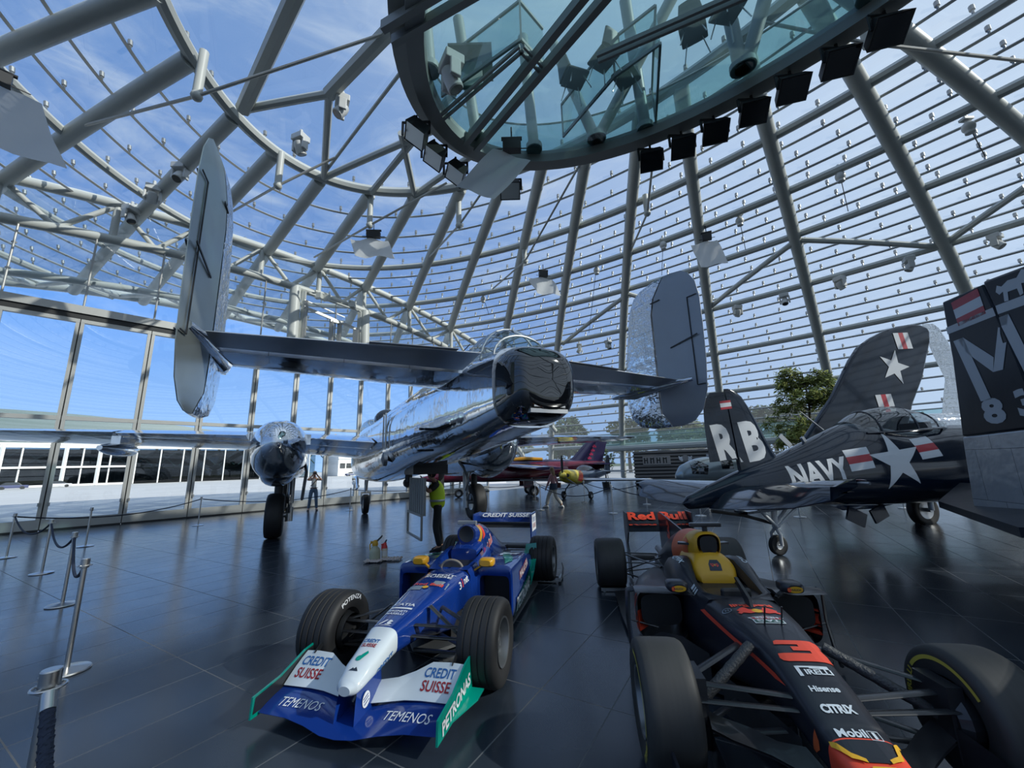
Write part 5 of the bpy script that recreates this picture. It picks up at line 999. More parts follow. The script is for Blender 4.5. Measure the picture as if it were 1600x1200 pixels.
word('Red Bull', tc_, (-1.90, .9, .72), (-1, 0, .55), (.45, 0, 1), .34, wlet, cov, height=.13, bold=.05, grid=.04); word('Red Bull', tc_, (-1.90, .9, .72), (-1, 0, .55), (.45, 0, 1), .33, rred, cov, height=.11, bold=.0, grid=.04, eps=.007)
# rear wing
b = MB(); wing_strip(b, [((-3.30, y, .84), (-3.52, y, .965)) for y in (-.495, 0, .495)], th=.02); up1 = b.build('rear_wing', cblue, K); b = MB(); wing_strip(b, [((-3.26, y, .755), (-3.5, y, .83)) for y in (-.495, 0, .495)], th=.03); b.build('rear_wing_plane', carbon, K)
b = MB(); wing_strip(b, [((-3.3, y, .42), (-3.5, y, .47)) for y in (-.49, 0, .49)], th=.03); b.build('beam_wing', carbon, K)
word('CREDIT SUISSE', None, (-3.405, 0.03, .918), (0, 1, 0), (-.88, 0, .5), .84, wlet, up1, height=.11, bold=.03, eps=.022)
for sg in (-1, 1):
    b = MB(); b.prism([(-3.2, .60), (-3.22, .97), (-3.62, .97), (-3.62, .40), (-3.4, .40)], (0, sg * .50, 0), (1, 0, 0), (0, 0, 1), .02); e = b.build('rear_end_plate', cblue, K, smooth=False)
    b = MB(); b.add([(-3.205, sg * .5 - .012, .66), (-3.205, sg * .5 + .012, .66), (-3.21, sg * .5 + .012, .965), (-3.21, sg * .5 - .012, .965)], [(0, 1, 2, 3)]); decal('patch', shape([rect(-.17, -.13, .17, .13)]), None, (-3.42, sg * .511, .82), (-sg, 0, 0), (0, 0, 1), wlet, e); two('CREDIT', 'SUISSE', None, (-3.42, sg * .511, .82), (-sg, 0, 0), (0, 0, 1), .26, blet, rlet, e, .1, height=.07, eps=.007)
b = MB(); b.box((-3.35, 0, .40), (.14, .10, .14)); b.build('rain_light', mat('light_dark', (.05, .05, .055), .3), K, smooth=False, bevel=.01)
stm = mat('stand_steel', (.35, .36, .36), .35, .8)
r = root('wheel_stand', 'small steel wheel stand under the rear of the blue racing car', 'stand', K.matrix_basis @ V(-3.04, .735, 0), K.rotation_euler)
b = MB(); b.bar((.12, -.22, .03), (.12, .26, .03), .03, .03); b.bar((-.12, -.22, .03), (-.12, .26, .03), .03, .03); b.bar((-.14, .24, .05), (.14, .24, .05), .03, .06); b.tube([(0, .26, .05), (0, .29, .2), (0, .27, .27)], .012, 6); b.build('frame', stm, r, smooth=False)
for x, y in ((.12, -.2), (.12, .24), (-.12, -.2), (-.12, .24)): b = MB(); b.cyl((x, y, 0), (x, y, .03), .025); b.build('foot', black, r)

# ---- matt dark car with yellow airbox and red numbers
ra = -0.1267
rd = mat('matt_navy', (0.012, 0.014, 0.022), 0.38, var=.08, coat=.15); ryl = mat('airbox_yellow', (0.68, 0.36, 0.02), 0.36, var=.06); rrd = mat('matt_red', (0.78, 0.075, 0.035), 0.42); ror = mat('matt_orange', (.75, .14, .04), .42); wl2 = mat('sponsor_white', (0.60, 0.66, 0.70), 0.45)
G = root('racing_car', 'matt dark navy racing car with yellow airbox, red number 3 and yellow striped tyres', 'racing car', (1.7079, 2.6489, 0), (0, 0, math.atan2(-math.cos(ra), math.sin(ra))))
nk = [(.39, 0, .309, .159, .100, .094, 3.72), (.32, 0, .325, .165, .11, .10, 3.8), (.12, 0, .375, .172, .14, .12, 4), (-.15, 0, .42, .19, .175, .16, 4.2), (-.5, 0, .42, .25, .22, .22, 4.4), (-.95, 0, .38, .315, .265, .30, 4.6), (-1.35, 0, .36, .34, .265, .30, 4.6)]
b = MB(); b.loft(lerp_secs(nk, 50, seg=44)); ch = b.build('chassis', rd, G)
b = MB(); b.loft(lerp_secs([(1.02, 0, .23, .05, .03, .03, 2.2), (.95, 0, .25, .09, .05, .05, 2.6), (.7, 0, .275, .13, .065, .07, 3.2), (.5, 0, .285, .15, .085, .085, 3.6), (.39, 0, .309, .159, .100, .094, 3.72)], 24, seg=44)); nc = b.build('nose_cone', rrd, G); tg = bvh(ch, nc)
b = MB()
for sg in (-1, 1):
    rows = []
    for x, yi, yo, zt_ in ((-.90, .04, .30, .648), (-1.02, .20, .325, .665), (-1.22, .22, .345, .695), (-1.40, .20, .36, .765), (-1.52, .18, .365, .815), (-1.68, .16, .37, .82), (-1.95, .12, .36, .75), (-2.3, .05, .30, .62)):
        rows.append([V(x, sg * yi, zt_ - .09), V(x, sg * (yi + .02), zt_ - .01), V(x, sg * (yi + .06), zt_), V(x, sg * (yo - .05), zt_ - .012), V(x, sg * yo, zt_ - .08), V(x, sg * yo, .3)])
    b.loft(rows, closed=False, caps=False)
cs_ = b.build('cockpit_surround', rd, G); tcs = bvh(cs_)
b = MB(); b.box((-1.2, 0, .62), (.56, .44, .02)); b.build('cockpit_well', black, G, smooth=False)
b = MB(); b.loft(lerp_secs([(-1.40, 0, .66, .15, .03, .05, 3), (-1.44, 0, .68, .185, .09, .08, 2.8), (-1.50, 0, .70, .20, .14, .1, 2.5), (-1.58, 0, .72, .19, .16, .12, 2.3), (-1.70, 0, .74, .185, .14, .14, 2.2), (-1.95, 0, .74, .19, .12, .18, 2.2)], 16, seg=32)); hd_ = b.build('headrest', ryl, G); thd = bvh(hd_)
ak = [(-1.56, 0, .95, .105, .09, .115, 2.8), (-1.60, 0, .945, .13, .115, .14, 2.6), (-1.72, 0, .93, .155, .125, .2, 2.3), (-1.9, 0, .86, .165, .17, .25, 2.0)]
b = MB(); b.loft(lerp_secs(ak, 14, seg=36), caps=False); ab = b.build('airbox', ryl, G); tab_ = bvh(ab)
b = MB(); b.loft([sec(-1.555, 0, .948, .080, .075, .092, n=3.0), sec(-1.60, 0, .94, .07, .05, .06, n=2.4)]); b.build('air_intake', black, G)
b = MB(); b.loft(lerp_secs([(-1.9, 0, .86, .165, .17, .25, 2.0), (-2.15, 0, .80, .165, .21, .3, 1.8), (-2.4, 0, .74, .165, .225, .35, 1.7)], 12, seg=36), caps=False); b.build('engine_cover_band', ror, G)
b = MB(); b.loft(lerp_secs([(-2.4, 0, .74, .165, .225, .35, 1.7), (-2.8, 0, .62, .17, .22, .35, 1.6), (-3.3, 0, .46, .14, .16, .25, 1.7), (-3.75, 0, .36, .07, .08, .14, 2)], 18, seg=36)); ec = b.build('engine_cover', rd, G)
b = MB(); b.prism([(-2.35, .93), (-3.6, 1.02), (-3.75, 1.0), (-3.7, .5), (-2.6, .6)], (0, 0, 0), (1, 0, 0), (0, 0, 1), .02); fin = b.build('shark_fin', rd, G, smooth=False)
for sg in (-1, 1): word('3', None, (-3.15, sg * .0105, .84), (-sg, 0, 0), (0, 0, 1), .16, rrd, fin, height=.24, bold=.05)
b = MB(); b.bar((-1.60, -.15, 1.125), (-1.60, .15, 1.125), .06, .04); b.bar((-1.62, 0, 1.04), (-1.62, 0, 1.12), .05, .035); b.build('camera_bar', carbon, G, smooth=False, bevel=.01)
for sg in (-1, 1): b = MB(); b.bar((-1.72, sg * .13, .925), (-1.76, sg * .24, .925), .07, .02); b.build('airbox_winglet', carbon, G, smooth=False)
decal('badge', shape([[(-.055, -.05), (.055, -.05), (.055, .01), (.035, .05), (-.035, .05), (-.055, .01)]]), thd, (-1.40, 0, .80), (0, 1, 0), (-.45, 0, .9), nletter, hd_, grid=.03); redbull(thd, (-1.40, 0, .80), (0, 1, 0), (-.45, 0, .9), .08, hd_, False)
b = MB(); b.box((-1.575, 0, .868), (.04, .05, .045)); b.build('headrest_latch', black, G, smooth=False)
# cockpit details: steering wheel, windscreen
b = MB(); b.box((-1.0, 0, .64), (.05, .24, .12)); b.build('steering_wheel', black, G, smooth=False, bevel=.02)
b = MB(); b.prism([(-.70, .645), (-.72, .70), (-.95, .80), (-.97, .79), (-.80, .645)], (0, 0, 0), (1, 0, 0), (0, 0, 1), .022); b.build('windscreen_pillar', carbon, G, smooth=False)
for y in (-.05, .06): b = MB(); b.tube([(-.40, y, .63), (-.36, y, .76)], .006, 6); b.build('antenna', carbon, G)
# sidepods
gp = []
for sg in (-1, 1):
    b = MB(); b.loft(lerp_secs([(-1.28, sg * .56, .40, .215, .20, .22, 4.5), (-1.45, sg * .55, .39, .22, .205, .26, 4.5), (-1.9, sg * .47, .36, .23, .19, .26, 4), (-2.5, sg * .34, .31, .22, .16, .22, 3), (-3.1, sg * .2, .26, .15, .12, .16, 2.6)], 24, seg=40), caps=False); pd = b.build('sidepod', rd, G); gp.append(pd)
    b = MB(); b.loft([sec(-1.30, sg * .56, .42, .18, .14, .12, n=4), sec(-1.6, sg * .52, .4, .12, .1, .1, n=4)]); b.build('radiator_duct', black, G)
    # wing over the sidepod inlet and its tall side vane
    b = MB(); b.loft([[V(x, sg * y, z + dz_) for x, dz_ in ((-1.0 - k, 0), (-1.12 - k, .02), (-1.24 - k, 0), (-1.12 - k, -.02))] for y, z, k in ((.34, .64, 0), (.5, .63, .06), (.68, .62, .12), (.80, .61, .16))]); b.build('inlet_wing', carbon, G)
    b = MB(); b.tube([(-1.30, sg * .79, .61), (-1.34, sg * .845, .58), (-1.36, sg * .855, .35), (-1.30, sg * .85, .16), (-1.20, sg * .83, .05)], [.03, .034, .034, .036, .04], 8, flat=.4, up=(0, 1, 0)); b.build('side_vane', carbon, G)
    b = MB(); b.tube([(-1.34, sg * .85, .33), (-1.3, sg * .6, .28)], .008, 6); b.build('vane_stay', carbon, G)
    b = MB(); b.loft(lerp_secs([(-.98, sg * .46, .70, .05, .03, .03, 3), (-1.01, sg * .46, .70, .085, .042, .042, 3.5), (-1.12, sg * .46, .70, .085, .042, .042, 4), (-1.13, sg * .46, .70, .07, .035, .035, 4)], 8, seg=20)); mr = b.build('mirror', rd, G); tmr = bvh(mr)
    decal('badge', shape([disc(0, 0, .058, .024)]), tmr, (-.95, sg * .46, .705), (0, 1, 0), (-.3, 0, 1), ryl, mr, far=.1, grid=.02); decal('badge', shape([disc(-.045, 0, .012, .016)]), tmr, (-.95, sg * .46, .705), (0, 1, 0), (-.3, 0, 1), rrd, mr, far=.1, grid=.02, eps=.006); word('RAUCH', tmr, (-.95, sg * .465, .705), (0, 1, 0), (-.3, 0, 1), .07, nletter, mr, far=.1, grid=.02, eps=.007, bold=.02)
    b = MB(); b.bar((-1.06, sg * .40, .67), (-1.04, sg * .33, .62), .03, .015); b.build('mirror_stalk', carbon, mr, smooth=False)
    # wheels
    fw_ = race_wheel(G, 0, sg * .848, .335, .305, sg, 0, .54, grim)
    yel = mat('tyre_yellow', (.50, .42, .06), .6)
    for side in (-1, 1):
        y = sg * .848 + side * .1535
        ta, tt = ((-.95, -1.38) if sg > 0 else (-.1, 2.25))
        for t0 in (ta,): decal('stripe', arc_shape(.255, .276, t0, t0 + 1.85), None, (0, y, .335), (-side, 0, 0), (0, 0, 1), yel, fw_, grid=0, eps=.003)
        for th in (tt,): polar_word('PIRELLI', (0, 0, .335), side, .262, th, .035, yel, fw_, y, span=.7, bold=.04)
    b = MB(); b.lathe([(.15, -.04), (.16, .02), (.13, .06), (0, .06)], (0, sg * .70, .335), (0, -sg, 0), 20); b.box((.0, sg * .66, .335), (.22, .08, .36)); b.build('brake_duct', carbon, fw_, smooth=False)
    race_wheel(G, -3.55, sg * .795, .335, .405, sg, 0, .54, grim)
    for a, c, w_ in (((.10, .165, .44), (.0, .70, .45), .06), ((-.42, .23, .50), (-.02, .70, .46), .06), ((.06, .165, .25), (.0, .70, .17), .06), ((-.40, .22, .2), (-.02, .70, .17), .06), ((.16, .16, .40), (.10, .70, .40), .05)):
        arm(G, (a[0], sg * a[1], a[2]), (c[0], sg * c[1], c[2]), w_)
    b = MB(); b.tube([V(-.25, sg * .22, .56).lerp(V(.02, sg * .69, .30), i / 14) for i in range(15)], [.030 + .003 * (i % 2) for i in range(15)], 10); b.build('push_rod', mat('rod_wrap', (.05, .052, .055), .5, bump=.6, bscale=60), G)
    for a, c in (((-2.9, .2, .42), (-3.5, .6, .46)), ((-3.7, .1, .42), (-3.58, .6, .46)), ((-2.9, .16, .2), (-3.5, .6, .2)), ((-3.8, .1, .2), (-3.58, .6, .2)), ((-3.5, .05, .33), (-3.55, .62, .33)), ((-3.1, .14, .5), (-3.5, .58, .24))):
        arm(G, (a[0], sg * a[1], a[2]), (c[0], sg * c[1], c[2]), .045)
    # turning vanes and curved wings beneath the nose
    b = MB(); b.loft([[V(x, sg * y, z), V(x - .16, sg * (y + .03), z + .035)] for x, y, z in ((.42, .17, .25), (.36, .28, .235), (.28, .38, .25), (.16, .52, .24), (.10, .64, .27))], closed=False, caps=False); b.loft([[V(x, sg * y, z), V(x - .16, sg * (y + .03), z + .035)] for x, y, z in ((.42, .17, .235), (.36, .28, .22), (.28, .38, .235), (.16, .52, .225), (.10, .64, .255))], closed=False, caps=False); b.build('nose_vane', carbon, G)
    b = MB(); b.loft([[V(.18, sg * .18, .28), V(.18, sg * .18, .05)], [V(-.15, sg * .25, .28), V(-.15, sg * .25, .05)], [V(-.45, sg * .36, .3), V(-.45, sg * .36, .05)]], closed=False, caps=False); b.build('turning_vane', carbon, G, smooth=False)
    b = MB(); b.loft([[V(x, sg * y, .06), V(x, sg * y, z)] for x, y, z in ((-.75, .34, .3), (-.95, .48, .34), (-1.15, .6, .3), (-1.3, .7, .2))], closed=False, caps=False); b.build('bargeboard', carbon, G)
    b = MB(); b.loft([[V(.05, sg * .62, .34), V(.05, sg * .62, .08)], [V(.30, sg * .655, .30), V(.30, sg * .655, .06)], [V(.55, sg * .64, .22), V(.55, sg * .64, .08)]], closed=False, caps=False); b.build('brake_shroud', carbon, G)
b = MB(); b.prism([(-.6, .2), (-1.25, .80), (-2.3, .82), (-3.1, .80), (-3.2, .55), (-3.9, .5), (-3.9, -.5), (-3.2, -.55), (-3.1, -.80), (-2.3, -.82), (-1.25, -.80), (-.6, -.2)], (0, 0, .055), (1, 0, 0), (0, 1, 0), .025); b.build('floor_tray', carbon, G, smooth=False)
b = MB(); b.box((-3.3, 0, .26), (.8, .26, .3)); b.build('gearbox', carbon, G, smooth=False, bevel=.03)
# front wing under the nose (mostly below the frame)
b = MB(); wing_strip(b, [((1.05 - .25 * abs(y), y, .10), (.72 - .25 * abs(y), y, .16)) for y in (-.88, -.6, -.3, 0, .3, .6, .88)]); b.build('front_wing', rd, G)
for sg in (-1, 1):
    b = MB(); wing_strip(b, sorted([((.80 - .25 * y, sg * y, .16), (.62 - .25 * y, sg * y, .23)) for y in (.3, .5, .7, .87)], key=lambda r_: r_[0][1])); b.build('wing_flap', rd, G)
    b = MB(); b.prism([(.9, .07), (.88, .2), (.6, .28), (.35, .28), (.35, .07)], (0, sg * .89, 0), (1, 0, 0), (0, 0, 1), .015); b.build('end_plate', rd, G, smooth=False)
    b = MB(); b.bar((.72, sg * .1, .22), (.72, sg * .1, .1), .2, .02); b.build('wing_pillar', rd, G, smooth=False)
# nose colours and lettering
UV = (-1, 0, .45)
decal('nose_tongue', shape([[(-.14, .0), (.14, .0), (.125, -.02), (.105, -.075), (.05, -.10), (-.05, -.10), (-.10, -.07), (-.13, -.02)]]), tg, (.40, 0, .7), (0, 1, 0), (-1, 0, 0), rd, nc, grid=.025, eps=.005)
decal('nose_flash', shape([[(-.075, -.60), (.075, -.60), (.07, -.15), (.05, -.12), (-.045, -.12), (-.065, -.15)]]), tg, (.40, 0, .7), (0, 1, 0), (-1, 0, 0), sunY, nc, grid=.025, eps=.006)
decal('nose_outline', shape([[(.145, .012), (.118, -.012), (.099, -.065), (.05, -.088), (.05, -.106), (.111, -.081), (.132, -.022), (.145, -.01)], [(-.05, -.088), (-.095, -.06), (-.125, -.010), (-.145, .012), (-.145, -.010), (-.135, -.03), (-.105, -.08), (-.05, -.106)]]), tg, (.40, 0, .7), (0, 1, 0), (-1, 0, 0), sunY, nc, grid=.025, eps=.010)
word('Mobil', tg, (.37, -.03, .42), (0, 1, 0), UV, .135, wl2, ch, height=.045, bold=.03, grid=.04); word('1', tg, (.378, .07, .415), (0, 1, 0), UV, .014, wl2, ch, height=.035, grid=.04); decal('box_outline', shape([rect(.045, -.022, .048, .022), rect(.093, -.022, .096, .022), rect(.045, -.024, .096, -.021), rect(.045, .021, .096, .024)]), tg, (.378, 0, .415), (0, 1, 0), UV, wl2, ch)
word('CITRIX', tg, (.253, -.01, .465), (0, 1, 0), UV, .165, wl2, ch, height=.05, bold=.05, grid=.04)
word('Hisense', tg, (.15, -.01, .505), (0, 1, 0), UV, .15, wl2, ch, height=.035, bold=.03, grid=.04)
word('IRELLI', tg, (.044, .028, .54), (0, 1, 0), UV, .145, wl2, ch, height=.036, bold=.03, grid=.04); decal('letter', shape([rect(-.095, -.03, -.075, .042), rect(-.095, .03, .085, .042), [(.085, .042), (.085, .018), (-.02, .024), (-.02, .03)]]), tg, (.044, .01, .54), (0, 1, 0), UV, wl2, ch, grid=.04)
n3 = [[(-.135, .048), (-.125, .08), (-.105, .09), (.10, .09), (.128, .075), (.13, .048)], rect(.0, .024, .126, .05), [(-.05, -.008), (.118, -.008), (.112, .028), (-.05, .028)], [(.045, -.034), (.145, -.034), (.138, -.015), (.115, -.004), (.045, -.004)], [(-.15, -.030), (.146, -.030), (.146, -.066), (.125, -.088), (.10, -.095), (-.12, -.095), (-.145, -.085), (-.155, -.065)]]
decal('number', shape(n3), tg, (-.12, .03, .595), (0, 1, 0), (-1, 0, .3), rrd, ch, grid=.04, label='red number 3')
dn = lambda o, s_, w_, m, **k: word(s_, tg, o, (0, -1, 0), (1, 0, 0), w_, m, ch, grid=.04, **k)
decal('badge', shape([[(-.10, .0), (-.10, .055), (.10, .055), (.10, 0)], [(-.10, 0), (-.12, -.03), (0, -.06), (.12, -.03), (.10, 0)]]), tg, (-.47, 0, .8), (0, -1, 0), (1, 0, 0), wl2, ch, grid=.04)
decal('badge', shape([rect(-.092, .005, .092, .047), [(-.092, -.002), (-.105, -.026), (0, -.05), (.105, -.026), (.092, -.002)]]), tg, (-.47, 0, .8), (0, -1, 0), (1, 0, 0), [mat('badge_green', (.02, .09, .07), .4), mat('badge_red', (.30, .015, .03), .4)], ch, grid=.04, eps=.006, mis=[0, 1])
dn((-.445, 0, .8), 'TAG', .15, wl2, height=.034, bold=.03, eps=.008); dn((-.49, 0, .8), 'HEUER', .165, wl2, height=.026, bold=.03, eps=.008)
redbull(tg, (-.63, 0, .8), (0, -1, 0), (1, 0, 0), .30, ch, False); dn((-.73, 0, .8), 'Red Bull', .30, rrd, height=.055, bold=.03)
decal('badge', arc_shape(.028, .034, 0, 2 * PI), tg, (-.66, -.20, .8), (0, 1, 0), (-1, 0, 0), gdec, ch, grid=.05); word('N', tg, (-.66, -.20, .8), (0, 1, 0), (-1, 0, 0), .025, gdec, ch, grid=.05)
for sg in (-1, 1):
    decal('red_line', shape([[(-.05, -.015), (.05, -.016), (.92, -.012), (1.02, .005), (.92, .016), (0, .016)]]), tg, (-.95, sg * 1, .555), (1, 0, -.085), (0, 0, 1), rrd, ch, grid=.05, far=.5) if sg > 0 else decal('red_line', shape([[(-.05, -.015), (.05, -.016), (.92, -.012), (1.02, .005), (.92, .016), (0, .016)]]), tg, (-.95, -1, .555), (1, 0, -.085), (0, 0, 1), rrd, ch, grid=.05)
    decal('flame', shape([[(-.03, -.05), (-.01, -.055), (.03, -.02), (.03, .02), (0, .055), (.012, .0), (-.02, -.01)]]), tg, (.30, sg * .5, .335), (sg * -1, 0, 0), (0, 0, 1), ror, ch, grid=.03)
    tpd = bvh(gp[0] if sg < 0 else gp[1])
    nn = V(.8, sg * .6, 0); uu = V(0, 0, 1).cross(nn)
    word('Bull', tpd, (-1.40, sg * .755, .33), uu, (0, 0, 1), .20, rrd, gp[0] if sg < 0 else gp[1], height=.17, bold=.04, far=.3, label='red lettering'); decal('red_line', shape([[(-.07, .10), (-.05, .10), (.03, .22), (.015, .22)], [(-.03, .09), (-.01, .09), (.06, .21), (.045, .21)]]), tpd, (-1.40, sg * .755, .33), uu, (0, 0, 1), rrd, gp[0] if sg < 0 else gp[1], far=.3)
    word('CITRIX', tcs, (-1.58, sg * .30, 1), (-1, sg * .1, 0) if sg > 0 else (1, .1, 0), (0, -1, 0) if sg > 0 else (0, 1, 0), .2, wl2, cs_, height=.05, bold=.03, far=.3)
    decal('patch', shape([rect(-.03, -.05, .03, -.03), rect(-.03, -.015, .03, .005), rect(-.03, .02, .03, .05)]), tcs, (-1.12, sg * .31, 1), (0, 1, 0), (-1, 0, 0), wl2, cs_, far=.2)
    decal('flame_wing', shape([[(-.02, .1), (.1, .12), (.22, -.05), (.30, -.16), (.2, -.1), (.1, -.14), (.05, -.08)]]), tab_, (-1.72, sg * .8, .86), (-1, 0, 0) if sg > 0 else (-1, 0, 0), (0, 0, 1), ror, ab, grid=.04) if sg > 0 else decal('flame_wing', shape([[(.02, .1), (-.1, .12), (-.22, -.05), (-.30, -.16), (-.2, -.1), (-.1, -.14), (-.05, -.08)]]), tab_, (-1.72, -.8, .86), (1, 0, 0), (0, 0, 1), ror, ab, grid=.04)
# rear wing
b = MB(); wing_strip(b, [((-3.80, y, .84), (-4.0, y, .985)) for y in (-.47, 0, .47)], th=.015); rw = b.build('rear_wing', rd, G); b = MB(); wing_strip(b, [((-3.72, y, .735), (-3.98, y, .84)) for y in (-.47, 0, .47)], th=.03); rw2 = b.build('rear_wing_plane', rd, G)
word('Red Bull', None, (-3.90, 0, .925), (0, 1, 0), (-.81, 0, .59), .88, rrd, rw, height=.17, bold=.04, eps=.016); word('Red Bull', None, (-3.83, 0, .80), (0, 1, 0), (-.93, 0, .37), .88, rrd, rw2, height=.1, bold=.04, eps=.034)
for sg in (-1, 1):
    b = MB(); b.prism([(-3.68, .72), (-3.72, 1.0), (-4.06, 1.0), (-4.06, .70), (-3.95, .45), (-3.9, .1), (-3.6, .1), (-3.68, .4), (-3.82, .55)], (0, sg * .475, 0), (1, 0, 0), (0, 0, 1), .02); b.build('rear_end_plate', rd, G, smooth=False)
b = MB(); wing_strip(b, [((-3.85, y, .3), (-4.05, y, .36)) for y in (-.47, 0, .47)], th=.03); b.build('diffuser', carbon, G)
b = MB(); b.cyl((-3.6, 0, .42), (-4.0, 0, .44), .05); b.build('exhaust', carbon, G)
for sg, wh in ((-1, 'left'), (1, 'hidden')):
    if sg > 0: continue
    r = root('wheel_stand', 'low steel wheel stand under the rear of the dark racing car', 'stand', G.matrix_basis @ V(-3.55, -.80, 0), G.rotation_euler)
    b = MB(); b.bar((.24, -.16, .03), (.24, .22, .03), .03, .04); b.bar((-.24, -.16, .03), (-.24, .22, .03), .03, .04); b.bar((-.24, .2, .03), (.24, .2, .03), .03, .03); b.build('frame', stm, r, smooth=False)
    for x, y in ((.24, -.12), (.24, .1)): b = MB(); b.cyl((x, y, 0), (x, y, .05), .02); b.build('foot', stm, r)
# ------------------------------------------------------------------ barrier posts and ropes
ropem = mat('rope_navy', (0.018, 0.026, 0.05), 0.8, bump=.8, bscale=25)
def post_proto(s_=1.0):
    r = root('barrier_post', 'x', 'barrier post')
    b = MB(); b.lathe([(0, .0), (.165, .0), (.172, .008), (.165, .018), (.06, .034), (.03, .04), (0, .04)], seg=32); b.build('base', steel, r, ang=30)
    b = MB(); b.cyl((0, 0, .03), (0, 0, .93), .021, seg=18); b.build('pole', steel, r)
    b = MB(); b.lathe([(.024, .90), (.034, .905), (.034, .985), (.031, .99), (0, .99)], seg=24); b.build('cap', steel, r, ang=30)
    b = MB(); b.tube([(.052 * math.cos(2 * PI * i / 20), .052 * math.sin(2 * PI * i / 20), .925) for i in range(20)], .005, 6, closed=True)
    for k in range(4): b.cyl((.02 * math.cos(k * PI / 2), .02 * math.sin(k * PI / 2), .925), (.052 * math.cos(k * PI / 2), .052 * math.sin(k * PI / 2), .925), .006, seg=6)
    b.build('rope_ring', steel, r); return r
P0_ = post_proto(); used = False
PS = [(-1.94, 1.84, 'nearest steel post in the bottom left corner with a rope down its front'), (-4.23, 4.14, 'second nearest steel post at the left, its pole leaning tall before the others'), (-6.49, 6.13, 'third steel post from the viewer on the left'), (-9.08, 8.10, 'fourth steel post from the viewer on the left'),
      (-11.85, 9.77, 'leftmost steel post near the glass front'), (-11.35, 11.03, 'steel post behind the leftmost ones, close to the second window bay'), (-11.3, 14.77, 'steel post between the left corner and the left main wheel'), (-7.5, 18.7, 'steel post right of the man taking a photo'),
      (-2.9, 23.4, 'far steel post under the silver fuselage'), (1.02, 20.75, 'rear steel post left of the walking woman'), (1.01, 16.61, 'front steel post just left of the walking woman'), (3.25, 19.32, 'steel post before the yellow nosed plane'), (3.49, 14.9, 'steel post between the two racing cars, farther back'), (5.61, 17.66, 'steel post left of the navy tailplane'),
      (6.03, 13.57, 'steel post behind the dark racing car camera bar'), (8.61, 12.65, 'steel post behind the navy tail wheel'), (13.1, 14.03, 'far steel post behind the navy fuselage')]
PW2 = []
for x, y, lb in PS:
    o = P0_ if not used else dup(P0_, (0, 0, 0)); used = True
    o.location = (x, y, 0); o['label'] = lb; o['group'] = 'rope barrier posts'
def rope(a, c, sag, label, r=.016, z=.905):
    a = V(a[0], a[1], z); c = V(c[0], c[1], z); n = 24; d = (c - a).normalized(); a = a + d * .05; c = c - d * .05; b = MB(); o = V(0, 0, 0)
    pts = [a.lerp(c, i / n) - V(0, 0, sag * 4 * (i / n) * (1 - i / n)) for i in range(n + 1)]; mid = pts[0].copy()
    b.tube([p - mid for p in pts], r, 8); ob = b.build('barrier_rope', ropem); ob.location = mid; tag(ob, label, 'rope', 'barrier ropes')
xy = [p[:2] for p in PS]
rope(xy[1], xy[2], .26, 'dark rope hanging between the second and third steel posts'); rope(xy[2], xy[3], .26, 'dark rope between the third and fourth steel posts'); rope(xy[3], xy[4], .28, 'dark rope between the fourth and leftmost steel posts'); rope(xy[4], xy[6], .24, 'long dark rope from the leftmost post along the glass front')
rope(xy[6], xy[7], .26, 'long dark rope behind the left main wheel'); rope(xy[7], xy[8], .22, 'dark rope under the silver fuselage'); rope(xy[8], xy[9], .26, 'dark rope behind the right main wheel'); rope(xy[10], xy[12], .34, 'dark rope passing the walking woman'); rope(xy[9], xy[11], .3, 'dark rope before the yellow nosed plane'); rope(xy[11], xy[13], .3, 'dark rope right of the yellow nosed plane'); rope(xy[12], xy[14], .3, 'dark rope from the middle post to behind the dark car'); rope(xy[13], xy[15], .3, 'dark rope behind the navy tail')
o = V(-1.94, 1.84, .925); e = V(-1.12, 1.20, .50); b = MB(); n = 26; d = (e - o).normalized(); st = o + d * .055
pts = [st.lerp(e, i / n) - V(0, 0, .10 * 4 * (i / n) * (1 - i / n)) - st for i in range(n + 1)]
b.tube(pts, .021, 10)
for q in range(2):
    tw = []
    for i in range(160):
        f = i / 159; k = f * n; j = min(int(k), n - 1); p = pts[j].lerp(pts[j + 1], k - j); t = (pts[j + 1] - pts[j]).normalized(); u = t.cross(V(1, 0, 0)).normalized(); v2 = t.cross(u); a = f * 190 + q * PI
        tw.append(p + (u * math.cos(a) + v2 * math.sin(a)) * .013)
    b.tube(tw, .012, 6)
rp_ = b.build('barrier_rope', ropem); rp_.location = st; tag(rp_, 'thick twisted navy rope hanging from the nearest post in the bottom left corner', 'rope', 'barrier ropes')
b = MB(); b.cyl((0, 0, .012), pts[1] * 1.2, .024); b.build('end_sleeve', steel, rp_)

# ------------------------------------------------------------------ people
def skin_mesh(name, J, E, m, par, sub=2, root_=None):
    bm = bmesh.new(); ly = bm.verts.layers.skin.verify(); vs = {}
    for k, (p, r) in J.items():
        v_ = bm.verts.new(p); vs[k] = v_; r = r if isinstance(r, tuple) else (r, r); v_[ly].radius = r
    for a, c in E: bm.edges.new((vs[a], vs[c]))
    vs[root_ or list(J)[0]][ly].use_root = True
    me = bpy.data.meshes.new(name); bm.to_mesh(me); bm.free(); me.materials.append(m)
    tmp = bpy.data.objects.new(name, me); C.objects.link(tmp)
    s1 = tmp.modifiers.new('skin', 'SKIN'); s1.use_smooth_shade = True; s1.branch_smoothing = .3; s2 = tmp.modifiers.new('sub', 'SUBSURF'); s2.levels = sub; s2.render_levels = sub
    tmp.parent = par; return tmp
skinm = mat('skin_tone', (0.50, 0.27, 0.18), 0.55, var=.05)
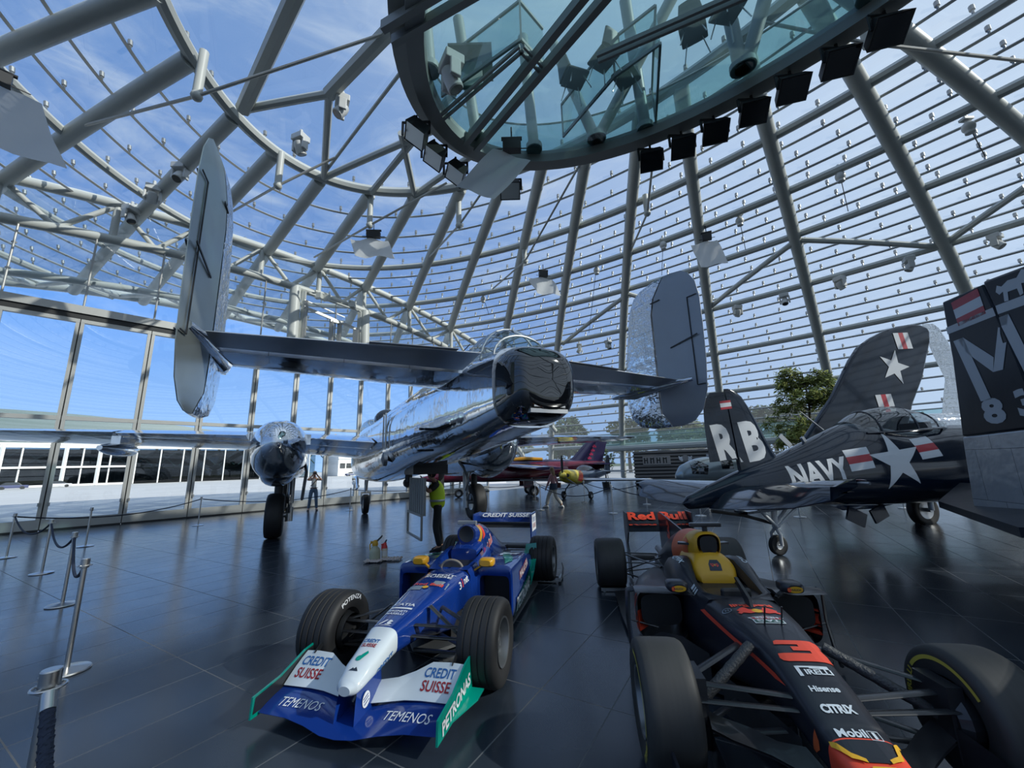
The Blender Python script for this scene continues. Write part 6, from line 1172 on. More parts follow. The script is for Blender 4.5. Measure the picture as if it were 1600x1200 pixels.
def hand(J, E, w, tip, thumb, key, r=.0085, curl=V(0, 0, 0)):
    """palm plus five jointed fingers; w wrist joint name"""
    W = V(*J[w][0]); T = V(*tip); d = (T - W).normalized(); th = V(*thumb).normalized(); P = W + d * .06
    J[key + 'p'] = (tuple(P), (.040, .018)); E.append((w, key + 'p')); J[key + 'q'] = (tuple(P + d * .03), (.038, .016)); E.append((key + 'p', key + 'q'))
    for i, (off, ln) in enumerate(((.028, .065), (.010, .075), (-.009, .07), (-.027, .055))):
        a = P + d * .045 + th * off; J[f'{key}f{i}'] = (tuple(a), r); E.append((key + 'q', f'{key}f{i}')); c = a + d * ln * .55 + curl * .3; J[f'{key}g{i}'] = (tuple(c), r * .95); E.append((f'{key}f{i}', f'{key}g{i}'))
        e = c + d * ln * .4 + curl; J[f'{key}h{i}'] = (tuple(e), r * .8); E.append((f'{key}g{i}', f'{key}h{i}'))
    a = P + th * .045 + d * .01; J[key + 't'] = (tuple(a), r * 1.1); E.append((key + 'p', key + 't')); c = a + th * .012 + d * .035; J[key + 'u'] = (tuple(c), r); E.append((key + 't', key + 'u'))
def body(par, L, head_dir, m=skinm):
    """L: joint positions. One continuous skinned figure"""
    hd_ = V(*head_dir).normalized(); N = V(*L['neck']); H = V(*L['head'])
    J = {'pel': (L['pel'], (.125, .10)), 'waist': (L['waist'], (.115, .09)), 'chest': (L['chest'], (.14, .105)), 'sho': (L['sho'], (.10, .075)), 'neck': (L['neck'], .052), 'jaw': (tuple(H - V(0, 0, .065) + hd_ * .02), (.058, .066)), 'head': (tuple(H), (.072, .088)), 'top': (tuple(H + V(0, 0, .075) - hd_ * .01), (.062, .075))}
    E = [('pel', 'waist'), ('waist', 'chest'), ('chest', 'sho'), ('sho', 'neck'), ('neck', 'jaw'), ('jaw', 'head'), ('head', 'top')]
    J['nose'] = (tuple(H + hd_ * .098 - V(0, 0, .022)), .012); E.append(('head', 'nose'))
    for s_ in 'lr':
        J['sh' + s_] = (L['sh' + s_], .062); J['el' + s_] = (L['el' + s_], .044); J['wr' + s_] = (L['wr' + s_], .029); E += [('sho', 'sh' + s_), ('sh' + s_, 'el' + s_), ('el' + s_, 'wr' + s_)]
        hand(J, E, 'wr' + s_, L['tip' + s_], L['th' + s_], 'h' + s_, curl=V(*L.get('curl', (0, 0, 0))))
        J['hip' + s_] = (L['hip' + s_], .088); J['kn' + s_] = (L['kn' + s_], .060); J['an' + s_] = (L['an' + s_], .042); J['toe' + s_] = (L['toe' + s_], (.042, .026)); E += [('pel', 'hip' + s_), ('hip' + s_, 'kn' + s_), ('kn' + s_, 'an' + s_), ('an' + s_, 'toe' + s_)]
    o = skin_mesh('body', J, E, m, par, 2, 'pel')
    eyem = mat('eye_dark', (.02, .015, .012), .2); side = hd_.cross(V(0, 0, 1)).normalized()
    for q in (-1, 1): b = MB(); b.ball(H + hd_ * .078 + side * .03 * q + V(0, 0, .012), (.010, .010, .007), 8, 6); b.build('eye', eyem, par)
    b = MB(); b.tube([H + hd_ * .079 + side * x - V(0, 0, .058 - .004 * math.cos(x * 60)) for x in (-.022, -.01, 0, .01, .022)], .005, 6); b.build('mouth', mat('lip', (.36, .12, .10), .5), par)
    for q in (-1, 1): b = MB(); b.ball(H + side * .078 * q - V(0, 0, .01), (.018, .018, .03), 8, 6); b.build('ear', m, par)
    return o
def legs_wear(par, L, m, k=1.12, name='trousers', cuff=.065, ke=.075):
    J = {'w': (tuple(V(*L['waist']) - V(0, 0, .05)), (.135, .105)), 'p': (L['pel'], (.158, .13))}; E = [('w', 'p')]
    for s_ in 'lr':
        a, c = V(*L['kn' + s_]), V(*L['an' + s_])
        J['h' + s_] = (L['hip' + s_], .100); J['k' + s_] = (L['kn' + s_], ke); J['a' + s_] = (tuple(a.lerp(c, 1.0)), cuff); E += [('p', 'h' + s_), ('h' + s_, 'k' + s_), ('k' + s_, 'a' + s_)]
    return skin_mesh(name, J, E, m, par, 2, 'p')
def top_wear(par, L, m, name='shirt', sleeve=.6, full=False, k=1.0, belly=.0, low=.02):
    J = {'p': (tuple(V(*L['pel']) + V(0, 0, low)), (.155 * k, .125 * k)), 'w': (L['waist'], (.14 * k, .115 * k)), 'c': (L['chest'], (.165 * k, .128 * k)), 's': (L['sho'], (.115 * k, .088 * k)), 'n': (tuple(V(*L['neck']) - V(0, 0, .03)), .062 * k)}
    E = [('p', 'w'), ('w', 'c'), ('c', 's'), ('s', 'n')]
    if sleeve > 0:
        for s_ in 'lr':
            a, c = V(*L['sh' + s_]), V(*L['el' + s_]); J['a' + s_] = (tuple(a), .075 * k)
            if full: J['b' + s_] = (tuple(c), .058 * k); J['c' + s_] = (tuple(c.lerp(V(*L['wr' + s_]), .9)), .042 * k); E += [('s', 'a' + s_), ('a' + s_, 'b' + s_), ('b' + s_, 'c' + s_)]
            else: J['b' + s_] = (tuple(a.lerp(c, sleeve)), .066 * k); E += [('s', 'a' + s_), ('a' + s_, 'b' + s_)]
    return skin_mesh(name, J, E, m, par, 2, 'p')
def shoes(par, L, m):
    for s_ in 'lr':
        a, t = V(*L['an' + s_]), V(*L['toe' + s_]); d = (t - a); d.z = 0; d.normalize(); b = MB(); h = a - d * .06
        b.loft([[V(q.x, q.y, 0) + d.cross(V(0, 0, 1)) * w_ * math.cos(2 * PI * i / 12) + V(0, 0, max(0.0, hh * (math.sin(2 * PI * i / 12) * .5 + .5) + z0)) for i in range(12)] for q, w_, hh, z0 in ((h - d * .02, .03, .06, 0), (h, .042, .1, 0), (a, .045, .12, 0), (a + d * .1, .05, .075, 0), (t + d * .04, .045, .05, 0), (t + d * .075, .02, .03, 0))]); b.xf(Matrix.Translation((0, 0, min(a.z, t.z) - .07 if min(a.z, t.z) > .1 else 0))); b.build('shoe', m, par)
def hair(par, H, hd_, m, long=0.0):
    H = V(*H); hd_ = V(*hd_).normalized(); b = MB(); b.ball(H - hd_ * .018 + V(0, 0, .035), (.093, .093, .098), 16, 12)
    if long: b.loft([sec(0, 0, 0, w_, d_, n=2.2, seg=16) for w_, d_ in ((.085, .07), (.1, .06), (.095, .05), (.05, .03))]) if False else b.tube([H - hd_ * .03 + V(0, 0, .02), H - hd_ * .075 - V(0, 0, .12), H - hd_ * .10 - V(0, 0, long)], [.085, .092, .05], 12, flat=.75)
    o = b.build('hair', m, par); return o
# worker in a hi-vis vest under the bomber: faces -X side (towards the open hatch), reaching in
hv = mat('hi_vis_yellow', (0.66, 0.86, 0.03), 0.6, bump=.4, bscale=9); rf_ = mat('reflective_tape', (.55, .57, .56), .35, .3); blk = mat('black_cloth', (.012, .013, .015), .85, bump=.3, bscale=14)
W = root('person', 'person in a yellow hi-vis vest and black trousers reaching into the silver bomber', 'person', (-1.73, 9.2, 0), (0, 0, PI + .25))
LW = dict(pel=(0, 0, .93), waist=(.0, 0, 1.08), chest=(.03, 0, 1.27), sho=(.05, 0, 1.42), neck=(.09, 0, 1.50), head=(.15, 0, 1.62), shl=(.05, .18, 1.40), shr=(.05, -.18, 1.40), ell=(.22, .26, 1.26), elr=(.22, -.26, 1.26), wrl=(.34, .16, 1.45), wrr=(.34, -.14, 1.45), tipl=(.37, .13, 1.62), tipr=(.37, -.11, 1.62), thl=(0, -1, .2), thr=(0, 1, .2),
          hipl=(0, .09, .88), hipr=(0, -.09, .88), knl=(.05, .10, .50), knr=(-.02, -.10, .50), anl=(-.04, .11, .09), anr=(-.10, -.11, .09), toel=(.10, .13, .03), toer=(.04, -.13, .03), curl=(.02, 0, -.01))
body(W, LW, (1, 0, .4)); legs_wear(W, LW, blk); top_wear(W, LW, blk, 'shirt', .8); vs_ = top_wear(W, LW, hv, 'safety_vest', 0, k=1.22, low=-.08); shoes(W, LW, blk); hair(W, LW['head'], (1, 0, .4), blk)
b = MB()
for z, rx, ry in ((1.06, .185, .155),): b.tube([(.01 + ry * math.cos(2 * PI * i / 28) * 1.0, rx * math.sin(2 * PI * i / 28), z) for i in range(28)], .022, 6, closed=True, flat=1.2)
b.build('reflective_band', rf_, vs_)
# man taking a photograph beside the glass front, facing the viewer
M_ = root('person', 'person in a white shirt and blue jeans holding up a camera by the glass front', 'person', (-9.35, 19.0, 0), (0, 0, math.atan2(-.88, .47)))
tee = mat('white_cloth', (.68, .67, .64), .85, bump=.3, bscale=14); jean = mat('jeans_blue', (.10, .16, .24), .85, bump=.3, bscale=16); brown = mat('brown_leather', (.09, .05, .03), .6)
LM = dict(pel=(0, 0, .95), waist=(0, 0, 1.10), chest=(0, 0, 1.30), sho=(0, 0, 1.44), neck=(.01, 0, 1.53), head=(.03, 0, 1.66), shl=(0, .19, 1.42), shr=(0, -.19, 1.42), ell=(.20, .30, 1.38), elr=(.20, -.28, 1.40), wrl=(.26, .10, 1.60), wrr=(.26, -.07, 1.62), tipl=(.26, .03, 1.75), tipr=(.26, -.01, 1.77), thl=(0, -1, .3), thr=(0, 1, .3),
          hipl=(0, .10, .90), hipr=(0, -.10, .90), knl=(.03, .13, .50), knr=(.01, -.13, .50), anl=(0, .17, .09), anr=(-.03, -.16, .09), toel=(.13, .19, .03), toer=(.11, -.19, .03), curl=(-.01, 0, -.02))
body(M_, LM, (1, 0, 0)); legs_wear(M_, LM, jean); top_wear(M_, LM, tee, 'shirt', .55); shoes(M_, LM, black); hair(M_, (.03, 0, 1.665), (1, 0, 0), mat('grey_hair', (.28, .25, .22), .8))
b = MB(); b.tube([(.10, .17, 1.46), (.165, .05, 1.33), (.16, -.12, 1.12)], .016, 6); b.tube([(-.10, .17, 1.46), (-.15, 0, 1.3), (-.13, -.14, 1.1)], .016, 6); b.build('strap', brown, M_)
b = MB(); b.tube([(.155 * math.cos(2 * PI * i / 24) * .82, .165 * math.sin(2 * PI * i / 24), 1.03) for i in range(24)], .014, 6, closed=True); b.build('belt', brown, M_)
cm = root('camera', 'small black camera held up by the person in white', 'camera', M_.matrix_basis.to_translation() + Matrix.Rotation(M_.rotation_euler.z, 3, 'Z') @ V(.30, 0, 1.70), M_.rotation_euler)
b = MB(); b.box((0, 0, 0), (.05, .13, .09)); b.build('camera_body', black, cm, smooth=False, bevel=.008); b = MB(); b.cyl((.02, 0, 0), (.08, 0, 0), .035); b.build('lens', lens, cm)
# woman walking left, seen from behind
Wm = root('person', 'person with long fair hair, pink top and pale trousers walking left', 'person', (1.63, 17.4, 0), (0, 0, PI - .55))
pink = mat('pink_stripe', (.50, .20, .20), .85); t_ = pink.node_tree; wv = t_.nodes.new('ShaderNodeTexWave'); wv.inputs['Scale'].default_value = 14; cx_ = t_.nodes.new('ShaderNodeTexCoord'); t_.links.new(cx_.outputs['Object'], wv.inputs[0]); m_ = t_.nodes.new('ShaderNodeMix'); m_.data_type = 'RGBA'; m_.inputs[6].default_value = (.42, .10, .12, 1); m_.inputs[7].default_value = (.62, .42, .42, 1); t_.links.new(wv.outputs['Fac'], m_.inputs[0]); t_.links.new(m_.outputs[2], t_.nodes['Principled BSDF'].inputs['Base Color'])
pale = mat('pale_cloth', (.60, .55, .47), .85, bump=.3, bscale=14); den = mat('denim_dark', (.05, .075, .12), .85, bump=.3, bscale=14)
LF = dict(pel=(0, 0, .88), waist=(.01, 0, 1.02), chest=(.02, 0, 1.20), sho=(.02, 0, 1.34), neck=(.03, 0, 1.42), head=(.05, 0, 1.55), shl=(.02, .165, 1.32), shr=(.02, -.165, 1.32), ell=(.10, .21, 1.06), elr=(-.08, -.21, 1.06), wrl=(.22, .20, .86), wrr=(-.05, -.22, .82), tipl=(.27, .19, .73), tipr=(-.02, -.22, .68), thl=(.8, -.4, 0), thr=(.9, .3, 0),
          hipl=(0, .085, .84), hipr=(0, -.085, .84), knl=(.20, .09, .49), knr=(-.04, -.09, .46), anl=(.30, .09, .10), anr=(-.32, -.09, .14), toel=(.42, .10, .04), toer=(-.22, -.09, .05), curl=(.01, 0, 0))
body(Wm, LF, (1, 0, 0)); legs_wear(Wm, LF, pale, cuff=.085, ke=.078); top_wear(Wm, LF, pink, 'blouse', .9, full=True, k=.92); shoes(Wm, LF, tee); hair(Wm, LF['head'], (1, 0, 0), mat('fair_hair', (.42, .28, .14), .6), .26)
b = MB(); b.loft([sec(0, 0, 0, .165, .135, n=2.2, seg=20), sec(.12, 0, 0, .185, .155, n=2.2, seg=20), sec(.26, 0, .02, .19, .165, n=2.2, seg=20)], caps=False); b.xf(Matrix.Translation((-.01, 0, 1.0)) @ Matrix.Rotation(PI / 2, 4, 'Y')); b.build('tied_jacket', den, Wm)
b = MB(); b.box((-.14, -.23, .90), (.2, .07, .22)); b.tube([(-.14, -.2, 1.0), (-.06, -.17, 1.25), (.04, -.1, 1.36)], .012, 6); b.build('shoulder_bag', mat('bag_brown', (.16, .07, .06), .6), Wm, bevel=.015)

# ------------------------------------------------------------------ cleaning bottles and rags
jug = mat('bottle_plastic', (.42, .44, .32), .35, var=.05); yl2 = mat('sprayer_yellow', (.62, .34, .02), .4); rd2 = mat('sprayer_red', (.62, .035, .03), .4); crm = mat('label_cream', (.60, .54, .40), .6)
r = root('spray_bottle', 'large pale sprayer bottle with a yellow pump head on the tiles', 'spray bottle', (-2.83, 8.42, 0), (0, 0, .4))
b = MB(); b.lathe([(0, 0), (.095, 0), (.105, .02), (.105, .17), (.09, .22), (.05, .26), (.045, .29), (0, .29)], seg=24); b.build('bottle', jug, r, ang=50)
b = MB(); b.lathe([(.055, .28), (.06, .31), (.05, .35), (.03, .38), (0, .38)], seg=18); b.bar((-.02, 0, .34), (-.09, 0, .35), .03, .04); b.tube([(-.06, 0, .36), (-.10, 0, .30), (-.09, 0, .2)], .014, 6); b.build('pump_head', yl2, r)
b = MB(); b.tube([(.03, 0, .36), (.10, 0, .42), (.13, 0, .46)], [.018, .018, .012], 8); b.build('nozzle', black, r)
r = root('spray_bottle', 'small cream spray bottle with a red trigger head on the tiles', 'spray bottle', (-2.66, 8.50, 0), (0, 0, .5))
b = MB(); b.lathe([(0, 0), (.052, 0), (.056, .015), (.056, .2), (.04, .235), (.022, .25), (0, .25)], seg=20); b.build('bottle', crm, r, ang=50)
b = MB(); b.lathe([(.05, .2), (.052, .235), (.032, .28), (.03, .31), (0, .33)], seg=16); b.bar((-.01, 0, .29), (-.07, 0, .28), .03, .03); b.bar((-.055, 0, .28), (-.06, 0, .18), .012, .02); b.build('trigger_head', rd2, r)
b = MB(); b.tube([(.0, 0, .31), (.03, 0, .37)], [.018, .014], 8); b.build('nozzle', black, r)
b = MB(); b.lathe([(.0565, .07), (.0565, .17)], seg=20); b.build('paper_label', tee, r)
ragm = mat('rag_cloth', (.55, .48, .44), .95, bump=.8, bscale=30, var=.4, vscale=25)
def rag(loc, label, s_, seed):
    rn = random.Random(seed); b = MB(); n = 14
    rows = [[V((i / n - .5) * .34 * s_ + rn.gauss(0, .006), (j / n - .5) * .2 * s_ + rn.gauss(0, .006), .012 + .035 * abs(math.sin(i * 1.3 + seed) * math.cos(j * .9 + seed)) + rn.uniform(0, .016)) for i in range(n + 1)] for j in range(n + 1)]
    b.loft(rows, closed=False, caps=False); o = b.build('cleaning_rag', ragm); o.location = loc; so = o.modifiers.new('thick', 'SOLIDIFY'); so.thickness = .012; tag(o, label, 'rag', 'crumpled rags')
rag((-2.80, 8.28, 0), 'crumpled pale rag in front of the yellow headed bottle', 1.0, 1); rag((-2.48, 8.42, 0), 'crumpled dirty rag right of the red headed bottle', 1.05, 4)

# ------------------------------------------------------------------ aircraft in the distance
jp = mat('jet_purple', (.035, .03, .085), .15, coat=.8); jm = mat('jet_magenta', (.15, .012, .035), .15, coat=.8); jo = mat('jet_orange', (.65, .30, .02), .35)
J = root('jet_trainer', 'dark purple and magenta jet with a swept tail fin behind the yellow nosed plane', 'airplane', (.6, 25.0, 0), (0, 0, PI + .12))
b = MB(); b.loft(lerp_secs([(6.4, 0, 1.15, .05, .05, .05, 2), (5.4, 0, 1.2, .3, .28, .3, 2.2), (3.8, 0, 1.35, .45, .55, .45, 2.3), (2, 0, 1.4, .55, .6, .55, 2.5), (-1, 0, 1.5, .6, .55, .6, 2.6), (-3.5, 0, 1.6, .45, .4, .4, 2.4), (-5.4, 0, 1.7, .2, .2, .2, 2)], 30, seg=28)); b.build('fuselage', [jm], J)
b = MB(); b.loft(lerp_secs([(5.2, 0, 1.45, .2, .08, .02, 2), (3.4, 0, 1.75, .4, .22, .1, 2.2), (0, 0, 1.95, .45, .18, .2, 2.3), (-3, 0, 1.95, .3, .1, .15, 2), (-5.2, 0, 1.85, .1, .05, .05, 2)], 20, seg=20)); b.build('spine', jp, J)
b = MB(); b.loft([wing_sec(y, 1.85 - abs(y) * .06, 1.9 - abs(y) * .45, -1.3 - abs(y) * .05, .1) for y in (-4.2, -2, 0, 2, 4.2)]); b.build('wing', jp, J)
b = MB(); b.loft([fin_sec(z, 0, a, c, .08) for z, a, c in ((1.75, -2.4, -5.0), (2.2, -3.1, -5.1), (3.0, -3.9, -5.35), (3.15, -4.1, -5.4))]); b.build('tail_fin', jp, J)
for k in range(4): decal('lettering', shape([rect(-.12, -.05, .12, .05), rect(-.05, .05, .05, .12)]), None, (-4.15 - k * .12, .14, 2.1 + k * .24), (-1, 0, 0), (0, 0, 1), mat('pink_paint', (.5, .03, .10), .4), J)
b = MB(); b.loft([wing_sec(y, 1.75, -3.6 - abs(y) * .3, -5.0 - abs(y) * .1, .08) for y in (-2, 0, 2)]); b.build('tailplane', jp, J)
for sg in (-1, 1):
    b = MB(); b.loft(lerp_secs([(2.3, sg * .75, 1.35, .22, .3, .3, 2.4), (.8, sg * .8, 1.35, .3, .38, .35, 2.4), (-1.5, sg * .72, 1.4, .26, .3, .3, 2.2), (-2.6, sg * .55, 1.45, .15, .18, .18, 2)], 14, seg=20)); b.build('air_duct', jm, J)
    wheel(J, 'main_wheel', (-.4, sg * 1.0, .3), .3, .2); b = MB(); b.cyl((-.4, sg * 1.0, .3), (-.3, sg * .8, 1.1), .06); b.build('gear_leg', white, J); b = MB(); b.box((-.1, sg * .95, .75), (.6, .03, .5)); b.build('gear_door', jm, J, smooth=False)
wheel(J, 'nose_wheel', (4.0, 0, .25), .25, .16); b = MB(); b.cyl((4.0, 0, .25), (3.9, 0, 1.0), .05); b.build('nose_leg', white, J)
b = MB(); b.loft(lerp_secs([(.9, .15, 2.12, .2, .1, .1, 3), (0, .15, 2.16, .35, .14, .1, 3), (-1.1, .15, 2.12, .3, .1, .1, 3)], 8, seg=16)); b.build('intake_cover', jo, J)
# yellow nosed sport plane
sy = mat('nose_yellow', (.68, .52, .02), .25, coat=.8); sb = mat('sport_navy', (.015, .025, .05), .2, coat=.8); swm = mat('sport_silver', (.55, .57, .60), .15, .6)
Q = root('sport_plane', 'small low winged racing plane with a yellow and red nose behind the ropes', 'airplane', (3.75, 22.2, 0), (0, 0, PI + .95))
b = MB(); b.loft(lerp_secs([(2.25, 0, 1.22, .10, .1, .1, 2), (2.1, 0, 1.2, .34, .30, .28, 2.5), (1.5, 0, 1.15, .42, .36, .38, 2.8), (.9, 0, 1.12, .42, .36, .42, 2.8)], 10, seg=24)); cw = b.build('cowling', sy, Q); tcw = bvh(cw)
b = MB(); b.loft(lerp_secs([(.9, 0, 1.12, .42, .36, .42, 2.8), (0, 0, 1.12, .42, .34, .42, 2.6), (-1.2, 0, 1.18, .33, .26, .32, 2.4), (-2.6, 0, 1.22, .16, .18, .18, 2.2), (-3.7, 0, 1.24, .05, .08, .08, 2)], 16, seg=24)); b.build('fuselage', sb, Q)
b = MB(); b.lathe([(0, .38), (.08, .3), (.15, .12), (.17, 0)], (2.2, 0, 1.22), (1, 0, 0), 20); spn = b.build('spinner', sy, Q)
for k in range(3):
    a = k * 2 * PI / 3; d = V(0, math.sin(a), math.cos(a)); b = MB(); b.tube([V(2.35, 0, 1.22) + d * r_ for r_ in (.12, .4, .75, 1.0)], [.03, .07, .075, .03], 8, flat=.3); b.build('propeller_blade', black, spn)
for sg in (-1, 1):
    decal('nose_flash', shape([[(-.35, -.2), (-.1, .25), (.2, .28), (.32, -.05), (.1, -.28)]]), tcw, (1.15, sg * 1, 1.15), (-sg, 0, 0), (0, 0, 1), rrd, cw, grid=.08)
    decal('air_inlet', shape([disc(sg * .19, .08, .09)]), tcw, (3.3, 0, 1.15), (0, 1, 0), (0, 0, 1), black, cw, grid=.04)
    wheel(Q, 'main_wheel', (.9, sg * .78, .19), .19, .13); b = MB(); b.tube([(.9, sg * .74, .19), (.92, sg * .62, .5), (.95, sg * .35, .76), (.95, 0, .8)], [.04, .05, .055, .06], 8, flat=.5); b.build('gear_leg', black, Q)
b = MB(); b.loft([wing_sec(y, .95, .95 - abs(y) * .05, -.45 + abs(y) * .10, .14) for y in (-3.7, -1.8, 0, 1.8, 3.7)]); b.build('wing', swm, Q)
b = MB(); b.loft(lerp_secs([(.7, 0, 1.42, .12, .04, .02, 2), (.2, 0, 1.42, .3, .26, .05, 2.2), (-.5, 0, 1.4, .3, .3, .05, 2.2), (-1.4, 0, 1.38, .15, .08, .05, 2)], 12, seg=20)); b.build('canopy', canopy, Q)
b = MB(); b.loft([fin_sec(z, 0, a, c, .08) for z, a, c in ((1.2, -2.7, -3.75), (1.7, -2.95, -3.8), (2.2, -3.2, -3.75), (2.28, -3.3, -3.7))]); b.build('tail_fin', sb, Q)
b = MB(); b.loft([wing_sec(y, 1.28, -2.8 - abs(y) * .1, -3.6, .08) for y in (-1.2, 0, 1.2)]); b.build('tailplane', sb, Q)
wheel(Q, 'tail_wheel', (-3.7, 0, .09), .09, .06); b = MB(); b.tube([(-3.7, 0, .1), (-3.3, 0, 1.1)], .025, 6); b.build('tail_spring', hubm, Q)
# silver helicopter
H = root('helicopter', 'silver helicopter with a rounded glazed nose behind the navy tail', 'helicopter', (10.15, 19.7, 0), (0, 0, PI - .12))
b = MB(); b.loft(lerp_secs([(2.3, 0, 1.05, .1, .1, .1, 2), (2.05, 0, 1.12, .5, .42, .4, 2.2), (1.3, 0, 1.25, .78, .62, .6, 2.4), (.2, 0, 1.35, .85, .62, .7, 2.6), (-1.2, 0, 1.4, .75, .55, .6, 2.5), (-2.4, 0, 1.6, .3, .28, .3, 2.2), (-5.5, 0, 1.75, .12, .14, .14, 2)], 30, seg=32)); hf = b.build('fuselage', mat('heli_grey', (.30, .35, .36), .22, .5), H); th_ = bvh(hf)
for sg in (-1, 1):
    decal('window', shape([[(-.35, -.25), (.3, -.3), (.38, .1), (.05, .34), (-.35, .36)]]), th_, (1.35, sg * 2, 1.42), (-sg, 0, 0), (0, 0, 1), blackgl, H, grid=.08, far=1); decal('window', shape([rect(-.26, -.2, .26, .22)]), th_, (.15, sg * 2, 1.56), (-sg, 0, 0), (0, 0, 1), blackgl, H, grid=.08, far=1)
    b = MB(); b.tube([(2.2, sg * 1.0, .18), (1.9, sg * 1.0, .06), (-1.6, sg * 1.0, .06)], .05, 8); b.build('skid', dgrey, H)
    for x in (1.2, -.9): b = MB(); b.tube([(x, sg * 1.0, .06), (x, sg * .85, .5), (x, sg * .3, .75)], .035, 8); b.build('skid_leg', dgrey, H)
b = MB(); b.cyl((0, 0, 1.9), (0, 0, 2.35), .09); b.box((0, 0, 1.95), (1.3, .6, .25)); b.build('rotor_mast', dgrey, H, smooth=False)
for a in (.4, .4 + PI): d = V(math.cos(a), math.sin(a), 0); b = MB(); b.bar(V(0, 0, 2.33), V(0, 0, 2.27) + d * 4.2, .22, .03); b.build('rotor_blade', dgrey, H, smooth=False)
b = MB(); b.prism([(-5.0, 1.7), (-5.8, 2.5), (-6.1, 2.5), (-5.7, 1.6), (-5.9, 1.1), (-5.7, 1.1)], (0, 0, 0), (1, 0, 0), (0, 0, 1), .06); b.build('tail_fin', dgrey, H, smooth=False)
# silver airliner part behind the navy fighter: body top and a raised fin tip
Z = root('silver_airplane', 'silver aircraft behind the navy fighter, its fin tip between the two dark tails', 'airplane', (18.5, 16.2, 0), (0, 0, .05))
b = MB(); b.loft(lerp_secs([(-2.8, 0, 3.15, .05, .05, .05, 2), (-2.2, 0, 3.0, .35, .35, .35, 2), (0, 0, 2.7, .6, .7, .7, 2.2), (4, 0, 2.4, .8, 1.0, 1.0, 2.2), (8, 0, 2.4, .7, .9, .9, 2.2), (9.5, 0, 2.3, .2, .2, .2, 2)], 20, seg=28)); b.build('fuselage', skinw, Z)
b = MB(); b.loft([fin_sec(z, 0, a, c, .09) for z, a, c in ((3.0, 1.2, -1.2), (4.8, .5, -.55), (5.6, .25, -.75), (6.4, .0, -.92), (7.0, -.25, -.98), (7.2, -.45, -.95))]); b.build('tail_fin', skinw, Z)
for y in (-1.6, 1.6): wheel(Z, 'main_wheel', (4.5, y, .5), .5, .3); b = MB(); b.cyl((4.5, y, .5), (4.5, y * .5, 2), .1); b.build('gear_leg', hubm, Z)
wheel(Z, 'tail_wheel', (-1.0, 0, .25), .25, .15); b = MB(); b.cyl((-1.0, 0, .3), (-.8, 0, 2.5), .07); b.build('tail_leg', hubm, Z)

# ------------------------------------------------------------------ potted tree, counter wall with emblem
fol = mat('feathery_green', (0.30, 0.33, 0.08), 0.85, var=.4, vscale=2)
r = root('potted_tree', 'tall feathery yellow green tree in a pot behind the navy fighter', 'tree', (11.95, 16.0, 0))
b = MB(); b.lathe([(0, 0), (.42, 0), (.55, .6), (.58, .65), (.5, .65), (.48, .55), (0, .55)], seg=24); b.build('pot', black, r)
b = MB(); rn = random.Random(3); tips = []
b.tube([(0, 0, .5), (.05, 0, 1.6), (-.05, .05, 2.8), (.1, 0, 4.0), (.0, 0, 5.2)], [.08, .07, .055, .035, .012], 8)
for k in range(46):
    z = rn.uniform(1.7, 5.3); a = rn.uniform(0, 2 * PI); ln = 1.25 * (1 - .45 * abs(z - 3.2) / 2.2) * rn.uniform(.6, 1.1); d = V(math.cos(a), math.sin(a), rn.uniform(.1, .6)).normalized(); p = V(0, 0, z); q = p + d * ln; e = q + V(d.x * .25, d.y * .25, -.3) * ln
    b.tube([p, p.lerp(q, .6), q, e], [.02, .014, .01, .004], 5); tips.append((p, q, e))
b.build('trunk', bark, r)
b = MB()
for p, q, e in tips:
    for k in range(170):
        t = rn.uniform(.15, 2); c = p.lerp(q, t) if t < 1 else q.lerp(e, t - 1); c = c + V(rn.gauss(0, .1), rn.gauss(0, .1), rn.gauss(-.05, .09)); u = V(rn.gauss(0, .6), rn.gauss(0, .6), rn.gauss(-.5, .6)).normalized(); v2 = u.orthogonal().normalized(); s_ = rn.uniform(.07, .15)
        b.add([c - u * s_, c + v2 * s_ * .3, c + u * s_, c - v2 * s_ * .3], [(0, 1, 2, 3)])
b.build('foliage', fol, r, smooth=False)
r = root('potted_shrub', 'small dark shrub in a pot beside the tail of the purple jet', 'shrub', (6.4, 28.6, 0)); b = MB(); b.lathe([(0, 0), (.25, 0), (.32, .5), (0, .5)], seg=16); b.build('pot', black, r); b = MB(); b.tube([(0, 0, .4), (0, 0, 1.6)], .05, 6); b.build('stem', bark, r); c = crown_mesh(5, .75, .8, 500, .09, 8); c.xf(Matrix.Translation((0, 0, 2.0))); c.build('foliage', leafd, r, smooth=False)
slat = mat('slat_grey', (.20, .19, .18), .5, .3); pan = mat('panel_pale', (.30, .29, .28), .5)
r = root('counter_wall', 'slatted counter wall with a dark lettered plate and a white double bull emblem', 'counter', (11.2, 26.6, 0), (0, 0, -.30))
b = MB(); b.box((0, .4, 1.25), (6.4, .5, 2.5)); b.build('core', dark, r, smooth=False)
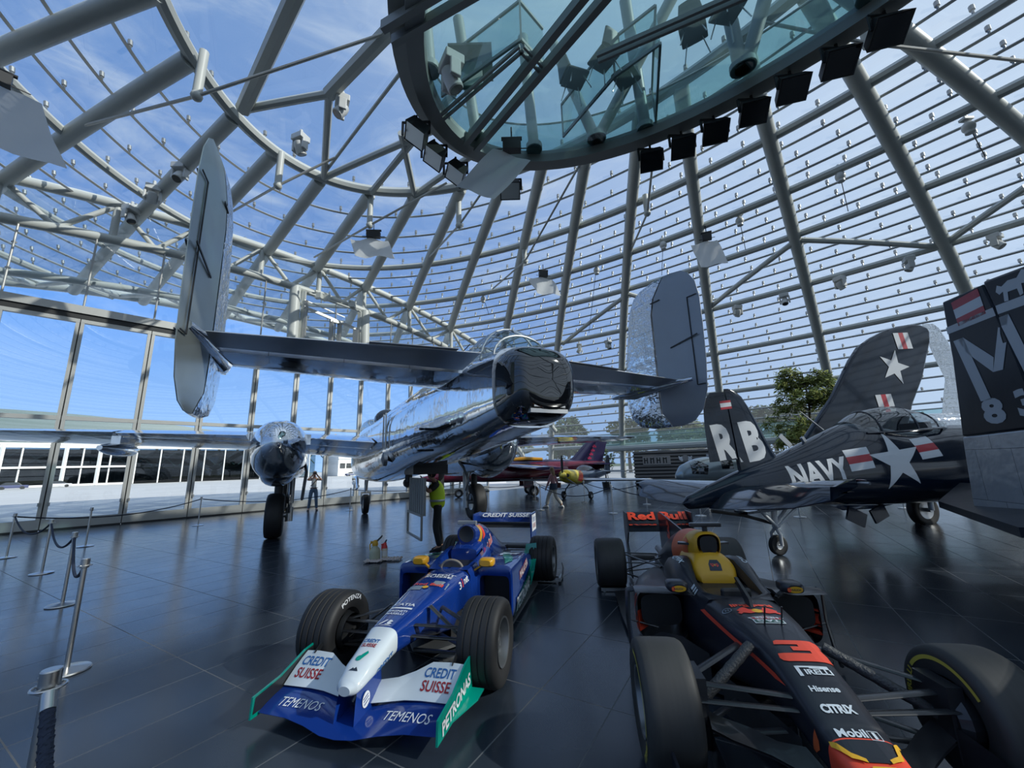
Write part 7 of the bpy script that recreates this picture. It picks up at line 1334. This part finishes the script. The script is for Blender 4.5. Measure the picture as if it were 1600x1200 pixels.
for k in range(11): b = MB(); b.box((0, .09, .18 + k * .225), (6.5, .08, .13)); b.build('slat', slat, r, smooth=False)
b = MB(); b.box((-1.75, .02, 1.86), (1.75, .06, .56)); 
pl_ = b.build('sign_plate', pan, r, smooth=False)
for k, x in enumerate((-2.4, -2.0, -1.6, -1.2)):
    decal('lettering', shape([rect(-.15, -.19, -.07, .19), rect(.03, -.19, .1, .19), rect(-.15, -.02 + .1 * (k % 2), .1, .05 + .1 * (k % 2))]), None, (x, -.015, 1.86), (1, 0, 0), (0, 0, 1), black, pl_)
bl_ = [(-a * .62, b_ * .62) for a, b_ in bullL]; decal('emblem', shape([[(a * .62, b_ * .62) for a, b_ in bullL], list(reversed(bl_))]), None, (.05, .03, 1.92), (1, 0, 0), (0, 0, 1), wlet, r, label='white double bull emblem'); decal('emblem', shape([disc(0, .06, .19)]), None, (.05, .028, 1.92), (1, 0, 0), (0, 0, 1), pan, r)
# small parked cars far across the apron
carb = mat('car_body', (.05, .06, .14), .3, coat=.5); carw = mat('car_light', (.5, .5, .52), .3, coat=.5)
for k, (s_, o_, m_c, lb) in enumerate(((-14, 108, carb, 'small dark blue car parked on the apron at the far left'), (-8, 112, carw, 'small pale car parked on the apron left of the white gate'), (60, 116, carb, 'small dark car parked before the white office block'))):
    r = root('car', lb, 'car', fpt(s_, -.05, o_), (0, 0, math.atan2(FD.y, FD.x)), group='cars on the apron')
    b = MB(); b.loft([[V(x, y, z) for y, z in ((-.85, .25), (.85, .25), (.9, .6), (.85, h_), (-.85, h_), (-.9, .6))] for x, h_ in ((-2.1, .7), (-2.0, .85), (2.0, .8), (2.1, .6))]); b.build('body', m_c, r, smooth=False)
    b = MB(); b.loft([[V(x, y, z) for y, z in ((-.8, .8), (.8, .8), (.62, h_), (-.62, h_))] for x, h_ in ((-1.7, .85), (-1.0, 1.4), (.5, 1.42), (1.2, .85))]); b.build('cabin', blackgl, r, smooth=False)
    for x in (-1.3, 1.3):
        for y in (-.82, .82): b = MB(); b.cyl((x, y - .1, .32), (x, y + .1, .32), .32); b.build('wheel', black, r)
